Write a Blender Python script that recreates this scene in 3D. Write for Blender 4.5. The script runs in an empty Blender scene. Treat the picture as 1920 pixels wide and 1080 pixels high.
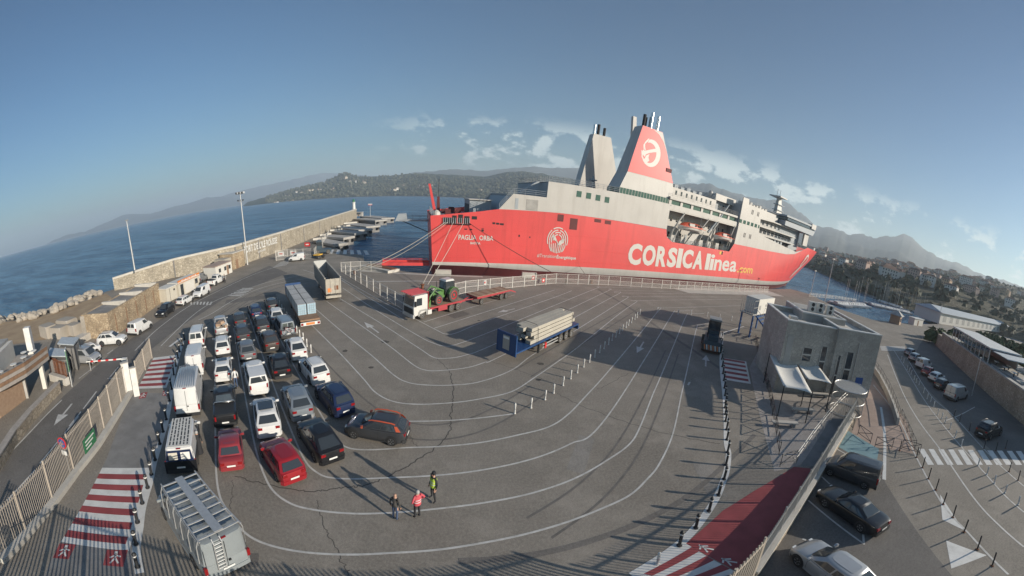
import bpy, bmesh, math, random
from mathutils import Vector, Matrix, noise
R = math.radians
random.seed(7)
scene = bpy.context.scene
COL = scene.collection

# ------------------------------------------------------------------ camera
CAM_H = 14.3
PS, PCX, PCY, PPITCH, PROLL, PK = 651.192107, 868.039284, 559.503982, 0.260005285, -0.0432466295, 0.869876894
_cp, _sp, _cr, _sr = math.cos(PPITCH), math.sin(PPITCH), math.cos(PROLL), math.sin(PROLL)
CROT = Matrix(((1, 0, 0), (0, _cp, _sp), (0, -_sp, _cp))) @ Matrix(((_cr, 0, _sr), (0, 1, 0), (-_sr, 0, _cr)))
cam = bpy.data.cameras.new('camera')
cam.type = 'PANO'
cam.panorama_type = 'EQUIRECTANGULAR'
cam.longitude_min = -PCX / PS
cam.longitude_max = (1920 - PCX) / PS
cam.latitude_max = PCY * PK / PS
cam.latitude_min = -(1080 - PCY) * PK / PS
cam.clip_start = 0.1
cam.clip_end = 60000
camo = bpy.data.objects.new('camera', cam)
COL.objects.link(camo)
_r, _f, _u = CROT @ Vector((1, 0, 0)), CROT @ Vector((0, 1, 0)), CROT @ Vector((0, 0, 1))
camo.matrix_world = Matrix(((_r.x, _u.x, -_f.x, 0), (_r.y, _u.y, -_f.y, 0), (_r.z, _u.z, -_f.z, CAM_H), (0, 0, 0, 1)))
scene.camera = camo

# ------------------------------------------------------------------ sky, sun, exposure
SUN_AZ, SUN_EL = 120.5, 17.5          # degrees, clockwise from +Y
world = bpy.data.worlds.new('World')
scene.world = world
world.use_nodes = True
WN, WL = world.node_tree.nodes, world.node_tree.links
WN.clear()
def wn(t, **kw):
    n = WN.new(t)
    for k, v in kw.items(): setattr(n, k, v)
    return n
sky = wn('ShaderNodeTexSky', sky_type='NISHITA')
sky.sun_disc = False
sky.sun_elevation = R(SUN_EL)
sky.sun_rotation = R(SUN_AZ)
sky.altitude = 0
sky.air_density = 1.25
sky.dust_density = 0.9
sky.ozone_density = 2.2
bg = wn('ShaderNodeBackground'); bg.inputs['Strength'].default_value = 0.052
wo = wn('ShaderNodeOutputWorld')
# small fair-weather clouds low over the land, everywhere round the horizon
tc = wn('ShaderNodeTexCoord')
sep = wn('ShaderNodeSeparateXYZ'); WL.new(tc.outputs['Generated'], sep.inputs[0])
mp = wn('ShaderNodeMapping'); mp.inputs['Scale'].default_value = (11, 11, 21)
mp.inputs['Location'].default_value = (4.1, 2.2, 0.8)
WL.new(tc.outputs['Generated'], mp.inputs[0])
cn = wn('ShaderNodeTexNoise'); cn.inputs['Scale'].default_value = 1.0; cn.inputs['Detail'].default_value = 10; cn.inputs['Roughness'].default_value = 0.6
WL.new(mp.outputs[0], cn.inputs['Vector'])
mp2 = wn('ShaderNodeMapping'); mp2.inputs['Scale'].default_value = (1.3, 1.3, 4.2); mp2.inputs['Location'].default_value = (3.2, 1.25, 0)
WL.new(tc.outputs['Generated'], mp2.inputs[0])
cn2 = wn('ShaderNodeTexNoise'); cn2.inputs['Scale'].default_value = 1.0; cn2.inputs['Detail'].default_value = 2
WL.new(mp2.outputs[0], cn2.inputs['Vector'])
def wmath(op, a, b=None, clamp=False):
    n = wn('ShaderNodeMath', operation=op); n.use_clamp = clamp
    for i, v in enumerate((a, b)):
        if v is None: continue
        if isinstance(v, (int, float)): n.inputs[i].default_value = v
        else: WL.new(v, n.inputs[i])
    return n.outputs[0]
def wramp(v, a, b):
    n = wn('ShaderNodeMapRange'); n.interpolation_type = 'SMOOTHSTEP'
    WL.new(v, n.inputs[0]); n.inputs[1].default_value = a; n.inputs[2].default_value = b
    return n.outputs[0]
band = wmath('MULTIPLY', wramp(sep.outputs['Z'], 0.05, 0.10), wramp(sep.outputs['Z'], 0.215, 0.15))
land = wramp(sep.outputs['X'], -0.33, 0.0)                  # clouds form over the land side
cov = wmath('ADD', wmath('MULTIPLY', cn2.outputs['Fac'], 0.22), cn.outputs['Fac'])
cmask = wmath('MULTIPLY', wmath('MULTIPLY', wramp(cov, 0.60, 0.70), band), wmath('MULTIPLY', land, 0.85))
lum = wn('ShaderNodeMixRGB'); lum.blend_type = 'MIX'
WL.new(cmask, lum.inputs['Fac']); WL.new(sky.outputs[0], lum.inputs['Color1'])
lum.inputs['Color2'].default_value = (13.5, 10.6, 8.4, 1)
tint = wn('ShaderNodeMixRGB'); tint.blend_type = 'MULTIPLY'; tint.inputs['Fac'].default_value = 1; tint.inputs['Color2'].default_value = (.66, .98, 1.24, 1)      # the camera's cool white balance
WL.new(lum.outputs[0], tint.inputs['Color1']); WL.new(tint.outputs[0], bg.inputs['Color']); WL.new(bg.outputs[0], wo.inputs['Surface'])

sd = bpy.data.lights.new('sun', 'SUN'); sd.energy = 5.0; sd.angle = R(0.55); sd.color = (1.0, 0.90, 0.76)
suno = bpy.data.objects.new('sun', sd); COL.objects.link(suno)
_sv = Vector((math.sin(R(SUN_AZ)) * math.cos(R(SUN_EL)), math.cos(R(SUN_AZ)) * math.cos(R(SUN_EL)), math.sin(R(SUN_EL))))
suno.rotation_euler = (-_sv).to_track_quat('-Z', 'Y').to_euler()
suno.location = _sv * 200

vs = scene.view_settings
vs.view_transform = 'Standard'; vs.look = 'None'; vs.gamma = 1.0; vs.use_curve_mapping = False
vs.exposure = 0.58
scene.render.engine = 'CYCLES'
cy = scene.cycles
cy.use_denoising = True
cy.max_bounces = 5; cy.diffuse_bounces = 2; cy.glossy_bounces = 3; cy.transmission_bounces = 3; cy.volume_bounces = 1
cy.transparent_max_bounces = 8
cy.volume_step_rate = 4; cy.volume_max_steps = 64
cy.caustics_reflective = False; cy.caustics_refractive = False

# ------------------------------------------------------------------ helpers
def spot(px, py, z=0.0):
    """where the surveyed photograph position lies on the level z of the quay"""
    lon, lat = (px - PCX) / PS, -(py - PCY) / PS * PK
    d = CROT @ Vector((math.cos(lat) * math.sin(lon), math.cos(lat) * math.cos(lon), math.sin(lat)))
    t = (CAM_H - z) / -d.z
    return Vector((d.x * t, d.y * t, z))

class MB:
    def __init__(self): self.v, self.f = [], []
    def add(self, vs, fs):
        n = len(self.v); self.v += [tuple(p) for p in vs]; self.f += [tuple(n + i for i in f) for f in fs]; return self
    def box(self, x0, x1, y0, y1, z0, z1):
        return self.add([(x0,y0,z0),(x1,y0,z0),(x1,y1,z0),(x0,y1,z0),(x0,y0,z1),(x1,y0,z1),(x1,y1,z1),(x0,y1,z1)],
            [(0,3,2,1),(4,5,6,7),(0,1,5,4),(1,2,6,5),(2,3,7,6),(3,0,4,7)])
    def cbox(self, c, s, rz=0):
        a, b = math.cos(rz), math.sin(rz); vs = []
        for dz in (-.5, .5):
            for dx, dy in ((-.5,-.5),(.5,-.5),(.5,.5),(-.5,.5)):
                x, y = dx*s[0], dy*s[1]
                vs.append((c[0]+a*x-b*y, c[1]+b*x+a*y, c[2]+dz*s[2]))
        return self.add(vs, [(0,3,2,1),(4,5,6,7),(0,1,5,4),(1,2,6,5),(2,3,7,6),(3,0,4,7)])
    def prism(self, poly, z0, z1):
        n = len(poly); a = sum(poly[i][0]*poly[(i+1)%n][1]-poly[(i+1)%n][0]*poly[i][1] for i in range(n))
        if a < 0: poly = poly[::-1]
        zz = (lambda z, i: z[i] if isinstance(z, (list, tuple)) else z)
        vs = [(p[0], p[1], zz(z0, i)) for i, p in enumerate(poly)] + [(p[0], p[1], zz(z1, i)) for i, p in enumerate(poly)]
        return self.add(vs, [tuple(range(n))[::-1], tuple(range(n, 2*n))] + [(i, (i+1)%n, n+(i+1)%n, n+i) for i in range(n)])
    def xprism(self, prof, y0, y1):
        """profile in x,z pushed along y"""
        n = len(prof); a = sum(prof[i][0]*prof[(i+1)%n][1]-prof[(i+1)%n][0]*prof[i][1] for i in range(n))
        if a > 0: prof = prof[::-1]
        vs = [(p[0], y0, p[1]) for p in prof] + [(p[0], y1, p[1]) for p in prof]
        return self.add(vs, [tuple(range(n))[::-1], tuple(range(n, 2*n))] + [(i, (i+1)%n, n+(i+1)%n, n+i) for i in range(n)])
    def tube(self, pts, r, n=6, cap=True):
        pts = [Vector(p) for p in pts]; m = len(pts); vs = []
        up = None
        for i, p in enumerate(pts):
            d = (pts[min(i+1, m-1)] - pts[max(i-1, 0)]).normalized()
            if up is None:
                up = Vector((0,0,1)) if abs(d.z) < .9 else Vector((1,0,0))
            sd_ = d.cross(up).normalized(); up = sd_.cross(d).normalized()
            rr = r[i] if isinstance(r, (list, tuple)) else r
            for k in range(n):
                t = 2*math.pi*k/n
                vs.append(p + (sd_*math.cos(t) + up*math.sin(t))*rr)
        fs = [(i*n+k, i*n+(k+1)%n, (i+1)*n+(k+1)%n, (i+1)*n+k) for i in range(m-1) for k in range(n)]
        if cap: fs += [tuple(range(n))[::-1], tuple(range((m-1)*n, m*n))]
        return self.add(vs, fs)
    def lathe(self, prof, n=12, c=(0,0,0), axis='z'):
        vs = []
        for r, z in prof:
            for k in range(n):
                t = 2*math.pi*k/n; x, y = r*math.cos(t), r*math.sin(t)
                if axis == 'z': vs.append((c[0]+x, c[1]+y, c[2]+z))
                else: vs.append((c[0]+x, c[1]+z, c[2]+y))       # axis y
        fl = axis != 'z'
        fs = []
        for i in range(len(prof)-1):
            for k in range(n):
                q = (i*n+k, i*n+(k+1)%n, (i+1)*n+(k+1)%n, (i+1)*n+k)
                fs.append(q[::-1] if fl else q)
        e0, e1 = tuple(range(n)), tuple(range((len(prof)-1)*n, len(prof)*n))
        fs += [e0 if fl else e0[::-1], e1[::-1] if fl else e1]
        return self.add(vs, fs)
    def poly(self, pts): return self.add(pts, [tuple(range(len(pts)))])
    def loft(self, rings, closed=True, cap=True):
        n = len(rings[0]); vs = [p for r in rings for p in r]; m = len(rings)
        fs = [(i*n+k, i*n+(k+1)%n, (i+1)*n+(k+1)%n, (i+1)*n+k) for i in range(m-1) for k in range(n if closed else n-1)]
        if cap and closed: fs += [tuple(range(n))[::-1], tuple(range((m-1)*n, m*n))]
        return self.add(vs, fs)
    def strip(self, pts, w, z=None, closed=False):
        """flat ribbon of width w along a ground polyline"""
        pts = [Vector((p[0], p[1], p[2] if z is None else z)) for p in pts]; m = len(pts); vs = []
        for i, p in enumerate(pts):
            d = pts[min(i+1, m-1)] - pts[max(i-1, 0)]; nrm = Vector((-d.y, d.x, 0)).normalized()*(w/2)
            vs += [p+nrm, p-nrm]
        return self.add(vs, [(2*i, 2*i+1, 2*i+3, 2*i+2) for i in range(m-1)])
    def xf(self, mtx):
        self.v = [tuple(mtx @ Vector(p)) for p in self.v]; return self
    def mesh(self, name, mat=None, smooth=False):
        me = bpy.data.meshes.new(name); me.from_pydata(self.v, [], self.f)
        if mat is not None:
            for m in (mat if isinstance(mat, (list, tuple)) else (mat,)): me.materials.append(M[m] if isinstance(m, str) else m)
        if smooth:
            me.polygons.foreach_set('use_smooth', [True]*len(me.polygons))
            if smooth != 'all': me.set_sharp_from_angle(angle=R(smooth if isinstance(smooth, (int, float)) and smooth is not True else 40))
        me.update(); return me
    def build(self, name, mat, parent=None, loc=None, rz=0, smooth=False):
        return link(name, self.mesh(name, mat, smooth), parent, loc, rz)

def link(name, data, parent=None, loc=None, rz=0):
    o = bpy.data.objects.new(name, data); COL.objects.link(o)
    if parent is not None: o.parent = parent
    if loc is not None: o.location = loc
    if rz: o.rotation_euler = (0, 0, rz)
    return o
def tag(o, label=None, cat=None, group=None, kind=None):
    if label: o['label'] = label
    if cat: o['category'] = cat
    if group: o['group'] = group
    if kind: o['kind'] = kind
    return o
def thing(name, label, cat, loc=(0,0,0), rz=0, group=None):
    return tag(link(name, None, None, loc, rz), label, cat, group)
def copy_tree(o, parent=None, kids=None):
    c = o.copy(); COL.objects.link(c)
    if parent is not None: c.parent = parent
    for ch in list(o.children): copy_tree(ch, c)
    return c
def smoothline(pts, n=8):
    """Catmull-Rom through ground points"""
    P_ = [Vector(p) for p in pts]; out = []
    for i in range(len(P_)-1):
        p0, p1, p2, p3 = P_[max(i-1,0)], P_[i], P_[i+1], P_[min(i+2, len(P_)-1)]
        for k in range(n):
            t = k/n
            out.append(0.5*((2*p1)+(p2-p0)*t+(2*p0-5*p1+4*p2-p3)*t*t+(3*p1-p0-3*p2+p3)*t**3))
    out.append(P_[-1]); return out
def dist_along(a, b): return (Vector(b)-Vector(a)).length
ORD = 'first second third fourth fifth sixth seventh eighth ninth tenth eleventh twelfth thirteenth fourteenth fifteenth sixteenth seventeenth eighteenth nineteenth twentieth'.split()
def nth(i): return ORD[i] if i < 20 else 'twenty '+ORD[i-20]
def heading(a, b): d = Vector(b)-Vector(a); return math.atan2(d.y, d.x)

# ------------------------------------------------------------------ materials
M = {}
def mat(name, col, rough=0.6, metal=0.0, spec=0.5, var=0.0, vscale=3.0, bump=0.0, bscale=20.0, coat=0.0, emit=None, estr=0, alpha=None, col2=None, detail=5, dirt=0.0, dscale=1.5, streak=None):
    m = bpy.data.materials.new(name); m.use_nodes = True
    nt = m.node_tree; b = nt.nodes['Principled BSDF']
    b.inputs['Base Color'].default_value = (*col, 1); b.inputs['Roughness'].default_value = rough
    b.inputs['Metallic'].default_value = metal; b.inputs['Specular IOR Level'].default_value = spec
    if coat: b.inputs['Coat Weight'].default_value = coat; b.inputs['Coat Roughness'].default_value = 0.05
    if emit: b.inputs['Emission Color'].default_value = (*emit, 1); b.inputs['Emission Strength'].default_value = estr
    if alpha is not None: b.inputs['Alpha'].default_value = alpha
    if var or bump or col2 or dirt:
        t = nt.nodes.new('ShaderNodeTexCoord')
        src = t.outputs['Object']
    cur = None
    if var or col2:
        n = nt.nodes.new('ShaderNodeTexNoise'); n.inputs['Scale'].default_value = vscale; n.inputs['Detail'].default_value = detail
        nt.links.new(src, n.inputs['Vector'])
        r = nt.nodes.new('ShaderNodeValToRGB'); nt.links.new(n.outputs['Fac'], r.inputs[0])
        c2 = col2 if col2 else tuple(min(1, c*(1+var)) for c in col); c1 = col if col2 else tuple(c*(1-var) for c in col)
        r.color_ramp.elements[0].position = .32; r.color_ramp.elements[1].position = .68
        r.color_ramp.elements[0].color = (*c1, 1); r.color_ramp.elements[1].color = (*c2, 1)
        nt.links.new(r.outputs[0], b.inputs['Base Color']); cur = r.outputs[0]
    if dirt:
        n = nt.nodes.new('ShaderNodeTexNoise'); n.inputs['Scale'].default_value = dscale; n.inputs['Detail'].default_value = 8; n.inputs['Roughness'].default_value = .7
        if streak:
            sm_ = nt.nodes.new('ShaderNodeMapping'); sm_.inputs['Scale'].default_value = streak; nt.links.new(src, sm_.inputs[0]); nt.links.new(sm_.outputs[0], n.inputs['Vector'])
        else: nt.links.new(src, n.inputs['Vector'])
        mr = nt.nodes.new('ShaderNodeMapRange'); mr.inputs[1].default_value = .5; mr.inputs[2].default_value = .75; mr.inputs[4].default_value = dirt
        nt.links.new(n.outputs['Fac'], mr.inputs[0])
        mx = nt.nodes.new('ShaderNodeMixRGB'); nt.links.new(mr.outputs[0], mx.inputs[0])
        if cur is not None: nt.links.new(cur, mx.inputs[1])
        else: mx.inputs[1].default_value = (*col, 1)
        mx.inputs[2].default_value = (col[0]*.45+.02, col[1]*.42+.015, col[2]*.38+.01, 1)
        nt.links.new(mx.outputs[0], b.inputs['Base Color'])
    if bump:
        n = nt.nodes.new('ShaderNodeTexNoise'); n.inputs['Scale'].default_value = bscale; n.inputs['Detail'].default_value = 4
        nt.links.new(src, n.inputs['Vector'])
        bn = nt.nodes.new('ShaderNodeBump'); bn.inputs['Strength'].default_value = bump; bn.inputs['Distance'].default_value = .05
        nt.links.new(n.outputs['Fac'], bn.inputs['Height']); nt.links.new(bn.outputs[0], b.inputs['Normal'])
    M[name] = m; return m
mat('white_paint', (.62,.61,.58), .55, var=.10, vscale=1.2, dirt=.35)
mat('line_paint', (.50,.49,.465), .7, var=.16, vscale=1.5, dirt=.65, dscale=2.2)
mat('red_paint', (.28,.055,.058), .7, var=.14, vscale=1.0, dirt=.3)
mat('concrete', (.36,.345,.32), .85, var=.14, vscale=.6, bump=.3, bscale=9, dirt=.35)
mat('concrete_pale', (.47,.445,.40), .85, var=.12, vscale=.5, bump=.3, bscale=9, dirt=.3)
mat('concrete_dark', (.20,.195,.19), .88, var=.16, vscale=.7, bump=.3, bscale=9, dirt=.4)
mat('pale_pavers', (.33,.30,.275), .85, var=.12, vscale=1.3, dirt=.3)
mat('pink_paving', (.34,.255,.21), .88, var=.10, vscale=.8, dirt=.25)
mat('teal_paint', (.16,.27,.30), .75, var=.15, vscale=.8, dirt=.3)
mat('stone_warm', (.40,.31,.21), .9, col2=(.54,.44,.31), vscale=1.2, bump=.6, bscale=6, dirt=.3)
mat('stone_grey', (.30,.28,.255), .9, col2=(.42,.395,.35), vscale=1.1, bump=.6, bscale=6, dirt=.3)
mat('stone_wall', (.34,.30,.245), .9, col2=(.46,.41,.335), vscale=.9, bump=.6, bscale=6, dirt=.3)
mat('mortar', (.27,.245,.21), .95, var=.12, vscale=3)
mat('rock_pale', (.27,.24,.20), .9, col2=(.40,.36,.31), vscale=.5, bump=.7, bscale=3)
mat('soil', (.27,.19,.12), .95, col2=(.36,.27,.17), vscale=.35, bump=.5, bscale=3)
mat('galvanised', (.50,.50,.49), .45, metal=.55, var=.08, vscale=4)
mat('fence_pale', (.55,.53,.49), .55, metal=.1, var=.08)
mat('fence_grey', (.34,.34,.33), .5, metal=.4)
mat('fence_beige', (.46,.40,.33), .6, metal=.1, var=.08)
mat('dark_metal', (.045,.047,.05), .5, metal=.4)
mat('black_plastic', (.025,.026,.028), .55)
mat('black_rubber', (.022,.022,.023), .85, var=.2, vscale=6)
mat('chrome', (.6,.6,.6), .2, metal=1)
mat('alloy', (.42,.43,.44), .32, metal=.85)
mat('glass', (.035,.042,.048), .05, spec=1.0)
mat('glass_green', (.05,.115,.09), .12, spec=.8)
mat('lamp_red', (.22,.008,.010), .25, coat=.5)
mat('lamp_clear', (.62,.63,.62), .15, coat=.6)
mat('lamp_orange', (.7,.2,.02), .3)
mat('plate_white', (.66,.66,.64), .5)
mat('wood_dark', (.20,.12,.075), .7, col2=(.27,.165,.10), vscale=3, bump=.2)
mat('wood_grey', (.30,.27,.24), .8, col2=(.38,.345,.31), vscale=2.5, bump=.2)
mat('wood_board', (.30,.20,.135), .75, col2=(.37,.26,.18), vscale=3)
mat('rope', (.45,.42,.36), .9, var=.1)
mat('rope_dark', (.10,.06,.05), .9)
mat('rust', (.21,.075,.03), .85, col2=(.11,.045,.025), vscale=4)
mat('orange_paint', (.62,.20,.05), .55)
mat('sign_blue', (.02,.075,.26), .5)
mat('sign_green', (.035,.17,.075), .5)
mat('sign_red', (.50,.03,.03), .5)
mat('container_cream', (.52,.485,.41), .6, var=.06, dirt=.2)
mat('container_white', (.60,.58,.53), .6, var=.06, dirt=.25)
mat('roof_grey', (.33,.33,.32), .8, var=.14, vscale=.8, dirt=.4)
mat('sail_cloth', (.66,.645,.60), .85, var=.04)
mat('tarp_grey', (.40,.44,.47), .7, var=.1)
mat('skin', (.46,.27,.19), .6)
mat('hair_dark', (.03,.022,.018), .8)
mat('hair_grey', (.35,.34,.33), .8)
mat('cloth_black', (.022,.023,.027), .9)
mat('cloth_dark', (.055,.052,.05), .9, var=.15)
mat('cloth_blue', (.05,.08,.15), .9)
mat('cloth_red', (.50,.075,.095), .85)
mat('cloth_yellow', (.55,.72,.08), .8)
mat('cloth_white', (.62,.62,.62), .85)

def asphalt(name, base, light, crack=True):
    m = bpy.data.materials.new(name); m.use_nodes = True; nt = m.node_tree; b = nt.nodes['Principled BSDF']
    N, Lk = nt.nodes.new, nt.links.new
    t = N('ShaderNodeTexCoord')
    def nz(scale, det=4, ro=.55, vec=None):
        n = N('ShaderNodeTexNoise'); n.inputs['Scale'].default_value = scale; n.inputs['Detail'].default_value = det; n.inputs['Roughness'].default_value = ro
        Lk(vec or t.outputs['Object'], n.inputs['Vector']); return n.outputs['Fac']
    def rng(v, a, b_, c=0, d=1):
        n = N('ShaderNodeMapRange'); Lk(v, n.inputs[0])
        for i, q in enumerate((a, b_, c, d)): n.inputs[i+1].default_value = q
        return n.outputs[0]
    def mix(f, c1, c2, mode='MIX'):
        n = N('ShaderNodeMixRGB'); n.blend_type = mode
        for i, q in enumerate((f, c1, c2)):
            if isinstance(q, tuple): n.inputs[i].default_value = (*q, 1)
            elif isinstance(q, (int, float)): n.inputs[i].default_value = q
            else: Lk(q, n.inputs[i])
        return n.outputs[0]
    c = mix(rng(nz(.09, 5), .35, .65), base, light)
    st = N('ShaderNodeMapping'); st.inputs['Rotation'].default_value = (0,0,R(40)); st.inputs['Scale'].default_value = (.05,.6,1); Lk(t.outputs['Object'], st.inputs[0])
    c = mix(rng(nz(1.0, 6, .6, st.outputs[0]), .45, .75, 0, .35), c, tuple(q*.66 for q in base))       # tyre tracks
    c = mix(rng(nz(.55, 8, .7), .60, .72, 0, .6), c, tuple(q*.5 for q in base))
    c = mix(rng(nz(.22, 9, .75), .48, .64, 0, .8), c, tuple(min(1, q*1.32) for q in light))                       # oil stains
    c = mix(rng(nz(7, 3), .35, .65, 0, .45), c, tuple(min(1, q*1.5) for q in light))                     # coarse aggregate
    c = mix(rng(nz(28, 3), .38, .62, 0, .62), c, tuple(q*.6 for q in base))
    Lk(c, b.inputs['Base Color']); b.inputs['Roughness'].default_value = .85; b.inputs['Specular IOR Level'].default_value = .3
    bn = N('ShaderNodeBump'); bn.inputs['Strength'].default_value = .35; bn.inputs['Distance'].default_value = .02
    Lk(nz(45, 3), bn.inputs['Height']); Lk(bn.outputs[0], b.inputs['Normal'])
    M[name] = m
asphalt('asphalt', (.198,.177,.150), (.272,.245,.210))
asphalt('asphalt_road', (.128,.119,.110), (.168,.157,.145))
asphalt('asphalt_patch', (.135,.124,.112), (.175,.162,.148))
mat('crack', (.075,.068,.06), .9)

def sea_material():
    m = bpy.data.materials.new('sea_water'); m.use_nodes = True; nt = m.node_tree; b = nt.nodes['Principled BSDF']
    N, Lk = nt.nodes.new, nt.links.new
    t = N('ShaderNodeTexCoord')
    def nz(sx, sy, rot, det, ro=.6):
        mp_ = N('ShaderNodeMapping'); mp_.inputs['Scale'].default_value = (sx, sy, 1); mp_.inputs['Rotation'].default_value = (0,0,R(rot)); Lk(t.outputs['Object'], mp_.inputs[0])
        n = N('ShaderNodeTexNoise'); n.inputs['Scale'].default_value = 1; n.inputs['Detail'].default_value = det; n.inputs['Roughness'].default_value = ro
        Lk(mp_.outputs[0], n.inputs['Vector']); return n.outputs['Fac']
    def add(a, b_, f):
        n = N('ShaderNodeMath'); n.operation = 'MULTIPLY_ADD'; Lk(b_, n.inputs[0]); n.inputs[1].default_value = f; Lk(a, n.inputs[2]); return n.outputs[0]
    w = add(nz(.05, .13, 25, 4), nz(.25, .6, 10, 5), .45)
    bn = N('ShaderNodeBump'); bn.inputs['Strength'].default_value = 1.0; bn.inputs['Distance'].default_value = 3.5
    Lk(w, bn.inputs['Height']); Lk(bn.outputs[0], b.inputs['Normal'])
    r = N('ShaderNodeValToRGB'); Lk(add(nz(.014,.06,18,6,.7), nz(.06,.2,12,5), .6), r.inputs[0])
    e = r.color_ramp.elements; e[0].position = .68; e[1].position = .92
    e[0].color = (.016,.070,.150,1); e[1].color = (.09,.20,.31,1)
    Lk(r.outputs[0], b.inputs['Base Color']); b.inputs['Roughness'].default_value = .25; b.inputs['Specular IOR Level'].default_value = .16
    M['sea_water'] = m
sea_material()
# ================================================================== the setting: water, land, hills, markings
WATER_Z = -1.8
sea = MB()
_rad = [0, 60, 120, 200, 320, 500, 800, 1300, 2200, 4000, 8000, 15500]
for i in range(len(_rad)-1):
    for k in range(48):
        a0, a1 = 2*math.pi*k/48, 2*math.pi*(k+1)/48
        p = [(r*math.cos(a), r*math.sin(a), WATER_Z) for r, a in ((_rad[i], a0), (_rad[i+1], a0), (_rad[i+1], a1), (_rad[i], a1))]
        sea.poly(p if i else p[1:3]+[(0,0,WATER_Z)])
tag(sea.build('sea', 'sea_water'), 'dark blue choppy sea around the harbour', kind='structure')

def S2(px, py): p = spot(px, py); return (p.x, p.y)
wall_in = [(-77.9,47.6), (-68.5,61.3), (-56.8,73.2), (-56.55,84), (-56.3,96.6), (-57.6,116), (-60.0,136.2), (-65.0,178), (-71.4,224.0)]
wall_out = []
for i, p in enumerate(wall_in):
    a, b = Vector(wall_in[max(i-1,0)]), Vector(wall_in[min(i+1, len(wall_in)-1)])
    d = (b-a).normalized(); wall_out.append((p[0]-d.y*2.6, p[1]+d.x*2.6))
mole_edge = [S2(690,406), S2(657,422), S2(641,434), S2(624,443), S2(606,452), (-36.5,97), (-34,93.5)]
quay_poly = [(-96,-70), (-96,14)] + [(-86,20), (-78,27.5), (-80.5,44)] + wall_out[:] + [(-66,229)] + mole_edge + \
    [(-26.5,88), (-24.2,80.5), (-19.5,75.6), (-12,70.6), (-5.9,69.3), (15,71.4), (48,74.2), (98,82), (122,88), (128,82), (116,60), (119,47), (150,40), (205,36), (236,40), (260,20), (260,-70)]
quay = MB().prism(quay_poly, -4.0, 0.0).build('quay_ground', 'asphalt')
tag(quay, 'worn grey asphalt of the ferry quay', kind='structure')

def sheet(name, px, material, z=.004, parent=quay, ground=False):
    pts = [(p[0], p[1], z) for p in px] if ground else [tuple(spot(*p).xy)+(z,) for p in px]
    n = len(pts); a = sum(pts[i][0]*pts[(i+1)%n][1]-pts[(i+1)%n][0]*pts[i][1] for i in range(n))
    if a < 0: pts = pts[::-1]
    return MB().poly(pts).build(name, material, parent)
def line(px, w=.13, z=.009, name='lane_line', material='line_paint', n=8, curve=True):
    g = [spot(*p) for p in px]
    if curve and len(g) > 2: g = smoothline(g, n)
    return MB().strip(g, w, z).build(name, material, quay)

# carriageway of the outer road on the left, pedestrian strip, paved places on the right
sheet('outer_road', [(-12,1010), (60,985), (240,700), (262,672), (330,618), (420,560), (540,512), (505,498), (440,528), (330,580), (215,655), (120,742), (-12,876)], 'asphalt_road')
sheet('pedestrian_strip', [(244,735), (318,738), (306,800), (276,905), (248,1000), (262,1085), (80,1085), (105,1030), (200,860)], 'concrete_dark', .004)
sheet('pink_pavement', [(1585,842), (1618,755), (1680,795), (1718,851), (1640,838)], 'pink_paving')
sheet('pink_pavement', [(1618,755), (1630,700), (1700,790), (1718,851), (1680,795)], 'pink_paving', .006)
sheet('teal_parking_bay', [(1572,838), (1582,803), (1648,842), (1642,876)], 'teal_paint', .008)
sheet('paved_terrace', [(1405,690), (1430,640), (1600,730), (1590,760), (1500,872), (1452,884), (1420,760)], 'pale_pavers')
sheet('lower_parking', [(1390,1085), (1500,890), (1570,835), (1640,870), (1790,1085)], 'asphalt_road', .004)
sheet('street', [(1700,690), (1735,628), (1800,640), (1925,760), (1925,900), (1800,790)], 'asphalt_road', .004)

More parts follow.
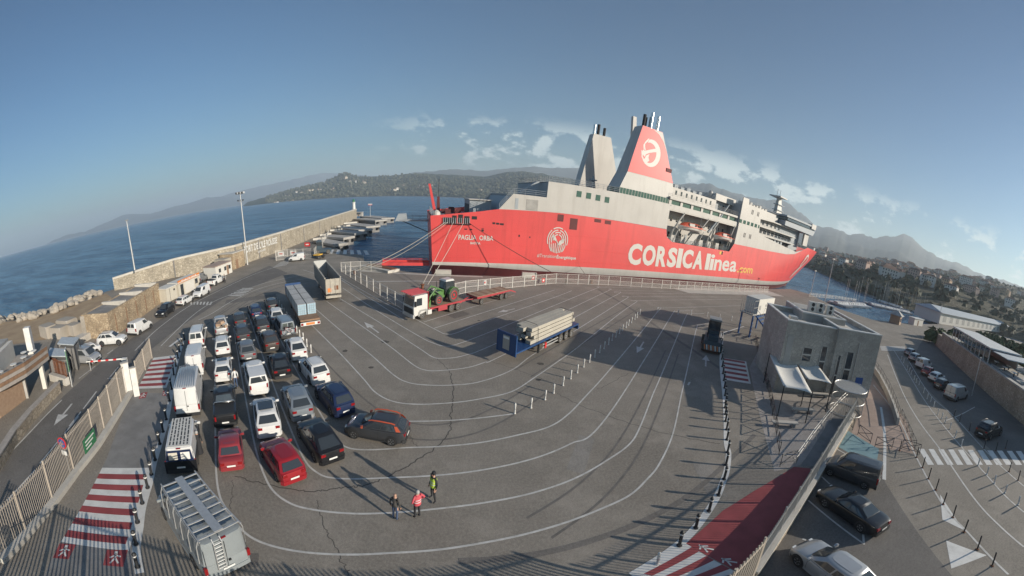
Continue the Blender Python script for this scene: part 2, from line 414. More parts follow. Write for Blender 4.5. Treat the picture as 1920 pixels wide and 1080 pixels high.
# --- queue lanes (traced round the U-turn)
LANES = [
 [(403.7,807),(405,878),(411,926),(426,958),(450,990),(479,1012),(527,1028),(586,1037),(660,1040),(734,1037),(820,1031),(900,1019),(975,1004),(1060,980),(1125,955),(1180,929),(1211.5,900.6),(1236.7,869),(1262,812),(1277.6,740),(1285.4,706.7),(1306,615.5),(1312,609),(1330,607)],
 [(464,766),(479,840),(494,887),(512,920),(544,943.7),(586,955.6),(660,963),(734,961.5),(820,954),(900,944),(1000,924),(1080,896),(1140,862),(1180,833),(1199,803),(1224,740),(1238.5,706.7),(1285.4,594.7),(1294,589),(1320,588)],
 [(529.6,766),(556,831),(574,866.7),(592,884.4),(615.5,895),(660,898),(734,895.7),(805,892.4),(900,882),(1000,860),(1070,832),(1126.5,796.5),(1212.5,667.6),(1262,587),(1268,584),(1300,581)],
 [(595,766),(615.5,798.5),(636,828),(654,840),(690,843.5),(764,839.4),(820,837.6),(900,830),(970,816),(1030,800),(1066.7,775.7),(1100.5,740.5),(1134,704),(1199.5,626),(1238.5,579),(1250,577.5),(1390,573)],
 [(590,615),(635,660),(680,708.7),(703,735),(735,752),(780,758),(850,755),(900,748),(960,734),(1004,706.7),(1046,678),(1082,652),(1160,589.5),(1194,566),(1204,563.5),(1392,561)],
 [(592.5,580),(645,625),(695,665),(738,703),(765,717),(800,722),(850,722),(900,715.8),(960,693.6),(1004,662),(1077,620.7),(1176,559),(1188,556.5),(1390,557)],
 [(612.5,565),(680,612.5),(735,652.5),(775,684),(797.5,694),(822.5,695),(872.5,690),(910,679),(960,657.5),(1160,551),(1174,549.5),(1390,552)],
 [(637.5,560),(710,603.75),(785,652.5),(810,668.7),(830,672),(872.5,666),(945,637.5),(1140,545.5),(1152,544),(1280,548)],
 [(642.5,540),(710,585),(785,630),(810,642.5),(832.5,648.7),(855,646),(920,622),(1040,572.5),(1120,540),(1128,538.5),(1230,540)],
 [(777.5,597.5),(822.5,621),(835,626),(855,624.5),(910,602.5),(1040,557.5),(1072,545)],
 [(812.5,616),(910,585),(1040,543.7)],
 [(795,603.7),(885,576),(965,553)],
]
for L_ in LANES: line(L_, .12)
line([(765,790),(850,788),(940,779),(962,776)], .12)
# between the columns of queueing cars
for L_ in ([(404,640),(403,700),(403.7,807)], [(437,607),(450,690),(464,766)], [(466,590),(497,680),(529.6,766)], [(500,586),(548,680),(595,766)], [(590,615),(560,585),(545,566)]): line(L_, .12, curve=False)
# lines of the left approach
for L_ in ([(253,657.5),(299.5,613.6),(357.5,572.5),(425,538),(480,513),(545,492)], [(301.5,649),(358.6,594),(400,566),(445,548),(500,530),(560,517)], [(372,600),(397,588),(440,562),(490,540),(545,527),(600,520)],
           [(600,520),(590,513),(568,506)], [(0,868),(80,785.5),(116,750)], [(148,710),(179,686)], [(201,710),(224,710)], [(640,525),(757,600)], [(628,515),(700,556),(777,597)]): line(L_, .13, .013)
for a, b in (((13,939),(66,881)), ((75,869),(115,820)), ((121,813),(147,781)), ((130,799),(152,772)), ((156,767),(181,734)), ((204,710),(222,688)), ((184,678),(193,671)), ((201,664),(212,656)), ((0,952),(4,949))):
    line([a, b], .14, .013, curve=False)
# hatched islands
def bars(quad, n, name, material, fill=.5, z=.010, w0=0.0):
    """n bars across an image-space quad TL,TR,BR,BL placed on the ground"""
    TL, TR, BR, BL = [spot(*q) for q in quad]
    for i in range(n):
        a, b = (i+w0)/n, (i+w0+fill)/n
        p = [TL.lerp(BL, a), TR.lerp(BR, a), TR.lerp(BR, b), TL.lerp(BL, b)]
        MB().poly([(q.x, q.y, z) for q in p][::-1]).build(name, material, quay)
bars([(470,541),(476,540),(430,557),(424,556)], 6, 'hatch_bar', 'line_paint', .5) if False else None
bars([(455,540),(476,540.5),(449,557),(424,555.5)], 6, 'hatch_bar', 'line_paint', .5, .013)
bars([(525,492),(546,488),(536,498),(510,503)], 5, 'hatch_bar', 'line_paint', .45, .013)
bars([(357,571),(357,566),(402,566),(398,572)], 7, 'hatch_bar', 'line_paint', .5, .013)
bars([(420,520),(428,517),(470,499),(463,502)], 12, 'hatch_bar', 'line_paint', .45, .013)
bars([(621,468),(616,476),(700,478),(694,470)], 6, 'hatch_bar', 'white_paint', .5, .013)
for k, (x, y) in enumerate(((617,477),(640,476))): pass
# direction arrows
def arrow(tail, tip, w=.5):
    a, b = spot(*tail), spot(*tip); d = (b-a).normalized(); n = Vector((-d.y, d.x, 0)); L_ = (b-a).length
    m = a + d*L_*.52
    q = [a+n*.10, m+n*.10, m+n*w, b, m-n*w, m-n*.10, a-n*.10]
    MB().poly([(p.x, p.y, .011) for p in q][::-1]).build('arrow_marking', 'line_paint', quay)
arrow((710,624),(683,604)); arrow((965,579),(933,586)); arrow((1207,641),(1194,662)); arrow((1323,687),(1324,666)); arrow((135,757),(101,798), .55); arrow((1290,722),(1296,712), .01)
# pedestrian crossings in red and white
def crossing(quad, n, lo=.08):
    sheet('crossing_base', quad, 'white_paint', .008)
    TL, TR, BR, BL = [spot(*q) for q in quad]
    for i in range(n):
        a, b = lo+(i+.10)*(1-lo)/n, lo+(i+.60)*(1-lo)/n
        p = [TL.lerp(BL, a), TR.lerp(BR, a).lerp(TL.lerp(BL, a), .07), TR.lerp(BR, b).lerp(TL.lerp(BL, b), .07), TL.lerp(BL, b)]
        MB().poly([(q.x, q.y, .012) for q in p][::-1]).build('crossing_bar', 'red_paint', quay)
crossing([(191.7,877),(284,877),(241.7,1033),(114,1016)], 6)
crossing([(288,671),(335,665),(312,727),(258,729)], 6)
crossing([(1357,671),(1399,678),(1408,720),(1359.5,712)], 5, .0)
crossing([(1285.5,1018.6),(1186,1076),(1290,1100),(1381,1073)], 3, .1)
for q in ([(112,1019),(143,1021),(128,1049),(99,1046)], [(200,1031),(240,1031),(231,1063),(193,1060)], [(264,737),(277,735),(273,746),(260,748)], [(306,733),(316,733),(314,742),(304,742)]):
    sheet('footway_sign', q, 'red_paint', .009)
    c = sum((spot(*p) for p in q), Vector())/4; e = (spot(*q[1])-spot(*q[0])).normalized()*.16; f = (spot(*q[0])-spot(*q[3])).normalized()*.36
    fig = MB()
    for a, b in ((c-f-e*1.2, c), (c-f+e*1.2, c), (c, c+f*.8), (c+f*.5, c-e*1.6), (c+f*.5, c+e*1.6+f*.2)): fig.strip([a, b], .09, .014)
    fig.strip([c+f*.95-e*.5, c+f*.95+e*.5], .2, .014)
    fig.build('walking_figure_marking', 'white_paint', quay)
sheet('red_ground', [(1488.6,875.4),(1521.6,878.5),(1384.6,1074),(1355,1057),(1285.5,1018.6),(1356,957),(1413,921)], 'red_paint', .006)
for cx_, cy_ in ((1320,1027),(1363,1052)):
    c = spot(cx_, cy_); fig = MB()
    e, f = Vector((.16,.0,0)), Vector((-.14,.34,0))
    for a, b in ((c-f-e*1.2, c), (c-f+e*1.2, c), (c, c+f*.8), (c+f*.5, c-e*1.6), (c+f*.5, c+e*1.6)): fig.strip([a, b], .09, .014)
    fig.build('walking_figure_marking', 'white_paint', quay)
# kerb lines in white
line([(1354,625),(1352,680),(1358,740),(1361,790),(1362,830),(1366,850),(1363,880),(1355,905),(1345,930),(1325,962),(1302,992),(1268,1025),(1185,1080)], .42, .010, 'kerb_line', 'white_paint')
line([(343,640),(334,670),(326,700),(320,745),(312,790),(300,832),(289,868),(281,905),(268,950),(262,990),(256,1030),(262,1075)], .40, .010, 'kerb_line', 'white_paint')
line([(318,650),(342,632)], .35, .010, 'kerb_line', 'white_paint', curve=False)
line([(1352,625),(1395,612)], .25, .010, 'kerb_line', 'white_paint', curve=False)
# markings of the right-hand car park and street
def Z8(*pts): return [(1460+x/3.6, 780+y/3.6) for x, y in pts]
line(Z8((640,-210),(800,0),(930,280),(1110,600),(1280,790),(1550,1070)), .16, .010)
line([(1664,665),(1690,730),(1720,785)]+Z8((1100,240),(1330,570),(1500,750),(1656,885)), .16, .010)
line([(1675,655),(1700,695),(1740,760)]+Z8((1350,340),(1520,530),(1656,650)), .14, .010)
line([(1700,670),(1740,735)]+Z8((1180,0),(1450,290),(1656,475)), .14, .010)
line([(1800,680),(1860,728),(1925,790)], .14, .010); line([(1770,790),(1800,778),(1828,763)], .14, .010)
line(Z8((690,-60),(715,130),(712,430)), .3, .010, 'kerb_line', 'white_paint')
for a, b in (((290,410),(345,460)), ((200,570),(570,860)), ((380,215),(520,295)), ((160,830),(185,838)), ((570,800),(575,868))): line(Z8(a, b), .13, .010, curve=False)
for i in range(11):
    x = 945+i*66 if i < 10 else 1600
    q = Z8((x,222+i*1.5),(x+36,222+i*1.5),(x+104,330),(x+62,330))
    sheet('crossing_bar', q, 'white_paint', .009)
for q in (Z8((1090,530),(1105,700),(1250,770)), Z8((1130,840),(1405,940),(1165,1030))): sheet('traffic_island_marking', q, 'white_paint', .008)
bars([(1650,649),(1697,650),(1697,659),(1653,658)], 5, 'crossing_bar', 'white_paint', .5)
# sandy works strip and concrete kerbs by the ship
sheet('sandy_strip', [(1262,541),(1300,539),(1440,545),(1470,556),(1420,553),(1330,551),(1290,549)], 'concrete_pale', .006)
line([(690,528),(780,527),(905,531)], .25, .012, 'quay_line', 'white_paint', curve=False)
line([(675,508),(725,511),(815,516),(905,519)], .9, .007, 'quay_edge_kerb', 'concrete_pale', curve=False)
# cracks and long dark bands in the asphalt
def crack(px, w=.035, amp=.10):
    g = smoothline([spot(*p) for p in px], 14); out = []
    for i, p in enumerate(g): out.append(p + Vector((random.uniform(-amp,amp), random.uniform(-amp,amp), 0))*(.0 if i in (0, len(g)-1) else 1))
    MB().strip(out, w, .006).build('asphalt_crack', 'crack', quay)
MB().strip(smoothline([spot(*p) for p in ((1122,543),(1180,577),(1240,618),(1300,657),(1352,692))], 6), .55, .0062).build('dark_band', 'asphalt_patch', quay)  # long band in a darker asphalt tone across the right lanes
MB().strip(smoothline([spot(*p) for p in ((1415,815),(1360,870),(1290,930),(1210,975),(1120,1010),(1000,1040),(860,1052))], 6), .35, .0062).build('dark_band', 'asphalt_patch', quay)  # narrower band, same darker tone, curving across the foreground
crack([(846,700),(850,740),(845,780),(838,820),(770,870),(700,905),(640,915),(560,920),(440,893)], .07)
crack([(593,938),(608,985),(630,1030),(655,1079)]); crack([(760,805),(782,838)]); crack([(437,900),(434,955)]); crack([(820,672),(846,700)], .05)
crack([(1045,738),(1095,762),(1200,800),(1350,832)], .05, .1); crack([(905,672),(960,690),(1030,715)], .04, .1); crack([(1120,730),(1180,700)], .04)
for x, y, r in ((722,641,.42),(647,658,.3),(696,689,.25),(898,601,.2),(1014,682,.35),(1010,712,.25),(640,565,.2)):
    p = spot(x, y); MB().poly([(p.x+r*math.cos(t*.524)*random.uniform(.8,1.3), p.y+r*math.sin(t*.524)*random.uniform(.7,1.2), .006) for t in range(12)]).build('drain_cover', 'crack', quay)

# ------------------------------------------------------------------ hills
def hill_mat(name, lo, hi, rockc, sc):
    m = bpy.data.materials.new(name); m.use_nodes = True; nt = m.node_tree; b = nt.nodes['Principled BSDF']
    N, Lk = nt.nodes.new, nt.links.new; t = N('ShaderNodeTexCoord')
    n = N('ShaderNodeTexNoise'); n.inputs['Scale'].default_value = sc; n.inputs['Detail'].default_value = 8; n.inputs['Roughness'].default_value = .7; Lk(t.outputs['Object'], n.inputs['Vector'])
    r = N('ShaderNodeValToRGB'); e = r.color_ramp.elements; e[0].position = .38; e[0].color = (*lo,1); e[1].position = .62; e[1].color = (*hi,1)
    k = r.color_ramp.elements.new(.70); k.color = (*rockc,1); Lk(n.outputs['Fac'], r.inputs[0]); Lk(r.outputs[0], b.inputs['Base Color'])
    b.inputs['Roughness'].default_value = .95; b.inputs['Specular IOR Level'].default_value = .1
    bn = N('ShaderNodeBump'); bn.inputs['Strength'].default_value = .8; bn.inputs['Distance'].default_value = 10; Lk(n.outputs['Fac'], bn.inputs['Height']); Lk(bn.outputs[0], b.inputs['Normal'])
    M[name] = m
hill_mat('maquis', (.030,.040,.022), (.060,.066,.040), (.20,.18,.15), .012)
hill_mat('far_slope', (.035,.042,.036), (.07,.072,.06), (.13,.12,.11), .003)
hill_mat('town_slope', (.085,.085,.055), (.17,.15,.11), (.28,.24,.185), .03)
def interp(tab, x):
    if x <= tab[0][0]: return tab[0][1]
    for (a, u), (b, v) in zip(tab, tab[1:]):
        if x <= b: return u+(v-u)*(x-a)/(b-a)
    return tab[-1][1]
def terrain(name, label, material, ridge, r0, r1, r2, na, nr, rough=.12, a_fade=2.0, seed=0, power=.85, jag=.10):
    """rolling land: az/elevation of its skyline, near shore r0, crest r1, back r2"""
    a0, a1 = ridge[0][0], ridge[-1][0]; m = MB(); rows = []
    f = lambda q, a: (interp(q, a) if isinstance(q, list) else q)
    for i in range(na+1):
        az = a0+(a1-a0)*i/na; R0, R1, R2 = f(r0, az), f(r1, az), f(r2, az)
        top = CAM_H+R1*math.tan(R(max(.02, interp(ridge, az)+jag*noise.fractal(Vector((az*.9, seed*3.1, 0)), 1.0, 2.1, 6))))
        edge = min(1, min(az-a0, a1-az)/a_fade) if a_fade else 1
        for j in range(nr+1):
            t = j/nr; r = R0+(R2-R0)*t; tc_ = (R1-R0)/(R2-R0)
            s = (t/tc_)**power if t <= tc_ else max(0, 1-((t-tc_)/(1-tc_))**1.6)
            s = s if t > tc_ else s*(1.12-.12*s)
            x, y = r*math.sin(R(az)), r*math.cos(R(az))
            nz = noise.fractal(Vector((x, y, seed*97.0))*(4.2/R1), 1.0, 2.0, 6)
            hgt = top*(s + rough*nz*min(1, s*3)*(1.0-.8*math.exp(-((t-tc_)/.04)**2)))
            z = WATER_Z-1.5 + (hgt+1.8+1.5)*edge if s > 0 else WATER_Z-3
            if t == 0: z = WATER_Z-2
            rows.append((x, y, z))
    fs = [(i*(nr+1)+j, (i+1)*(nr+1)+j, (i+1)*(nr+1)+j+1, i*(nr+1)+j+1) for i in range(na) for j in range(nr)]
    m.add(rows, [q[::-1] for q in fs])
    o = m.build(name, material, smooth='all'); tag(o, label, kind='structure')
    def height(az, r):
        R0, R2 = f(r0, az), f(r2, az); i = max(0, min(na-1, int((az-a0)/(a1-a0)*na))); j = max(0, min(nr-1, int((r-R0)/(R2-R0)*nr)))
        return rows[i*(nr+1)+j][2]*.5+rows[(i+1)*(nr+1)+j+1][2]*.5
    return o, height, f
terrain('distant_headland', 'pale hazy headland beyond the bay', 'far_slope', [(-69,.05),(-64.6,.55),(-61.4,.4),(-57.9,.96),(-55,1.5),(-53.5,1.3),(-51.4,.9),(-49.1,.95),(-47.3,1.25),(-44.7,1.3),(-41.5,1.8),(-39.4,1.6),(-36.8,1.1),(-33.6,.6),(-30,.2)], 8200, 9400, 11000, 140, 20, seed=1, rough=.10)
terrain('distant_ridge', 'faint blue ridge behind the headland', 'far_slope', [(-43,.3),(-38.7,1.67),(-35.2,2.08),(-30.9,2.4),(-26.6,2.85),(-23.5,3.31),(-22,3.29),(-19.9,3.1),(-14,2.4),(-8,2.6)], 9600, 10500, 12000, 120, 16, seed=2, rough=.08)
hill_near, HILL_Z, _ = terrain('bay_hill', 'dark scrub covered rocky hill across the bay', 'maquis', [(-36,.1),(-30,.84),(-25.7,1.55),(-22.5,1.94),(-20.7,2.76),(-19.3,3.15),(-17.8,2.71),(-16.1,2.5),(-13,2.5),(-9.8,2.85),(-6.5,2.95),(-2.3,2.82),(2.9,2.84),(5,3.55),(8.2,3.98),(11.3,3.88),(13.2,3.69),(17.5,3.6),(25,3.7),(34,3.4),(44,2.6)],
        [(-36,2900),(-20,2450),(0,1900),(20,1700),(44,1500)], [(-36,3500),(-20,3300),(0,3000),(44,2700)], 4400, 260, 44, seed=3, rough=.20, a_fade=1.0, power=1.15)
terrain('inland_ridge', 'grey blue ridge behind the bay hill', 'far_slope', [(-12,2.3),(-8.6,3.08),(-4.4,3.45),(-1.3,3.7),(2.9,3.79),(10.2,4.85),(12.3,4.75),(17.3,5.39),(24,5.2),(30,5.5),(38,5.2)], 4600, 6200, 7600, 140, 18, seed=4, rough=.10)
terrain('inland_mountains', 'hazy blue mountain range above the town', 'far_slope', [(28,4.0),(34.7,5.61),(38,6.42),(39.1,6.1),(42.5,6.03),(46.8,5.98),(49.8,6.66),(51.7,6.17),(54.6,5.1),(55.9,4.5),(58.7,4.75),(60.5,4.66),(61.5,4.43),(64,5.16),(65.6,4.94),(68.5,5.94),(70.3,6.98),(71.5,6.66),(73.3,6.03),(75.9,5.32),(78.3,4.93),(80,5.2),(82.9,4.82),(85.9,4.6),(88.6,4.8),(90.9,4.7),(100,4.2),(112,3.6)], 2600, 5000, 6600, 420, 44, seed=5, rough=.16, jag=.22)
TR0 = [(44,760),(50,640),(56,505),(64,300),(70,252),(77,250),(92,300),(112,300)]
TRIDGE = [(42,.5),(50,1.0),(56.5,1.19),(64.5,1.64),(71.1,2.43),(75.1,2.49),(79.9,3.2),(86,3.9),(96,4.0),(112,3.5)]
town, TOWN_Z, _ = terrain('town_hill', 'scrubby hillside above the marina with scattered houses', 'town_slope', TRIDGE, TR0, [(42,1600),(112,1150)], 2200, 200, 50, seed=6, rough=.10, a_fade=2, power=.8)
# worn patches, repairs and skid marks on the quay
asphalt('asphalt_pale', (.205,.19,.17), (.265,.246,.223))
def patch(px, w, l, rz, m_): 
    p = spot(*px); a = R(rz); u, v = Vector((math.cos(a),math.sin(a),0)), Vector((-math.sin(a),math.cos(a),0))
    q = [p+u*(l*s_)+v*(w*t_) for s_, t_ in ((-.5,-.5),(.5,-.52),(.5,.5),(-.48,.5))]; MB().poly([(c.x,c.y,.0048) for c in q]).build('asphalt_repair', m_, quay)
for px, w, l, rz, m_ in (((1010,640),1.0,9,44,'asphalt_pale'),((730,560),1.2,7,-46,'asphalt_pale'),((1090,850),1.1,4,60,'asphalt_pale'),((860,590),1.6,3,44,'asphalt_patch'),((1330,900),1.2,3.5,70,'asphalt_pale'),((430,1050),.8,2.5,30,'asphalt_patch'),((680,780),.9,4.5,-48,'asphalt_pale'),((470,560),2.2,9,35,'asphalt_patch'),((540,540),1.5,12,30,'asphalt_pale')): patch(px, w, l, rz, m_)
mat('tyre_mark', (.14,.129,.117), .85, var=.2, vscale=1.5, dirt=.3)
def skid(px, gauge=1.7, w=.16):
    g = smoothline([spot(*p) for p in px], 6)
    for s_ in (-.5,.5):
        out = []
        for i, p in enumerate(g): d = (g[min(i+1,len(g)-1)]-g[max(i-1,0)]).normalized(); out.append(p+Vector((-d.y,d.x,0))*gauge*s_)
        MB().strip(out, w, .0054).build('tyre_mark', 'tyre_mark', quay)
skid([(560,640),(640,730),(740,800),(880,800),(1010,730)]); skid([(405,600),(470,556),(540,532),(620,520)], 2.0, .2); skid([(395,612),(455,570),(520,545)], 2.0, .22); skid([(980,700),(1080,640),(1190,575)], 1.9); skid([(1010,990),(1130,900),(1200,800),(1260,660)], 1.7, .14)
# ================================================================== cars and vans
def paint(name, col, metal=.25, rough=.32):
    mat(name, col, rough, metal=metal, coat=.6, var=.04, vscale=2.0)
for nm, c in dict(paint_white=(.60,.60,.59), paint_silver=(.36,.37,.38), paint_grey=(.17,.18,.19), paint_steel=(.22,.25,.28), paint_charcoal=(.055,.058,.064),
                  paint_black=(.016,.017,.020), paint_navy=(.018,.032,.085), paint_blue=(.03,.075,.22), paint_red=(.34,.020,.028), paint_oldred=(.24,.030,.036),
                  paint_brown=(.075,.06,.055), paint_orange=(.62,.11,.045), paint_vangrey=(.24,.265,.275), paint_beige=(.40,.37,.32), paint_green=(.10,.24,.05), paint_darkred=(.33,.04,.05)).items():
    paint(nm, c, metal=.0 if nm in ('paint_white','paint_oldred','paint_beige','paint_vangrey','paint_darkred') else .3)

# x forward, y left, z up, metres. deck: (x, z) of the top of the lower body from tail to nose
SPECS = {
 'hatch':     dict(L=4.05, W=1.70, H=1.45, ws=(.98,.96), rf=(.28,1.40), rr=(-1.40,1.37), rw=(-1.93,.98), nose=.68, belt=.93, tail=.98, r=.31, wb=2.52, th=.20),
 'boxy':      dict(L=4.05, W=1.62, H=1.38, ws=(.86,.90), rf=(.30,1.36), rr=(-1.08,1.34), rw=(-1.50,.92), nose=.70, belt=.86, tail=.86, r=.28, wb=2.45, th=.15),
 'fivedoor':  dict(L=4.25, W=1.78, H=1.48, ws=(1.02,.98), rf=(.22,1.44), rr=(-1.45,1.40), rw=(-2.02,1.02), nose=.72, belt=.96, tail=1.0, r=.33, wb=2.62, th=.22),
 'suv':       dict(L=4.34, W=1.82, H=1.64, ws=(1.00,1.08), rf=(.30,1.60), rr=(-1.55,1.57), rw=(-2.05,1.10), nose=.84, belt=1.06, tail=1.08, r=.36, wb=2.67, th=.20, rails=1),
 'crossover': dict(L=4.45, W=1.84, H=1.60, ws=(1.08,1.04), rf=(.26,1.56), rr=(-1.42,1.51), rw=(-2.10,1.10), nose=.80, belt=1.02, tail=1.06, r=.36, wb=2.68, th=.23),
 'coupe_suv': dict(L=4.40, W=1.82, H=1.58, ws=(1.06,1.04), rf=(.22,1.54), rr=(-1.05,1.48), rw=(-2.08,1.08), nose=.78, belt=1.02, tail=1.05, r=.36, wb=2.66, th=.24),
 'estate':    dict(L=4.60, W=1.80, H=1.50, ws=(1.15,.96), rf=(.42,1.44), rr=(-1.78,1.42), rw=(-2.20,.98), nose=.70, belt=.94, tail=.98, r=.33, wb=2.70, th=.22, rails=1),
 'sedan':     dict(L=4.90, W=1.83, H=1.43, ws=(1.00,.96), rf=(.32,1.40), rr=(-.82,1.38), rw=(-1.62,1.00), nose=.72, belt=.93, tail=.90, r=.34, wb=2.90, th=.26, trunk=1),
 'smallvan':  dict(L=4.25, W=1.80, H=1.84, ws=(1.28,1.10), rf=(.72,1.72), rr=(-2.02,1.80), rw=(-2.10,1.08), nose=.78, belt=1.05, tail=1.05, r=.31, wb=2.70, th=.13, van=1),
 'minivan':   dict(L=4.75, W=1.88, H=1.92, ws=(1.62,1.12), rf=(.96,1.82), rr=(-2.26,1.88), rw=(-2.36,1.10), nose=.80, belt=1.06, tail=1.06, r=.32, wb=3.0, th=.14, van=2, rails=1),
 'midvan':    dict(L=4.95, W=1.93, H=1.97, ws=(1.80,1.14), rf=(1.16,1.86), rr=(-2.38,1.94), rw=(-2.46,1.12), nose=.84, belt=1.08, tail=1.08, r=.33, wb=3.1, th=.14, van=1),
 'bigvan':    dict(L=5.95, W=2.05, H=2.52, ws=(2.38,1.22), rf=(1.62,2.28), rr=(-2.90,2.48), rw=(-2.96,1.20), nose=.92, belt=1.15, tail=1.15, r=.35, wb=3.7, th=.10, van=1, ribs=1),
 'pickup':    dict(L=5.30, W=1.86, H=1.80, ws=(1.30,1.15), rf=(.62,1.76), rr=(-.62,1.74), rw=(-.86,1.16), nose=.95, belt=1.12, tail=1.12, r=.38, wb=3.15, th=.18, bed=1),
}
def car_meshes(kind):
    s = SPECS[kind]; L, W, H = s['L'], s['W'], s['H']; hl, hw = L/2, W/2
    wsx, wsz = s['ws']; rfx, rfz = s['rf']; rrx, rrz = s['rr']; rwx, rwz = s['rw']; r = s['r']; wb = s['wb']; th = s['th']
    xf_, xr_ = wb/2 + (.06 if not s.get('van') else .12), -wb/2 + (.06 if not s.get('van') else .12)
    out = []
    # ---- lower body
    deck = [(-hl, s['tail']-.30), (-hl+.05, s['tail']-.06), (-hl+.18, s['tail'] if s.get('trunk') else rwz-.03)]
    if s.get('trunk'): deck += [(rwx, rwz)]
    deck += [(rrx, s['belt']+.03), (0, s['belt']), (rfx, s['belt']), (wsx, wsz-.02), ((wsx+hl)/2, (wsz+s['nose'])/2+.05), (hl-.22, s['nose']+.02), (hl-.06, s['nose']-.10), (hl, s['nose']-.24)]
    if s.get('bed'):
        deck = [(-hl, .92), (-hl+.05, 1.08), (-hl+.2, 1.12), (-1.0, 1.12), (0, s['belt']), (rfx, s['belt']), (wsx, wsz-.02), ((wsx+hl)/2, (wsz+s['nose'])/2+.06), (hl-.22, s['nose']+.02), (hl-.06, s['nose']-.10), (hl, s['nose']-.24)]
    xs = sorted(set([d[0] for d in deck] + [-hl+.45, hl-.5, hl-.9, xf_, xr_]))
    b = MB(); rings = []
    for x in xs:
        z = interp(deck, x); e = min(x+hl, hl-x)
        k = hw*(1-.20*max(0, 1-e/.55)**2.2) if not s.get('van') else hw*(1-(.16 if x > 0 else .05)*max(0, 1-e/.5)**2.2)
        zb = .20 + .10*max(0, 1-e/.35); zm = min(.62, z-.12)
        fw = .92 if x < wsx else .86
        half = [(k*.90, zb), (k*.985, zb+.10), (k, zm), (k*.985, z-.10), (k*(.955 if x < wsx else .93), z-.025), (k*fw*.93, z+.004), (k*.45, z+.022)]
        ring = [(x, y, q) for y, q in half] + [(x, -y, q) for y, q in reversed(half)]
        rings.append(ring)
    b.loft(rings)
    # ---- cabin shell
    if s.get('van'):
        yb, yt = hw*.985, hw*(1-th)
    else: yb, yt = hw*.935, hw*(1-th)-.02
    def ring(t):
        # t 0 belt .. 1 roof
        ax, az = rwx+(rrx-rwx)*t, rwz+(rrz-rwz)*t - .02*(1-t); bx, bz = wsx+(rfx-wsx)*t, wsz+(rfz-wsz)*t - .02*(1-t)
        y = yb+(yt-yb)*t; mx = (ax+bx)/2; mz = max(az, bz) if t == 1 else (az+bz)/2
        kk = .90
        return [(ax, y*.80, az), (ax+.12, y*.96, az+.0), (mx, y, (az+bz)/2), (bx-.30, y*.97, bz), (bx-.04, y*.72, bz), (bx, 0, bz), (bx-.04, -y*.72, bz), (bx-.30, -y*.97, bz), (mx, -y, (az+bz)/2), (ax+.12, -y*.96, az), (ax, -y*.80, az), (ax-.02, 0, az)][::-1]
    r0, r1 = ring(0), ring(1)
    rtop = [(x*.93 + (rrx+rfx)/2*.07, y*.90, z+.035) for x, y, z in r1]
    b.loft([r0, r1, rtop], cap=True)
    top = H
    b.add([(x*.80 + (rrx+rfx)/2*.20, y*.6, min(top, z+.055)) for x, y, z in r1], [tuple(range(12))])
    n0 = len(b.v)
    out.append(('body', b.mesh('car_body_'+kind, 'paint_white', 38), 'BODY', None))
    # ---- glass, each pane proud of the shell
    def P4(t, u, side):
        """point on the side of the cabin: u 0 rear .. 1 front, t height"""
        ax, az = rwx+(rrx-rwx)*t+.14, rwz+(rrz-rwz)*t; bx, bz = wsx+(rfx-wsx)*t-.30, wsz+(rfz-wsz)*t
        y = (yb+(yt-yb)*t); f = 1-.03*abs(2*u-1)**1.5
        return (ax+(bx-ax)*u, side*(y*f+.012), az+(bz-az)*u)
    t0, t1 = .10, .86
    def pane(pts, name, matn='glass', smooth=False):
        m = MB().poly(pts); out.append((name, m.mesh('car_'+name+'_'+kind, matn, smooth), None, None))
    if s.get('van') == 1: segs = [(.80, .995)] if L > 4.5 else [(.66, .985)]
    elif s.get('van') == 2: segs = [(.03,.30), (.33,.60), (.64,.985)]
    elif s.get('bed'): segs = [(.05,.44), (.50,.985)]
    elif kind in ('boxy',): segs = [(.08,.46), (.50,.97)]
    else: segs = [(.03,.20), (.23,.53), (.56,.985)]
    for side in (1, -1):
        for u0, u1 in segs:
            pts = [P4(t0, u0, side), P4(t0, (u0+u1)/2, side), P4(t0, u1, side), P4(t1, u1-.03, side), P4(t1, (u0+u1)/2, side), P4(t1, u0+.01, side)]
            pane(pts if side < 0 else pts[::-1], 'side_window')
    def across(xa, za, xb, zb, ya, yb_, name, off, n=.0, matn='glass'):
        d = Vector((zb-za, 0, -(xb-xa))).normalized()*off
        if d.x*off < 0 and off > 0 and name == 'windscreen': d = -d
        pts = [(xa+d.x, -ya, za+d.z), (xa+d.x+n, 0, za+d.z), (xa+d.x, ya, za+d.z), (xb+d.x, yb_, zb+d.z), (xb+d.x+n, 0, zb+d.z), (xb+d.x, -yb_, zb+d.z)]
        pane(pts, name, matn)
    lp = lambda p, q, t: (p[0]+(q[0]-p[0])*t, p[1]+(q[1]-p[1])*t)
    w0, w1 = lp(s['ws'], s['rf'], .06), lp(s['ws'], s['rf'], .92)
    across(w0[0]-.02, w0[1], w1[0]-.02, w1[1], yb*.70, yt*.70, 'windscreen', .03, .035)
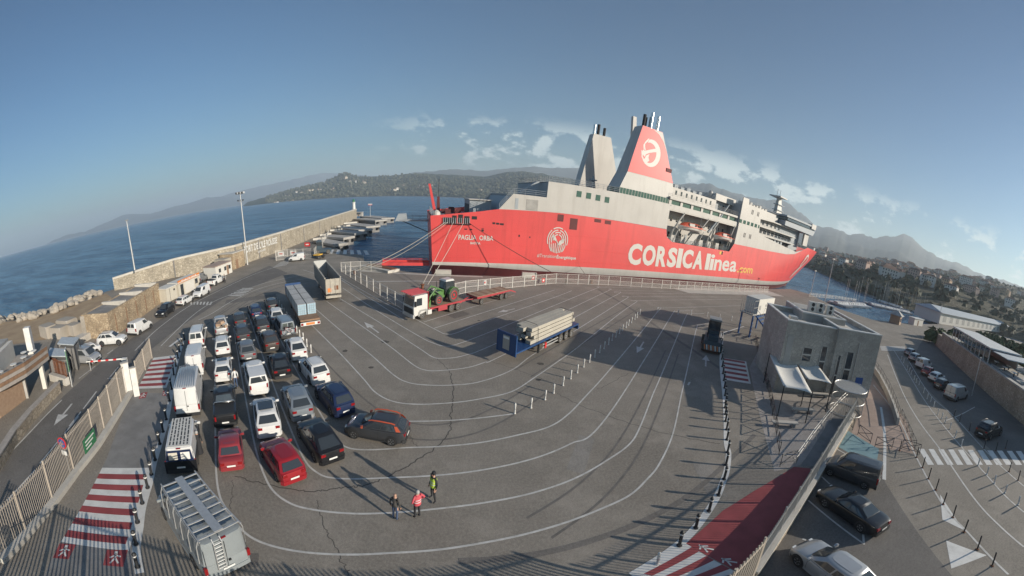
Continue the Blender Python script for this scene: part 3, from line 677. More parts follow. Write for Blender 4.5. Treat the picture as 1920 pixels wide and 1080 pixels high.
    if not (kind == 'bigvan' or kind == 'midvan'):
        g0, g1 = lp(s['rw'], s['rr'], .14), lp(s['rw'], s['rr'], .88)
        pts = [(g0[0]-.03, yb*.76, g0[1]+.01), (g0[0]-.045, 0, g0[1]+.01), (g0[0]-.03, -yb*.76, g0[1]+.01), (g1[0]-.03, -yt*.76, g1[1]+.01), (g1[0]-.045, 0, g1[1]+.01), (g1[0]-.03, yt*.76, g1[1]+.01)]
        if s.get('van'):
            for sgn in (1, -1):
                q = [(g0[0]-.06, sgn*yb*.74, g0[1]+.06), (g0[0]-.065, sgn*.05, g0[1]+.06), (g1[0]-.05, sgn*.05, g1[1]), (g1[0]-.04, sgn*yt*.74, g1[1])]
                pane(q if sgn > 0 else q[::-1], 'rear_window')
        else: pane(pts, 'rear_window')
    # ---- bumpers, lamps, plates, mirrors, wheels
    kr = hw*(.80 if not s.get('van') else .95)
    bp = MB(); bp.loft([[(x, y, z) for y, z in ((-k, .24), (-k, .50), (k, .50), (k, .24))] for x, k in ((-hl-.035, kr*.86), (-hl-.02, kr*1.0), (-hl+.16, hw*.965))])
    out.append(('rear_bumper', bp.mesh('car_rear_bumper_'+kind, 'black_plastic'), 'BUMP', None))
    bp = MB(); bp.loft([[(x, y, z) for y, z in ((-k, .22), (-k, .44), (k, .44), (k, .22))] for x, k in ((hl-.18, hw*.95), (hl+.0, hw*.80), (hl+.025, hw*.66))])
    out.append(('front_bumper', bp.mesh('car_front_bumper_'+kind, 'black_plastic'), 'BUMP', None))
    gm = MB(); gm.box(hl-.03, hl+.012, -hw*.42, hw*.42, s['nose']-.26, s['nose']-.12); out.append(('grille', gm.mesh('car_grille_'+kind, 'black_plastic'), None, None))
    lz = s['tail']-.16 if not s.get('van') else 1.0
    for sgn in (1, -1):
        tl = MB(); x0 = -hl
        if s.get('van'): tl.box(x0-.02, x0+.10, sgn*kr*.99-.07, sgn*kr*.99+.07, lz-.30, lz+.12)
        elif s.get('bed'): tl.box(x0-.015, x0+.10, sgn*kr*.96-.06, sgn*kr*.96+.06, .72, 1.05)
        else:
            y0, y1 = sorted((sgn*kr*.62, sgn*kr*1.02)); tl.loft([[(x0-.012, y0, lz-.09), (x0-.012, y0, lz+.06), (x0-.004, y1, lz+.08), (x0-.004, y1, lz-.10)], [(x0+.20, y0, lz-.09), (x0+.20, y0, lz+.06), (x0+.24, y1+sgn*.06, lz+.09), (x0+.24, y1+sgn*.06, lz-.08)]])
        out.append(('tail_light', tl.mesh('car_tail_light_'+kind, 'lamp_red'), None, None))
        hlm = MB(); y0, y1 = sorted((sgn*hw*.48, sgn*hw*.79)); zz = s['nose']-.13
        hlm.loft([[(hl+.004, y0, zz-.07), (hl+.004, y0, zz+.06), (hl-.05, y1, zz+.09), (hl-.05, y1, zz-.06)], [(hl-.25, y0, zz-.07), (hl-.25, y0, zz+.10), (hl-.32, y1+sgn*.06, zz+.13), (hl-.32, y1+sgn*.06, zz-.04)]])
        out.append(('headlight', hlm.mesh('car_headlight_'+kind, 'lamp_clear'), None, None))
        mi = MB(); mx, mz = wsx-.30, s['belt']+.12
        mi.loft([[(mx-.02, sgn*(hw-.06), mz-.05), (mx-.02, sgn*(hw-.06), mz+.05), (mx+.08, sgn*(hw-.06), mz+.04), (mx+.08, sgn*(hw-.06), mz-.04)],
                 [(mx-.05, sgn*(hw+.08), mz-.07), (mx-.05, sgn*(hw+.08), mz+.10), (mx+.09, sgn*(hw+.08), mz+.08), (mx+.09, sgn*(hw+.08), mz-.06)],
                 [(mx-.05, sgn*(hw+.19), mz-.05), (mx-.05, sgn*(hw+.19), mz+.09), (mx+.05, sgn*(hw+.19), mz+.07), (mx+.05, sgn*(hw+.19), mz-.04)]])
        out.append(('wing_mirror', mi.mesh('car_wing_mirror_'+kind, 'black_plastic'), 'MIRR', None))
        if s.get('rails'):
            rl = MB().tube([(rrx+.05, sgn*yt*.88, rrz+.035), (rrx+.18, sgn*yt*.90, rrz+.085), ((rrx+rfx)/2, sgn*yt*.92, (rrz+rfz)/2+.10), (rfx-.22, sgn*yt*.90, rfz+.075), (rfx-.08, sgn*yt*.88, rfz+.02)], .022, 6)
            out.append(('roof_rail', rl.mesh('car_roof_rail_'+kind, 'dark_metal', 60), 'RAIL', None))
        sk = MB(); ya, yc = sorted((sgn*hw*.93, sgn*(hw+.008))); sk.box(xr_+r+.08, xf_-r-.08, ya, yc, .21, .30); out.append(('sill', sk.mesh('car_sill_'+kind, 'black_plastic'), 'BUMP', None))
    pl = MB().box(-hl-.048, -hl-.036, -.26, .26, .52 if not s.get('van') else .60, .63 if not s.get('van') else .71)
    out.append(('number_plate', pl.mesh('car_plate_'+kind, 'plate_white'), None, None))
    dz = MB()
    for sgn in (1, -1):                                                    # shut lines of the doors, wheel arches
        for x in ((wsx-.18), (wsx+rrx)/2-.12) + (() if s.get('van') == 1 or s.get('bed') else (rrx+.32,)):
            ya, yc = sorted((sgn*(hw-.05), sgn*(hw+.003))); dz.box(x-.008, x+.008, ya, yc, .34, s['belt']-.10)
        for x in (xf_, xr_):
            am = MB(); ya, yc = (hw-.30, hw+.004) if sgn > 0 else (-hw-.004, -hw+.30); am.lathe([(r+.075, ya), (r+.075, yc)], 18, (x, 0, r+.02), 'y')
            am.v = [(p, q, max(z, .19)) for p, q, z in am.v]; out.append(('wheel_arch', am.mesh('car_arch_'+kind, 'black_plastic', 40), None, None))
    out.append(('door_seams', dz.mesh('car_seams_'+kind, 'black_plastic'), 'STUFF', None))
    wheel_name = '%.2f' % r
    if wheel_name not in WHEELS:
        ty = MB().lathe([(r*.60, -.10), (r*.92, -.105), (r, -.07), (r, .07), (r*.92, .105), (r*.66, .10), (r*.60, .06)], 20, (0,0,0), 'y').mesh('tyre', 'black_rubber', 30)
        rm = MB().lathe([(r*.66, -.02), (r*.66, .085), (r*.60, .092), (r*.56, .06), (r*.16, .075), (r*.10, .09), (.001, .09)], 20, (0,0,0), 'y')
        for k in range(5):
            a = k*2*math.pi/5
            rm.add([(r*.62*math.cos(a+d)*q, .095-(.01 if q < .5 else 0), r*.62*math.sin(a+d)*q) for q, d in ((.15,-.5),(1,-.13),(1,.13),(.15,.5))], [(0,1,2,3)])
        hole = MB()
        for k in range(5):
            a = (k+.5)*2*math.pi/5
            hole.add([(r*.55*math.cos(a+d)*q, .0925 - .012*(1-q), r*.55*math.sin(a+d)*q) for q, d in ((.45,-.30),(1,-.38),(1,0),(1,.38),(.45,.30))], [(0,1,2,3,4)])
        WHEELS[wheel_name] = (ty, rm.mesh('rim', 'alloy', 30), hole.mesh('rim_opening', 'black_plastic'))
    for x in (xf_, xr_):
        for sgn in (1, -1): out.append(('wheel', wheel_name, 'WHEEL', (x, sgn*(hw-.085), r, sgn)))
    if s.get('van') and kind in ('bigvan', 'midvan'):
        d = MB(); d.box(-hl-.012, -hl+.01, -.012, .012, .55, H-.25); d.box(-hl-.05, -hl-.008, -.16, -.05, 1.02, 1.10)
        d.box(-hl-.010, -hl+.01, -hw*.9, -hw*.885, .55, H-.3); d.box(-hl-.010, -hl+.01, hw*.885, hw*.9, .55, H-.3)
        out.append(('rear_door_seams', d.mesh('van_seam_'+kind, 'black_plastic'), 'STUFF', None))
        d = MB(); d.box(-hl+.02, -hl+.10, -.14, .14, H-.07, H-.02); out.append(('brake_light', d.mesh('van_brake_'+kind, 'lamp_red'), None, None))
    if s.get('ribs'):
        d = MB()
        for k in range(9):
            y = -yt*.80+1.6*yt*k/8; d.box(rrx+.10, rfx-.35, y-.028, y+.028, H-.03, H+.018)
        out.append(('roof_ribs', d.mesh('van_ribs_'+kind, 'paint_silver'), 'RIBS', None))
    if s.get('bed'):
        d = MB(); d.box(-hl+.10, -.98, -hw*.80, hw*.80, 1.118, 1.150); out.append(('load_bed', d.mesh('pickup_bed', 'black_plastic'), 'BED', None))
    return out
WHEELS, CARS = {}, {}
def recolour(o, mname):
    sl = o.material_slots[0]; sl.link = 'OBJECT'; sl.material = M[mname]
def car(name, kind, colour, pos, hd, label, cat='car', group=None, trim=None, skip=(), mirror=None, rail=None, bed=None):
    """pos: ground point under the middle of the rear bumper; hd: heading of the nose"""
    s = SPECS[kind]
    c = Vector(pos) + Vector((math.cos(hd), math.sin(hd), 0))*(s['L']/2+.03)
    root = thing(name, label, cat, (c.x, c.y, .012), hd, group)
    if kind not in CARS: CARS[kind] = car_meshes(kind)
    for nm, data, role, extra in CARS[kind]:
        if nm in skip: continue
        if role == 'WHEEL':
            x, y, z, sgn = extra; ty, rm, ho = WHEELS[data]
            w = link('wheel', ty, root, (x, y, z), 0 if sgn > 0 else math.pi)
            link('rim', rm, w); link('rim_opening', ho, w)
            continue
        o = link(nm, data, root)
        if role == 'BODY': recolour(o, colour)
        elif role == 'BUMP' and trim: recolour(o, trim)
        elif role == 'MIRR': recolour(o, mirror or colour)
        elif role == 'RAIL' and rail: recolour(o, rail)
        elif role == 'BED' and bed: recolour(o, bed)
        elif role == 'RIBS': o['kind'] = 'stuff'
        elif role == 'STUFF': o['kind'] = 'stuff'
    return root
def tilt_roof(o): return o
# ---- the five queueing columns, each listed from the back of the queue to its head: photograph position of the rear bumper
QG = 'vehicles queueing in the boarding lanes'
def hd(a, b): return heading(spot(*a), spot(*b))
def column(rows, last):
    for i, row in enumerate(rows):
        px, nxt = row[0], (row[1] if row[1] else (rows[i+1][0] if i+1 < len(rows) else last))
        row[2](spot(*px), hd(px, nxt))
def C(name, kind, colour, label, cat='car', **kw):
    return lambda p, h_: car(name, kind, colour, p, h_, label, cat, kw.pop('group', QG), **kw)
ROOTS = {}
def keep(key, fn):
    def g(p, h_): ROOTS[key] = fn(p, h_)
    return g
column([
 [(434,1079), (320,925), keep('rack', C('panel_van', 'bigvan', 'paint_vangrey', 'grey panel van with aluminium ladder rack on roof and rear ladder', 'van', trim='paint_vangrey', skip=('roof_ribs',)))],
 [(343,893), (357,760), keep('bluevan', C('delivery_van', 'midvan', 'paint_white', 'small old van with white roof and black lower body, rear windows boarded', 'van'))],
 [(354,786), (371,655), keep('white_big', C('panel_van', 'bigvan', 'paint_white', 'tall white panel van with ribbed silver roof behind grey van', 'van'))],
 [(366,705), (375,640), C('panel_van', 'midvan', 'paint_white', 'white van with grey ribbed roof just ahead of tall white van', 'van', trim='paint_white')],
 [(370,656), (377,625), C('minivan', 'minivan', 'paint_white', 'white minivan with roof rails leading the leftmost column', 'van')],
], (380,610))
column([
 [(436,889), (431,800), C('old_hatchback', 'boxy', 'paint_oldred', 'old boxy faded red car at the back of second column', trim='paint_oldred')],
 [(425,806), (421,718), keep('black_pickup', C('pickup_truck', 'pickup', 'paint_black', 'black pickup truck with covered load bed ahead of old red car', 'pickup', bed='black_plastic'))],
 [(420,720), None, keep('hatch_sun', C('hatchback', 'fivedoor', 'paint_white', 'white five door hatchback with dark sunroof ahead of black pickup', trim='paint_white'))],
 [(419.5,673), None, C('compact_suv', 'suv', 'paint_white', 'white compact sport utility car with silver rails in second column', rail='paint_silver')],
 [(417,634), (413,608), keep('loaded_pickup', C('pickup_truck', 'pickup', 'paint_silver', 'silver pickup with loaded bed at the head of second column', 'pickup', bed='wood_grey'))],
], (412,600))
column([
 [(555,911), (499,826), C('hatchback', 'hatch', 'paint_red', 'bright red hatchback turned outward at back of third column', trim='paint_red')],
 [(507,826), (492,745), keep('suv_sun', C('sport_utility_car', 'crossover', 'paint_white', 'white crossover with long black sunroof ahead of red hatchback', trim='paint_white'))],
 [(488,745), (470,684), keep('canopy_pickup', C('pickup_truck', 'pickup', 'paint_white', 'white pickup with hard canopy over its load bed', 'pickup', bed='paint_white', trim='paint_white'))],
 [(468,683), None, C('crossover_car', 'crossover', 'paint_grey', 'dark grey crossover with red tail lights ahead of white canopy pickup')],
 [(458,646), None, C('compact_car', 'suv', 'paint_charcoal', 'charcoal compact car fifth in the third column')],
 [(452,616), (449,600), C('small_car', 'fivedoor', 'paint_charcoal', 'charcoal small car leading the third column')],
], (445,590))
column([
 [(626,874), (570,795), C('crossover_car', 'coupe_suv', 'paint_black', 'black crossover turned outward beside bright red hatchback', trim='paint_black')],
 [(570,793), (540,720), C('sport_utility_car', 'crossover', 'paint_steel', 'grey blue crossover with silver tail ahead of black crossover', trim='paint_silver')],
 [(531,715), (515,665), C('compact_suv', 'coupe_suv', 'paint_black', 'black compact car with wide red tail lights in fourth column')],
 [(512,663), None, C('estate_car', 'suv', 'paint_brown', 'dark brown sport utility car in the middle of fourth column')],
 [(495.5,628), None, C('compact_car', 'crossover', 'paint_charcoal', 'dark grey car second from the head of fourth column', trim='paint_silver')],
 [(483,600), (474,580), C('estate_car', 'estate', 'paint_navy', 'dark navy estate car leading the fourth column')],
], (470,575))
column([
 [(650,785), (600,728), C('sport_utility_car', 'suv', 'paint_navy', 'dark blue sport utility car at back of fifth column', trim='paint_navy')],
 [(605,725), (568,680), C('compact_suv', 'suv', 'paint_white', 'white compact sport utility car with black roof rails ahead of dark blue one', trim='paint_white')],
 [(563,679), (545,640), C('coupe_crossover', 'coupe_suv', 'paint_white', 'white coupe like crossover beside the white bollards', trim='paint_white')],
 [(542,637), (524,610), keep('bikes', C('estate_car', 'minivan', 'paint_steel', 'grey people carrier with bicycles on its tailgate'))],
 [(522,611), None, C('hatchback', 'crossover', 'paint_white', 'white hatchback ahead of the car with bicycles', trim='paint_silver')],
 [(513,585), (505,570), C('city_car', 'hatch', 'paint_charcoal', 'dark small car at the head of fifth column')],
], (505,570))
# grey and orange crossover standing across the lanes
_a, _b = spot(737,838.5), spot(663,824); _h = heading(_a, _b); _n = Vector((-math.sin(_h), math.cos(_h), 0)); _d = Vector((math.cos(_h), math.sin(_h), 0))
if _n.y < 0: _n = -_n
_mid = (_a+_b)/2 + _n*.92
c3 = car('crossover_car', 'fivedoor', 'paint_charcoal', _mid-_d*2.15, _h, 'charcoal crossover with orange roof trim standing across the lanes', 'car', QG, mirror='paint_orange')
for sgn in (1, -1):
    m = MB().tube([(-1.45,sgn*.66,1.43),(-1.2,sgn*.68,1.50),(-.5,sgn*.70,1.535),(.15,sgn*.68,1.505),(.35,sgn*.66,1.43)], .045, 6); m.build('roof_rail', 'paint_orange', c3, smooth=60)
    MB().add([(-1.86,sgn*.80,1.06),(-1.55,sgn*.835,1.05),(-1.40,sgn*.74,1.36),(-1.60,sgn*.72,1.36)], [(0,1,2,3) if sgn < 0 else (3,2,1,0)]).build('rear_quarter_panel', 'paint_orange', c3)

def parked(name, kind, colour, rear, front, label, cat='car', group='cars parked along the outer road', **kw):
    return car(name, kind, colour, spot(*rear), hd(rear, front), label, cat, group, **kw)
parked('compact_suv', 'suv', 'paint_white', (186,647), (236,643), 'white compact sport utility car parked facing the barrier road')
parked('hatchback', 'boxy', 'paint_white', (188,657), (160,668), 'white boxy hatchback parked nose in behind grey people carrier')
parked('people_carrier', 'minivan', 'paint_silver', (133,678), (168,680), 'silver grey people carrier parked beside the barrier gate')
parked('small_van', 'smallvan', 'paint_white', (248,632), (281,612), 'white small van parked by the stone store, rear to camera', 'van')
parked('off_road_car', 'suv', 'paint_black', (322,582), (296,601), 'black off road car parked past the white small van', skip=('roof_rail',))
parked('city_car', 'hatch', 'paint_white', (336,576), (356,565), 'white small hatchback parked by the snack kiosk')
parked('small_van', 'smallvan', 'paint_white', (389,549), (368,561), 'white small van nose toward camera beside the snack kiosk', 'van')
parked('pickup_truck', 'pickup', 'paint_white', (394,538), (417,527), 'white pickup parked by the pale site cabin', 'pickup')
parked('estate_car', 'smallvan', 'paint_grey', (370,533), (384,525), 'grey small van parked behind white pickup', 'van')
parked('saloon_car', 'estate', 'paint_charcoal', (392,523), (412,514), 'dark estate car parked against the pale site cabin')
parked('hatchback', 'hatch', 'paint_black', (522,466), (537,461), 'black hatchback parked under the port wall', group='cars on the mole')
parked('hatchback', 'hatch', 'paint_steel', (538,459.5), (549,455), 'grey hatchback parked next to black one under port wall', group='cars on the mole')
parked('small_van', 'smallvan', 'paint_white', (572,488), (545,490), 'white small van before the mole gate', 'van', group='cars on the mole')
PG = 'cars in the lower car park'
car('people_carrier', 'smallvan', 'paint_charcoal', spot(1645,915), hd((1645,915),(1565,885)), 'charcoal boxy family car parked below the retaining wall', 'car', PG)
_a, _b = spot(1615.5,1002), spot(1542,950); _h = heading(_a, _b); _d = Vector((math.cos(_h), math.sin(_h), 0)); _n = Vector((-math.sin(_h), math.cos(_h), 0)); _n = _n if _n.x > 0 or _n.y > 0 else -_n
_nn = _n if (_a+_n).length > _a.length else -_n
car('saloon_car', 'sedan', 'paint_black', (_a+_b)/2+_nn*.9-_d*2.45, _h, 'long black saloon car with chrome trim in lower car park', 'car', PG, trim='paint_black')
_e = spot(1492,1060)+_nn*.85
car('hatchback', 'fivedoor', 'paint_silver', _e-_d*3.55, _h, 'silver hatchback cut by the bottom edge of the lower car park', 'car', PG, trim='paint_silver')
SG = 'cars parked along the right street'
for nm, k, c, a, b, lb in (('sport_utility_car','suv','paint_black',(1838,822),(1882,804),'black sport utility car parked past the zebra crossing'),
        ('delivery_van','midvan','paint_silver',(1779,750),(1826,738),'grey van with glinting windscreen parked on the right street'),
        ('compact_car','hatch','paint_charcoal',(1757,730),(1799,720),'dark hatchback between white hatchback and grey van'),
        ('hatchback','fivedoor','paint_white',(1746,717),(1788,708),'white hatchback parked between red and dark cars on the street'),
        ('sports_car','boxy','paint_oldred',(1732,705),(1774,697),'red car with black roof parked on the right street'),
        ('small_van','smallvan','paint_white',(1722,692),(1763,686),'white small van parked ahead of the red car'),
        ('hatchback','fivedoor','paint_silver',(1708,678),(1748,673),'silver hatchback near the pink crossing'),
        ('hatchback','hatch','paint_steel',(1700,668),(1737,663),'blue grey hatchback farthest up the row by the crossing'),
        ('parked_car','hatch','paint_grey',(1790,672),(1768,660),'grey hatchback parked against the stone terrace wall'),
        ('parked_car','fivedoor','paint_white',(1741,632),(1752,650),'white car pulling out below the terrace')):
    parked(nm, k, c, a, b, lb, 'van' if 'van' in nm else 'car', SG).scale = (1.12,)*3
# --- extras on single vehicles
def panel(root, name, pts, matn): return MB().poly(pts).build(name, matn, root)
o = ROOTS['suv_sun']; MB().add([(.12,-.55,1.605),(.12,.55,1.605),(-1.05,.53,1.625),(-1.05,-.53,1.625)], [(0,1,2,3)]).build('sunroof', 'glass', o)
o = ROOTS['hatch_sun']; MB().add([(.05,-.48,1.49),(.05,.48,1.49),(-.65,.47,1.50),(-.65,-.47,1.50)], [(0,1,2,3)]).build('sunroof', 'glass', o)
o = ROOTS['black_pickup']; MB().tube([(-.95,-.84,1.14),(-.95,-.72,1.30),(-.95,.72,1.30),(-.95,.84,1.14)], .03).build('roll_bar', 'chrome', o)
o = ROOTS['canopy_pickup']
cp = MB(); cp.loft([[(-2.62,-.86,1.10),(-2.50,-.70,1.74),(-2.50,.70,1.74),(-2.62,.86,1.10)], [(-1.5,-.88,1.10),(-1.5,-.73,1.80),(-1.5,.73,1.80),(-1.5,.88,1.10)], [(-.80,-.88,1.10),(-.72,-.72,1.79),(-.72,.72,1.79),(-.80,.88,1.10)]]); cp.build('canopy', 'paint_white', o, smooth=30)
MB().add([(-2.635,-.68,1.24),(-2.55,-.60,1.66),(-2.55,.60,1.66),(-2.635,.68,1.24)], [(0,1,2,3)]).build('rear_window', 'glass', o)
for sgn in (1,-1): MB().add([(-2.3,sgn*.872,1.24),(-1.0,sgn*.875,1.24),(-1.0,sgn*.79,1.64),(-2.25,sgn*.785,1.62)], [(0,1,2,3) if sgn < 0 else (3,2,1,0)]).build('side_window', 'glass', o)
o = ROOTS['loaded_pickup']
for k in range(9): MB().cbox((-1.75+random.uniform(-.6,.5), random.uniform(-.55,.55), 1.25+random.uniform(0,.35)), (random.uniform(.3,.8), random.uniform(.3,.6), random.uniform(.2,.4)), random.uniform(-.5,.5)).build('cargo_box', random.choice(('container_white','wood_board','sail_cloth')), o)
o = ROOTS['bluevan']
MB().loft([[(-2.5,-.98,.25),(-2.5,-.98,1.12),(-2.5,.98,1.12),(-2.5,.98,.25)],[(1.9,-.98,.25),(1.9,-.98,1.10),(1.9,.98,1.10),(1.9,.98,.25)]]).build('lower_panel', 'paint_black', o)
MB().add([(-2.515,-.86,1.10),(-2.505,-.74,1.84),(-2.505,.74,1.84),(-2.515,.86,1.10)], [(0,1,2,3)]).build('rear_doors', 'paint_navy', o)
for y0, y1, mm in ((.10,.66,'container_cream'),(-.66,-.10,'sail_cloth')): MB().add([(-2.525,y0,1.22),(-2.518,y0,1.72),(-2.518,y1,1.72),(-2.525,y1,1.22)], [(0,1,2,3)]).build('rear_window', mm, o)
MB().box(-2.30,1.0,-.70,.70,1.965,1.99).build('roof_sheet', 'container_white', o)
for k in range(6):
    y = -.55+.22*k
    t_ = MB(); x = -2.1
    while x < .8:
        w = random.uniform(.15,.5); t_.box(x, x+w, y-.045, y+.045, 1.990, 1.994); x += w+.09
    t_.build('roof_lettering', 'dark_metal', o)
# ladder rack of the grey van
o = ROOTS['rack']
for sgn in (1,-1):
    MB().tube([(-2.85,sgn*.92,2.66),(1.55,sgn*.92,2.66)], .035).build('rack_rail', 'galvanised', o)
    MB().tube([(-2.8,sgn*.95,2.50),(1.5,sgn*.95,2.50)], .02).build('rack_rail', 'galvanised', o)
    for k in range(6):
        x = -2.7+.82*k; MB().tube([(x,sgn*.92,2.66),(x,sgn*1.04,2.3),(x+.02,sgn*1.06,1.25)], .025).build('side_bar', 'galvanised', o)
for k in range(9): MB().box(-2.72+.50*k,-2.64+.50*k,-.92,.92,2.64,2.69).build('rack_slat', 'galvanised', o)
MB().box(-2.7,1.5,-.20,.20,2.70,2.73).build('walkway', 'galvanised', o)
for sgn in (1,-1): MB().tube([(-3.07,.30+sgn*.17,.75),(-3.09,.30+sgn*.17,2.5),(-2.92,.30+sgn*.17,2.66)], .025).build('ladder_rail', 'galvanised', o)
for k in range(8): MB().tube([(-3.075-.002*k,.13,.90+.22*k),(-3.075-.002*k,.47,.90+.22*k)], .02).build('ladder_rung', 'galvanised', o)
# bicycles on the tailgate
bo = ROOTS['bikes']
def bicycle(loc, rz, label, colr):
    t = thing('bicycle', label, 'bicycle', loc, rz, 'bicycles carried on the tailgate rack')
    for x in (-.52,.52):
        w = MB(); 
        w.tube([(x+.33*math.cos(a*math.pi/9),0,.34+.33*math.sin(a*math.pi/9)) for a in range(19)], .022, 5, cap=False); w.build('wheel', 'black_rubber', t)
    f = MB(); f.tube([(-.52,0,.34),(-.15,0,.72),(.40,0,.78),(.52,0,.34)], .02); f.tube([(-.15,0,.72),(-.08,0,.32),(.40,0,.74)], .02); f.tube([(-.52,0,.34),(-.08,0,.32)], .018); f.build('frame', colr, t)
    MB().tube([(.38,-.28,.98),(.40,0,.95),(.38,.28,.98)], .016).tube([(.40,0,.78),(.40,0,.95)],.016).build('handlebar', 'dark_metal', t)
    MB().box(-.30,-.05,-.06,.06,.80,.85).build('saddle', 'black_plastic', t)
_hd = bo.rotation_euler.z
for k, (cn_, lb) in enumerate((('paint_red','red framed bicycle hung nearest the tailgate of grey people carrier'),('paint_white','white framed bicycle hung outermost behind grey people carrier'))):
    q = bo.location - Vector((math.cos(_hd), math.sin(_hd), 0))*(2.55+.22*k)
    bicycle((q.x, q.y, .62), _hd+math.pi/2, lb, cn_)
# ================================================================== the ferry
mat('ship_red', (.68,.074,.070), .45, var=.09, vscale=.10, bump=.10, bscale=.35, coat=.1, dirt=.42, dscale=1.0, streak=(.55,.55,.05))
mat('ship_white', (.50,.475,.435), .5, var=.06, vscale=.16, bump=.06, bscale=.4, dirt=.34, dscale=1.0, streak=(.6,.6,.06))
mat('ship_anti', (.115,.022,.022), .7, var=.2, vscale=.3)
mat('ship_deck', (.20,.21,.215), .8, var=.12, vscale=.3)
mat('ship_grey', (.33,.36,.38), .6, var=.05)
mat('ship_dark', (.02,.018,.02), .8)
mat('ship_lettering', (.60,.57,.52), .5)
mat('ship_yellow', (.72,.42,.06), .5)
mat('boat_orange', (.55,.085,.035), .45)
SHIP_A, SHIP_H = (-6.798, 73.435), R(7.9636)
ferry = thing('ferry', 'large red and white car ferry moored stern left along the quay', 'ferry', (SHIP_A[0], SHIP_A[1], 0), SHIP_H)
BEAM = 24.0
def sclamp(x): return max(0.0, min(1.0, x))
def stem(z): return 153 + 23*max(0, min(1.2, (z+1.2)/14.7))
def inset(u, z):
    st = 98 + 34*sclamp((z+1)/13)
    v = 12*sclamp((u-st)/(stem(z)-st))**2.2
    if z < 1: v += (1.0-z)*.45*(1+1.5*sclamp((20-u)/20))
    return min(v, 11.98)
def tabf(t): return lambda u: interp(t, u)
red_top = tabf([(0,10.2),(9.8,11.3),(13.8,11.95),(28,12.25),(59.35,12.15),(59.9,10.3),(62.2,9.3),(87.8,9.35),(89.7,11.9),(112,12.05),(126,12.4),(133,13.2),(140,15.6),(146,17.2),(160,17.0),(180,16.6)])
US = [0,2,6,9.8,13.8,18,24,28,34,40,46,52,56,59.35,59.9,62.2,66,70,75,80,84,87.8,89.7,93,97,101,105,109,112,116,120,123,126,129.5,133,136.5,140,143,146,149,152,155,158,161,164,167,170,173,176,179]
def hull_band(name, z0, z1, material, nz=5):
    near, far = MB(), MB()
    f0, f1 = (z0 if callable(z0) else (lambda u: z0)), (z1 if callable(z1) else (lambda u: z1))
    for m, side in ((near, 0), (far, 1)):
        rings = []
        for u in US:
            r_ = []
            for k in range(nz+1):
                z = f0(u)+(f1(u)-f0(u))*k/nz; uu = min(u, stem(z)) - (.06*z if u == 0 else 0); v = inset(uu, z) if u < 179 else 11.98
                r_.append((uu, v if side == 0 else BEAM-v, z))
            rings.append(r_ if side == 0 else r_[::-1])
        m.loft(rings, closed=False, cap=False)
    near.f = [q[::-1] for q in near.f]; far.f = [q[::-1] for q in far.f]
    near.add(far.v, far.f)
    bmv = near
    return bmv.build(name, material, ferry, smooth=50)
hull_red = hull_band('hull', 1.55, red_top, 'ship_red', 7)
boot_low = tabf([(0,.98),(8,.85),(22,.25),(40,0),(180,0)])
hull_band('boot_stripe', boot_low, 1.55, 'ship_white', 2)
hull_band('underwater_hull', -2.6, boot_low, 'ship_anti', 4)
MB().add([(0,inset(0,-2),-2),(0,BEAM-inset(0,-2),-2),(-.02,BEAM,1.5),(-.62,BEAM,10.2),(-.62,0,10.2),(-.02,0,1.5)], [(0,1,2,3,4,5)[::-1]]).build('transom', 'ship_red', ferry)
MB().box(-.3,13.9,.15,BEAM-.15,10.0,10.1).build('mooring_deck', 'ship_deck', ferry)
MB().prism([(13.8,.2),(112,.2),(126,.5),(140,3),(155,7),(166,12),(155,17),(140,21),(126,23.5),(112,23.8),(13.8,23.8)], 9.05, 9.2).build('main_deck', 'ship_deck', ferry)
def splate(name, prof, v0=0, v1=.2, material='ship_white', parent=None): return MB().xprism(prof, v0, v1).build(name, material, parent or ferry)
splate('aft_side_plating', [(13.8,11.95),(16.8,15.1),(24.4,15.05),(24.5,18.25),(43.4,18.35),(59.4,18.35),(59.4,12.2),(28,12.27)], -.01, .3)
splate('far_side_plating', [(13.8,11.95),(16.8,15.1),(24.4,15.05),(24.5,18.25),(59.4,18.35),(90,19),(90,12),(28,12.27)], BEAM-.3, BEAM)
MB().box(16.8,24.6,.3,BEAM-.3,14.6,14.75).build('aft_deck', 'ship_deck', ferry)
MB().box(24.5,60,.3,BEAM-.3,18.0,18.15).build('sun_deck', 'ship_deck', ferry)
splate('aft_bulkhead', [(24.5,14.7),(24.9,14.7),(24.9,18.2),(24.5,18.2)], .3, BEAM-.3, 'ship_grey')
splate('lower_aft_bulkhead', [(13.9,9.9),(14.3,9.9),(17.2,14.8),(16.9,14.8)], .3, BEAM-.3, 'ship_grey')
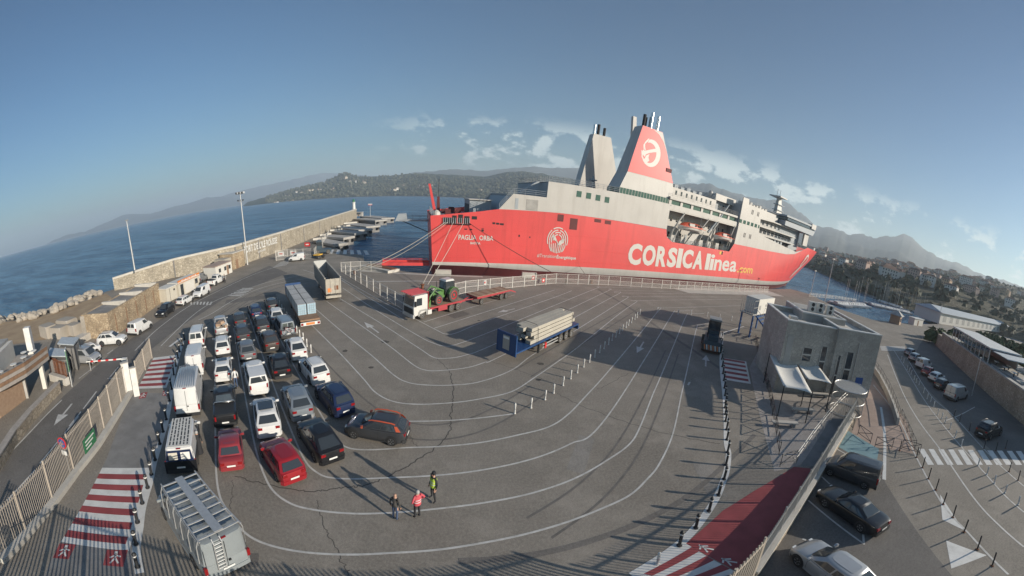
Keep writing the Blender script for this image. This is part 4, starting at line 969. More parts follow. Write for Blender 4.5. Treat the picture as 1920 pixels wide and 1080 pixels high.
# stern: railings, deckhouse, stairs, raised stern-door arm
def rail(pts, hgt=1.1, parent=ferry, posts=2.0, material='ship_white', name='railing', r=.035, bars=3):
    m = MB(); pts = [Vector(p) for p in pts]
    for k in range(1, bars+1): m.tube([p+Vector((0,0,hgt*k/bars)) for p in pts], r, 4)
    for a, b in zip(pts, pts[1:]):
        n = max(1, int((b-a).length/posts))
        for i in range(n+1): p = a.lerp(b, i/n); m.tube([p, p+Vector((0,0,hgt))], r, 4)
    o_ = m.build(name, material, parent); o_['kind'] = 'stuff'; return o_
rail([(0,.3,10.15),(0,BEAM-.3,10.15)], material='ship_grey'); rail([(17,.2,15.05),(24.3,.2,15.05)], material='ship_grey'); rail([(13.9,.2,12),(16.9,.2,15.1)], material='ship_grey'); rail([(24.6,.2,18.25),(43,.2,18.35)], material='ship_grey', posts=1.5)
rail([(24.7,BEAM-.3,18.25),(24.7,.3,18.25)], material='ship_white', posts=1.2); rail([(17,.3,14.75),(17,BEAM-.3,14.75)], material='ship_grey', posts=1.2); rail([(26,10,18.2),(40,10,18.2)], material='ship_grey', posts=1.2)
MB().xprism([(8.7,10.1),(13.8,10.1),(13.8,13.3),(8.7,13.3)], 8, 17).build('aft_deckhouse', 'ship_grey', ferry); MB().box(8.5,14,7.6,17.4,13.3,13.5).build('aft_deckhouse_roof', 'ship_white', ferry)
for k in range(4): MB().box(8.62,8.72,8.6+k*2.1,9.6+k*2.1,10.3,12.4).build('aft_door', 'ship_dark', ferry)
for v in (3.2, 20.6): MB().xprism([(14.2,10.1),(14.6,10.1),(18.0,14.75),(17.4,14.75)], v-.5, v+.5).build('stairway', 'ship_grey', ferry)
MB().xprism([(18.3,14.75),(18.9,14.75),(24.2,18.2),(23.4,18.2)], 4.5, 5.6).build('stairway', 'ship_grey', ferry)
MB().xprism([(.9,10.1),(1.7,10.1),(.1,16.6),(-.5,16.6)], 20.6, 21.4).build('stern_arm', 'ship_red', ferry)
MB().xprism([(1.8,10.1),(2.7,10.1),(2.5,13.6),(1.9,13.6)], 20.4, 21.3).build('stern_post', 'ship_anti', ferry)
MB().tube([(2.2,20.8,13.6),(2.3,20.8,17.8)], .06).build('flag_staff', 'ship_dark', ferry); MB().lathe([(.9,0),(.8,.7),(.3,1.1),(.01,1.15)], 12, (.7,1.5,10.1)).build('winch_cover', 'ship_white', ferry)
for u, v, s_ in ((3.4,5,1.2),(6,9,1.4),(5.2,16,1.3),(3.0,12,1.0)): MB().cbox((u,v,10.1+s_/2),(s_,s_*1.2,s_)).build('mooring_winch', 'ship_anti', ferry)
for k in range(5): MB().box(9.0+k*.9, 9.6+k*.9, 4.2, 4.8, 10.1, 11.7).build('vent_post', 'ship_grey', ferry)
# mooring opening in the side with bars
for u0,u1,z0,z1 in ((2.0,3.9,8.9,9.95),(3.95,4.9,8.9,10.35),(5.2,6.2,9.0,10.55),(6.5,7.6,8.9,10.3),(8.1,9.2,9.75,10.35),(12.6,13.2,9.05,9.4),(13.4,14.1,9.0,9.35),(14.25,15.1,8.95,9.3),(6.6,7.2,7.75,8.1),(7.7,8.3,7.7,8.05),(10.3,10.8,7.55,8.15),(18.6,18.9,6.9,7.3),(21.1,21.35,6.8,7.1)):
    MB().box(u0,u1,-.03,.3,z0,z1).build('mooring_opening', 'ship_dark', ferry)
MB().box(1.9,8.0,-.35,.2,8.72,8.86).build('mooring_platform', 'ship_dark', ferry)
for k in range(14): MB().box(2.1+k*.42,2.2+k*.42,-.3,-.24,8.86,9.95).build('platform_bar', 'ship_grey', ferry)
for u0,u1,z0,z1 in ((27.4,28.9,10.6,12.0),(30.6,32.5,9.2,11.5),(36.9,38.7,11.3,12.0),(39.8,41.5,11.2,12.0)): MB().box(u0,u1,-.03,.3,z0,z1).build('hull_port', 'ship_anti', ferry)
MB().box(17.3,18.0,-.04,.3,12.25,14.3).build('vent_grille', 'ship_grey', ferry); MB().box(19.8,22.5,-.04,.3,12.2,14.3).build('vent_grille', 'concrete', ferry)
for u,z in ((32.1,16.6),(34.6,16.55),(37.1,16.45),(39.6,16.35)):
    w = MB().box(u-.62,u+.62,-.05,.3,z-.62,z+.62).build('window', 'glass_green', ferry); MB().box(u-.72,u+.72,-.03,.2,z-.72,z-.62).build('sill', 'ship_white', w)
for z in (2.6,5.2,8.0):
    m = MB()
    m.strip([(0,0,0),(1,0,0)], .01, 0) if False else None
    us = [u for u in US if u < 150]
    m.loft([[(u,inset(u,z)-.035,z-.05),(u,inset(u,z)-.035,z+.05),(u,inset(u,z)+.1,z+.06),(u,inset(u,z)+.1,z-.06)] for u in us]); m.build('plate_seam', 'ship_red', ferry)
# --- funnels
def funnel(u0,u1,t0,t1,zb,zt,v0,v1,material,name,vt=1.0):
    m = MB(); m.loft([[(u0,v0,zb),(u1,v0,zb),(u1,v1,zb),(u0,v1,zb)],[(t0,v0+vt,zt),(t1,v0+vt,zt),(t1,v1-vt,zt),(t0,v1-vt,zt)]]); m.f = m.f
    return m.build(name, material, ferry)
funnel(43.4,61.0,45.2,60.3,19.7,23.55,1.2,7.0,'ship_white','funnel_base',.3)
fr = funnel(45.2,60.3,48.2,54.6,23.57,35.2,1.5,6.7,'ship_white','funnel',.8)
for v0, sg in ((1.48,1),(6.72,-1)):
    q = [(45.22,v0,23.6),(60.28,v0,23.6),(54.58,v0+.8*sg,35.18),(48.2,v0+.8*sg,35.18)]; MB().poly(q if sg > 0 else q[::-1]).build('funnel_side_panel', 'ship_red', fr)
MB().box(43.3,61.0,1.0,7.2,18.2,19.68).build('funnel_window_band', 'glass_green', ferry)
for k in range(19): MB().box(43.3+k*.93,43.38+k*.93,.96,1.02,18.2,19.7).build('window_mullion', 'ship_white', ferry)
fy = lambda z: 1.5+.8*(z-23.57)/11.63
def fpoly(pts, name, material, off=.03): return MB().poly([(u, fy(z)-off, z) for u, z in pts]).build(name, material, fr)
fpoly([(51.6,35.1),(54.55,35.1),(56.2,32.0),(57.6,29.2),(56.6,31.0),(55.2,33.0),(53.6,34.3)], 'white_corner', 'ship_white')
# round emblem: open white ring with a profile head in a headband
cu, cz = 51.7, 29.25
ring = []
for k in range(25):
    a = R(112-k*12.2); ring.append((cu+3.15*math.cos(a)*.98, cz+3.3*math.sin(a)))
for k in range(25):
    a = R(-181+k*12.2); ring.append((cu-.55+2.25*math.cos(a), cz-.05+2.45*math.sin(a)))
qm = MB()
n_ = 25
for k in range(n_-1):
    qd = [ring[k], ring[k+1], ring[2*n_-2-k], ring[2*n_-1-k]]
    qm.add([(u, fy(z)-.03, z) for u, z in qd], [(0,1,2,3)])
qm.build('emblem_ring', 'ship_lettering', fr)
fpoly([(50.3,28.4),(51.2,28.9),(51.0,28.0),(51.4,27.4),(50.8,26.8),(51.3,26.2),(50.2,26.3),(49.4,27.0),(49.9,27.6)], 'emblem_face_edge', 'ship_lettering', .033)
fpoly([(49.6,29.3),(51.0,29.9),(52.8,30.6),(54.0,30.9),(54.0,30.0),(52.6,29.7),(51.2,29.2),(50.1,28.6)], 'emblem_headband', 'ship_lettering', .034)
fpoly([(49.6,29.3),(50.1,28.6),(49.9,27.9),(49.2,28.3),(48.9,27.5),(48.7,28.6),(49.2,29.6)], 'emblem_knot', 'ship_lettering', .038)
fpoly([(50.0,29.4),(49.6,30.2),(49.5,31.0),(50.3,31.8),(50.6,32.6),(50.2,32.4),(49.4,31.4),(49.0,30.6),(49.2,29.7)], 'emblem_edge', 'ship_lettering', .036)
for u, z in ((46.3,26.1),(47.6,26.1)): pass
MB().box(57.3,59.2,1.55,1.75,26.0,26.9).build('funnel_louvre', 'ship_anti', fr)
for k,(u,v,h_) in enumerate(((49.2,3.6,38.3),(50.3,4.6,38.0),(51.3,3.4,39.3),(53.6,3.6,39.0),(52.2,5,38.6))):
    MB().lathe([(.42,0),(.42,h_-35.0),(.34,h_-35.0),(.33,h_-35.3)], 12, (u,v,35.0)).build('exhaust_pipe', 'chrome' if k in (2,3) else 'ship_dark', fr, smooth=40)
f2 = funnel(41.4,55.9,44.6,50.3,18.1,34.0,20.3,24.0,'ship_white','far_funnel',.5)
for k,(u,h_) in enumerate(((45.3,36.8),(46.6,37.1),(48.6,36.5))): MB().lathe([(.42,0),(.42,h_-33.4),(.3,h_-33.4)], 12, (u,22.2,33.4)).build('exhaust_pipe', 'ship_dark' if k else 'chrome', f2, smooth=40)
MB().lathe([(.2,0),(.2,2.4),(1.1,2.5),(1.1,2.7),(.2,2.8),(.15,3.6)], 10, (40.2,9.5,18.1)).build('searchlight_post', 'ship_grey', ferry)
MB().loft([[(54.2,12.6,18.1),(56.4,12.6,18.1),(56.4,13.6,18.1),(54.2,13.6,18.1)],[(51.6,12.6,39.6),(52.7,12.6,39.6),(52.7,13.6,39.6),(51.6,13.6,39.6)]]).build('raked_mast', 'ship_white', ferry)
# --- lifeboat recess
MB().box(59.4,90,4.6,5.0,9.2,17.0).build('recess_wall', 'ship_white', ferry); MB().box(59.2,59.5,.2,5,9.2,18.3).build('recess_end_wall', 'ship_grey', ferry); MB().box(89.9,90.3,.3,5,9.2,24).build('recess_end_wall', 'ship_grey', ferry)
for k in range(12):
    u = 61.5+k*2.35; MB().box(u,u+.8,4.52,4.62,10.2 if k%3 else 9.3,11.6).build('recess_opening', 'ship_dark' if k%2 else 'ship_grey', ferry); MB().box(u+.2,u+.9,4.52,4.62,14.4,15.4).build('recess_window', 'glass', ferry)
MB().box(59.4,90,.5,BEAM-.5,16.9,17.15).build('promenade_deck', 'ship_white', ferry)
MB().box(59.4,90,.45,.65,17.15,18.45).build('promenade_bulwark', 'ship_white', ferry)
MB().box(59.4,90,1.1,1.4,18.45,19.65).build('promenade_windows', 'glass_green', ferry)
for k in range(8): MB().box(59.5+k*4.25,60.4+k*4.25,.9,1.15,18.4,19.7).build('window_pillar', 'ship_white', ferry)
MB().box(59.4,90.3,.5,BEAM-.5,19.65,20.25).build('upper_deck', 'ship_white', ferry)
MB().box(61.5,80.5,3,20,20.25,22.95).build('deckhouse', 'ship_white', ferry); MB().box(80.5,90.3,5,20,20.25,23.3).build('deckhouse', 'ship_grey', ferry)
for k in range(8):
    u = 63+k*2.1; MB().box(u,u+.55,2.94,3.05,21.2,22.3).build('window', 'glass', ferry)
for k in range(4): MB().box(82+k*2.1,82.6+k*2.1,4.94,5.05,21.3,22.3).build('window', 'glass', ferry)
MB().box(80.3,90.7,3.4,3.8,23.1,25.0).build('name_board', 'ship_white', ferry); MB().box(80.6,90.2,3.9,18,23.3,24.9).build('upper_house', 'ship_grey', ferry)
rail([(60,3,22.95),(80,3,22.95)], posts=1.5, material='ship_grey'); rail([(59.6,.6,9.2),(89.6,.6,9.2)], posts=1.5, material='ship_grey'); rail([(60,.6,20.25),(90,.6,20.25)], posts=2, material='ship_white', r=.03)
MB().lathe([(.12,0),(.12,1.0),(.6,1.2),(.8,1.7),(.65,2.3),(.3,2.6),(.01,2.65)], 12, (80.4,6,22.95)).build('radome', 'ship_white', ferry, smooth='all')
for k in range(6): MB().box(63.2+k*2.6,64.6+k*2.6,7,12,22.95,24.0+.3*(k%2)).build('roof_unit', 'ship_grey', ferry)
for u0, du in ((62.4,3.2),(72.5,3.4),(77.6,3.0),(87.6,1.4)):     # davits
    MB().tube([(u0,1.6,9.2),(u0+.2,1.2,12.0),(u0+du*.4,.6,14.5),(u0+du,.5,17.0)], .22, 6).build('davit', 'ship_white', ferry); MB().tube([(u0+.5,.9,9.2),(u0+du*.7,.8,13.2)], .16, 6).build('davit', 'ship_white', ferry)
MB().tube([(77.0,1.0,13.5),(81.0,.9,18.0),(84.6,1.0,22.6)], [.34,.30,.2], 8).build('crane_arm', 'ship_grey', ferry)
for k in range(7): MB().cbox((64+k*3.9,2.6,9.2+.9),(1.6,1.3,1.8)).build('raft_canister', 'ship_white', ferry)
MB().loft([[(68,.8,9.3),(70.5,.8,9.3),(70.5,1.3,9.3),(68,1.3,9.3)],[(71,.8,13),(73.6,.8,13),(73.6,1.3,13),(71,1.3,13)]]).build('rescue_slide', 'ship_white', ferry)
# --- forward block and bridge
splate('forward_side_plating', [(89.8,11.9),(90.2,16.6),(90.1,26.2),(93.2,26.3),(93.8,24.7),(112,24.7),(112,22.0),(102.2,21.6),(103,16.8),(123,15.0),(134,14.2),(140,15.6),(133,13.25),(126,12.42),(112,12.07)], -.012, .3)
MB().box(93.2,118,2.6,21.4,12,24.6).build('forward_superstructure', 'ship_white', ferry); MB().loft([[(118,2.6,12),(135,3.2,12),(135,20.8,12),(118,21.4,12)],[(118,2.6,22.5),(137,3.2,22.5),(137,20.8,22.5),(118,21.4,22.5)]]).build('bridge_block', 'ship_grey', ferry)
MB().box(90.2,102.3,-.05,.2,18.5,19.6).build('forward_window_band', 'glass_green', ferry)
for k in range(5): MB().box(91.5+k*2.3,92.2+k*2.3,-.08,.1,18.5,19.6).build('window_pillar', 'ship_white', ferry)
for u,z in ((96.0,22.8),(99.6,22.8),(94.0,15.2),(97.4,15.2)):
    for d in (0,.7): MB().box(u+d,u+d+.3,-.05,.2,z-.7,z+.7).build('narrow_window', 'ship_dark', ferry)
for z0,z1,vv in ((19.2,19.5,.2),(16.5,16.8,.2),(22.0,22.35,.3)): MB().prism([(102.5,vv),(132,vv+.3),(134,3),(102.5,3)], z0, z1).build('side_deck', 'ship_white', ferry)
for k in range(10): MB().box(103.5+k*2.9,105.4+k*2.9,2.5,2.66,17.4,18.6).build('window', 'glass', ferry)
for k in range(6): MB().box(104.5+k*3.0,105.6+k*3.0,2.5,2.66,20.3,21.4).build('window', 'glass', ferry)
for k in range(9): MB().box(103.6+k*3.1,105.2+k*3.1,2.45,2.66,14.9,16.2).build('deck_opening', 'ship_dark', ferry)
for k in range(8): MB().cbox((104+k*2.5,1.4,15.4+.4*(k%2)),(1.2,.9,1.4)).build('deck_gear', 'ship_grey', ferry)
for z in (19.5,16.8): rail([(102.8,.25,z),(132,.5,z)], posts=1.6, material='ship_grey')
rail([(94,.3,24.7),(112,.3,24.7)], posts=1.3, material='ship_white', bars=2); rail([(112,2.6,24.6),(118,2.6,24.6)], posts=1.2, material='ship_white')
for k in range(8): MB().cbox((96+k*2.0,5,25.1),(1.2,2.5,1.0+.5*(k%3))).build('roof_unit', 'ship_white', ferry)
MB().loft([[(119,-.5,22.5),(146,-.5,22.5),(146,24.5,22.5),(119,24.5,22.5)],[(119,-.5,24.2),(147.5,-.5,24.6),(147.5,24.5,24.6),(119,24.5,24.2)]]).build('bridge', 'ship_grey', ferry)
MB().loft([[(121,-.2,24.6),(147,-.2,24.7),(147,24.2,24.7),(121,24.2,24.6)],[(121,0,25.7),(147.3,0,26.0),(147.3,24,26.0),(121,24,25.7)]]).build('bridge_window', 'glass', ferry)
MB().loft([[(119.5,-.4,25.7),(148,-.4,26.0),(148,24.4,26.0),(119.5,24.4,25.7)],[(119.5,-.4,26.3),(148,-.4,26.7),(148,24.4,26.7),(119.5,24.4,26.3)]]).build('bridge_roof', 'ship_grey', ferry)
MB().box(143,147.6,-.6,2,25.2,27.2).build('wing_box', 'ship_white', ferry); MB().box(139.5,143.8,.4,1.2,17.5,22.5).build('bridge_wing_support', 'ship_white', ferry)
MB().box(134.5,140,3.4,20.6,12,22.5).build('forward_house', 'ship_grey', ferry)
ms = MB().loft([[(129,11,26.3),(134,11,26.3),(134,13,26.3),(129,13,26.3)],[(129.5,11.4,34),(131,11.4,34),(131,12.6,34),(129.5,12.6,34)]]).build('radar_mast', 'ship_white', ferry)
MB().box(126.5,132.5,9,15,33.4,33.8).build('mast_platform', 'ship_white', ms)
for u in (128,130.4): MB().tube([(u,12,33.8),(u,12,36.6)], .1).build('aerial', 'ship_grey', ms)
for z in (28.4,30.6): MB().box(128.5,134.2,10.6,13.4,z,z+.25).build('mast_platform', 'ship_grey', ms)
rail([(135,3.2,14.2),(146,6,15.5)], posts=2); MB().cbox((150,12,10.6),(6,5,2.8)).build('windlass', 'ship_grey', ferry)
# bow mark: white teardrop loop
def bowpt(u, z): return (u, inset(u, z)-(.06 if u < 100 else .14), z)
def bowstrip(pts, w, name):
    m = MB()
    for (a, b) in zip(pts, pts[1:]):
        A0, B0 = Vector((a[0],a[1])), Vector((b[0],b[1])); d = (B0-A0).normalized(); n = Vector((-d.y,d.x))*w; ns = max(1, int((B0-A0).length/.8))
        for k in range(ns):
            A_, B_ = A0.lerp(B0, k/ns), A0.lerp(B0, (k+1)/ns); q = [A_+n, B_+n, B_-n, A_-n]; m.add([bowpt(p.x,p.y) for p in q], [(0,1,2,3)])
    m.build(name, 'ship_lettering', ferry)
bowstrip([(140.5,3.3),(143,5.2),(146.2,8),(149.5,11),(151,12.8),(150,14.2),(147.6,13.6),(145.6,11.6),(144.4,9.4),(145.8,9.0)], .48, 'bow_emblem')
bowstrip([(140.5,3.3),(141.6,5.6),(143.4,7),(145.6,8.6)], .38, 'bow_emblem')
# --- lettering
def text_mesh(s, width, height, bold=.0, shear=0, name='lettering'):
    cu_ = bpy.data.curves.new(name, 'FONT'); cu_.body = s; cu_.size = 1.0; cu_.offset = bold; cu_.shear = shear; cu_.resolution_u = 3; cu_.extrude = 0
    ob = bpy.data.objects.new('tmp_text', cu_); COL.objects.link(ob); bpy.context.view_layer.update()
    me = bpy.data.meshes.new_from_object(ob.evaluated_get(bpy.context.evaluated_depsgraph_get())); bpy.data.objects.remove(ob); bpy.data.curves.remove(cu_)
    xs = [v.co.x for v in me.vertices]; ys = [v.co.y for v in me.vertices]
    sx, sy = width/(max(xs)-min(xs)), height/(max(ys)-min(ys)); x0, y0 = min(xs), min(ys)
    for v in me.vertices: v.co = Vector(((v.co.x-x0)*sx, 0, (v.co.y-y0)*sy))
    return me
def hull_text(s, u0, z0, width, height, bold=.0, matn='ship_lettering', tilt=0, dv=-.04, shear=0):
    me = text_mesh(s, width, height, bold, shear)
    for v in me.vertices:
        u, z = u0+v.co.x, z0+v.co.z+math.tan(tilt)*v.co.x; v.co = Vector((u, inset(u, z)+dv, z))
    me.materials.append(M[matn]); o_ = link('lettering', me, ferry)
    if s == 'i' or len(s) > 1: o_['kind'] = 'stuff'
    return o_
TL_ = R(.9)
def word(s, u0, u1, z0, h_, bold, matn='ship_lettering', gap=.04, hs=None):
    """each letter a part of its own"""
    ws = {'I':.5,'l':.5,'i':.5,'.':.45,'m':1.5,'n':1.0,'e':1.0,'a':1.0,'C':1.15,'O':1.2,'R':1.0,'S':.95,'A':1.15,'c':.95,'o':1.0}
    tot = sum(ws.get(c, 1) for c in s); u = u0
    for c in s:
        w = (u1-u0)*ws.get(c, 1)/tot
        hh = h_*(hs or {}).get(c, 1)
        hull_text(c, u+w*gap, z0+math.tan(TL_)*(u-u0), w*(1-2*gap), hh, bold*(.45 if c.islower() else 1), matn, TL_); u += w
word('CORSICA', 47.7, 76.2, 2.75, 5.0, .045)
word('linea', 77.2, 93.6, 3.25, 3.25, .05, hs={'l':1.4,'i':1.38})
word('.com', 94.1, 103.6, 3.45, 1.75, .04, 'ship_yellow', hs={'.':.3})
hull_text('PAGLIA  ORBA', 5.4, 5.85, 7.6, .95, .02); hull_text('BASTIA', 8.0, 5.05, 2.2, .45, .02)
hull_text('#Transition', 23.3, 3.05, 4.7, .75, .0); hull_text('\u00c9nerg\u00e9tique', 28.1, 2.85, 5.0, 1.0, .025)
MB().box(83.0,84.0,-.05,.1,8.1,9.0).build('lettering_dot', 'ship_yellow', ferry); MB().box(84.0,84.7,-.05,.1,8.1,9.0).build('lettering_dot', 'ship_dark', ferry)
# fingerprint with two leaves
fcx, fcz = 27.95, 6.55
for i, rr in enumerate((2.55,2.05,1.6,1.15)):
    for a0, a1 in ((-20,55),(65,120),(130,200)) if i%2 == 0 else ((-10,80),(92,185)):
        arc = [(fcx+rr*.98*math.cos(R(a0+(a1-a0)*k/8)), fcz+.2+rr*math.sin(R(a0+(a1-a0)*k/8))) for k in range(9)]; bowstrip(arc, .11, 'fingerprint_ridge')
for k in range(9):
    x = fcx-2.0+k*.5; zt = fcz-.35-.2*abs(k-4)*.3+(.5 if k in (0,8) else 0); zb = fcz-2.45+.13*abs(k-4)**1.4*.45
    bowstrip([(x, zt),(x+.06*(4-k)*.3, (zt+zb)/2),(x+.14*(4-k), zb)], .10, 'fingerprint_ridge')
for pts in ([(fcx-.1,fcz),(fcx-.6,fcz+.9),(fcx-1.3,fcz+1.25),(fcx-1.25,fcz+.6),(fcx-.7,fcz+.1)], [(fcx+.2,fcz-.7),(fcx+.4,fcz),(fcx+1.1,fcz+.5),(fcx+1.8,fcz+.45),(fcx+1.4,fcz-.3),(fcx+.8,fcz-.75)]): MB().poly([(u,-.06,z) for u,z in pts]).build('leaf_emblem', 'ship_lettering', ferry)
bowstrip([(fcx+.05,fcz-1.4),(fcx+.05,fcz-.4),(fcx-.3,fcz+.2)], .11, 'leaf_emblem')
# --- lifeboats hang in the recess
def ship_pt(u, v, z): return (SHIP_A[0]+u*math.cos(SHIP_H)-v*math.sin(SHIP_H), SHIP_A[1]+u*math.sin(SHIP_H)+v*math.cos(SHIP_H), z)
def lifeboat(u, z, L_, label):
    t = thing('lifeboat', label, 'lifeboat', ship_pt(u, .3, z), SHIP_H, 'lifeboats slung in the side of the ferry')
    rings = []
    for k in range(9):
        x = L_*(k/8-.5); f = max(.04, 1-abs(2*k/8-1)**2.6); w = 1.45*f; rings.append([(x,-w,1.25),(x,-w*.95,.6),(x,-w*.45,.08),(x,w*.45,.08),(x,w*.95,.6),(x,w,1.25)])
    MB().loft(rings).build('boat_hull', 'ship_white', t, smooth=40)
    rings = []
    for k in range(9):
        x = L_*.94*(k/8-.5); f = max(.05, 1-abs(2*k/8-1)**3.2); w = 1.42*f; h2 = 1.27+1.0*f; rings.append([(x,-w,1.27),(x,-w*.85,h2-.3),(x,-w*.4,h2),(x,w*.4,h2),(x,w*.85,h2-.3),(x,w,1.27)])
    MB().loft(rings).build('boat_canopy', 'boat_orange', t, smooth=40)
    for k in range(3): MB().box(L_*(.02+.1*k), L_*(.02+.1*k)+.6, -1.40, -1.2, 1.45, 2.0).build('boat_window', 'ship_dark', t)
    MB().box(-L_*.2,L_*.0,-1.42,-1.0,1.4,2.1).build('boat_panel', 'ship_white', t)
    MB().box(-L_*.45,L_*.45,-1.5,-1.42,1.12,1.24).build('rubbing_strake', 'boat_orange', t)
    for x in (-L_*.36,L_*.36): MB().tube([(x,0,2.0),(x,.2,4.2)], .05).build('fall_wire', 'ship_grey', t)
lifeboat(68.9, 12.7, 10.4, 'larger orange topped lifeboat nearer the red funnel'); lifeboat(83.9, 12.1, 9.4, 'orange topped lifeboat nearer the ferry bow')
# stern ramp over the water to the quay, and mooring ropes
rp = thing('stern_ramp', 'red steel side ramp reaching from the ferry stern toward the quay', 'ramp', ship_pt(-.6, 3.0, 0), SHIP_H)
MB().box(-10.5,0,-1.3,1.3,.55,.75).build('ramp_deck', 'ship_red', rp); MB().box(-10.5,0,-1.45,-1.3,.5,1.1).build('side_girder', 'ship_red', rp); MB().box(-10.5,0,1.3,1.45,.5,1.1).build('side_girder', 'ship_red', rp)
rail([(-10.3,-1.4,1.1),(-.5,-1.4,1.1)], .8, rp, 1.6, 'ship_red'); MB().xprism([(-10.4,.55),(-13.0,.12),(-13.0,.2),(-10.4,.72)], -1.2, 1.2).build('ramp_flap', 'ship_red', rp)
bd = thing('boarding_bridge', 'grey gangway platform folded out behind the ferry stern', 'gangway', ship_pt(-.6, 14, 8.2), SHIP_H)
MB().box(-7.5,0,-1.3,1.3,0,.35).build('platform', 'ship_grey', bd); MB().xprism([(-8.2,.0),(-7.4,1.6),(-5.5,1.7),(-5.2,.4)], -1.4, 1.4).build('platform_hood', 'ship_grey', bd); rail([(-7.4,-1.3,.35),(-.3,-1.3,.35)], 1.0, bd, 1.5, 'ship_dark')
MB().tube([(-6.5,0,0),(0,0,-2.4)], .1).build('support_strut', 'ship_dark', bd)
def rope(a, b, r, sag, label, matn='rope'):
    pts = [Vector(a).lerp(Vector(b), k/14)-Vector((0,0,sag*4*(k/14)*(1-k/14))) for k in range(15)]
    tag(MB().tube(pts, r, 5).build('mooring_rope', matn, smooth='all'), label, 'rope', 'mooring ropes of the ferry')
q1, q2 = spot(665,513), spot(792,540)
rope(ship_pt(2.4,-.3,9.0), (q1.x,q1.y,.5), .06, .9, 'thick pale rope running down left from the stern to the fenced corner')
rope(ship_pt(3.0,-.3,9.1), (q1.x+.8,q1.y+.3,.5), .045, 1.3, 'thinner pale rope slung beside the left stern rope')
rope(ship_pt(4.2,-.3,9.2), (q2.x,q2.y,.5), .045, .2, 'pale rope dropping steeply from the stern behind the truck cab')
rope(ship_pt(6.3,-.3,9.0), (q2.x+.9,q2.y+.3,.5), .05, .3, 'pale thin rope dropping behind the truck beside the steep one')
q3 = spot(1062,530)
rope(ship_pt(7.6,-.3,9.0), (q3.x,q3.y,.6), .06, .6, 'dark rope crossing the ship name toward the far fence', 'rope_dark')
q4 = spot(1108,531)
rope(ship_pt(34.2,-.2,1.7), (q4.x,q4.y,.6), .04, .2, 'short dark rope from the boot stripe to the quay', 'rope_dark')
# ================================================================== lorries, trailers and plant
mat('truck_white', (.58,.57,.54), .4, coat=.3, var=.05)
mat('truck_red', (.36,.045,.055), .45, var=.08, dirt=.25)
mat('truck_blue', (.014,.055,.16), .45, var=.08, dirt=.2)
mat('tipper_grey', (.30,.305,.30), .5, metal=.3, var=.12, vscale=1.5, dirt=.45)
mat('tipper_cream', (.38,.35,.295), .65, var=.15, dirt=.6)
mat('beam_cream', (.40,.37,.31), .75, var=.07, vscale=1, dirt=.15)
mat('beam_blue', (.30,.42,.50), .7, var=.08)
mat('pack_grey', (.40,.40,.39), .7, var=.12, dirt=.3)
mat('tractor_green', (.09,.20,.055), .4, coat=.3)
mat('wheel_red', (.50,.03,.04), .45)
mat('mud_tyre', (.075,.068,.06), .9, var=.25, vscale=5)
mat('plant_teal', (.045,.07,.09), .5)
mat('steel_blue', (.02,.085,.24), .45)
def big_wheel(parent, x, y, r, w, rimm='alloy', tyre='mud_tyre', sgn=1):
    t = MB().lathe([(r*.55,-w/2),(r*.94,-w/2),(r,-w*.36),(r,w*.36),(r*.94,w/2),(r*.60,w/2),(r*.55,w*.30)], 22, (0,0,0), 'y').build('wheel', tyre, parent, (x,y,r), 0 if sgn > 0 else math.pi, smooth=30)
    MB().lathe([(r*.60,w*.10),(r*.60,w*.46),(r*.52,w*.48),(r*.44,w*.22),(r*.2,w*.28),(r*.15,w*.45),(.01,w*.45)], 18, (0,0,0), 'y').build('rim', rimm, t, smooth=30)
    return t
def near_place(rear, front, halfw):
    """origin on the centre line for a vehicle whose camera-side wheels touch at these points; returns front axle position, heading"""
    a, b = spot(*rear), spot(*front); h_ = heading(a, b); n = Vector((-math.sin(h_), math.cos(h_), 0))
    if (b+n).length < b.length: n = -n
    return b+n*halfw, h_
# --- flatbed lorry
p, h_ = near_place((858.5,582), (792,599), 1.12)
tk = thing('flatbed_lorry', 'white cabbed lorry with red flatbed carrying a green tractor', 'truck', (p.x,p.y,.012), h_)
cb = MB(); cb.loft([[(-.75,-1.2,.95),(1.42,-1.2,.55),(1.42,1.2,.55),(-.75,1.2,.95)],[(-.75,-1.22,1.7),(1.48,-1.22,1.6),(1.48,1.22,1.6),(-.75,1.22,1.7)],[(-.75,-1.2,2.95),(1.22,-1.12,2.9),(1.22,1.12,2.9),(-.75,1.2,2.95)]]); cb.build('cab', 'truck_white', tk)
MB().add([(1.49,-1.08,1.72),(1.49,1.08,1.72),(1.25,1.02,2.78),(1.25,-1.02,2.78)], [(0,1,2,3)]).build('windscreen', 'glass', tk)
MB().box(1.40,1.53,-1.0,1.0,.75,1.45).build('grille', 'dark_metal', tk); MB().box(1.30,1.60,-1.23,1.23,.35,.80).build('bumper', 'galvanised', tk)
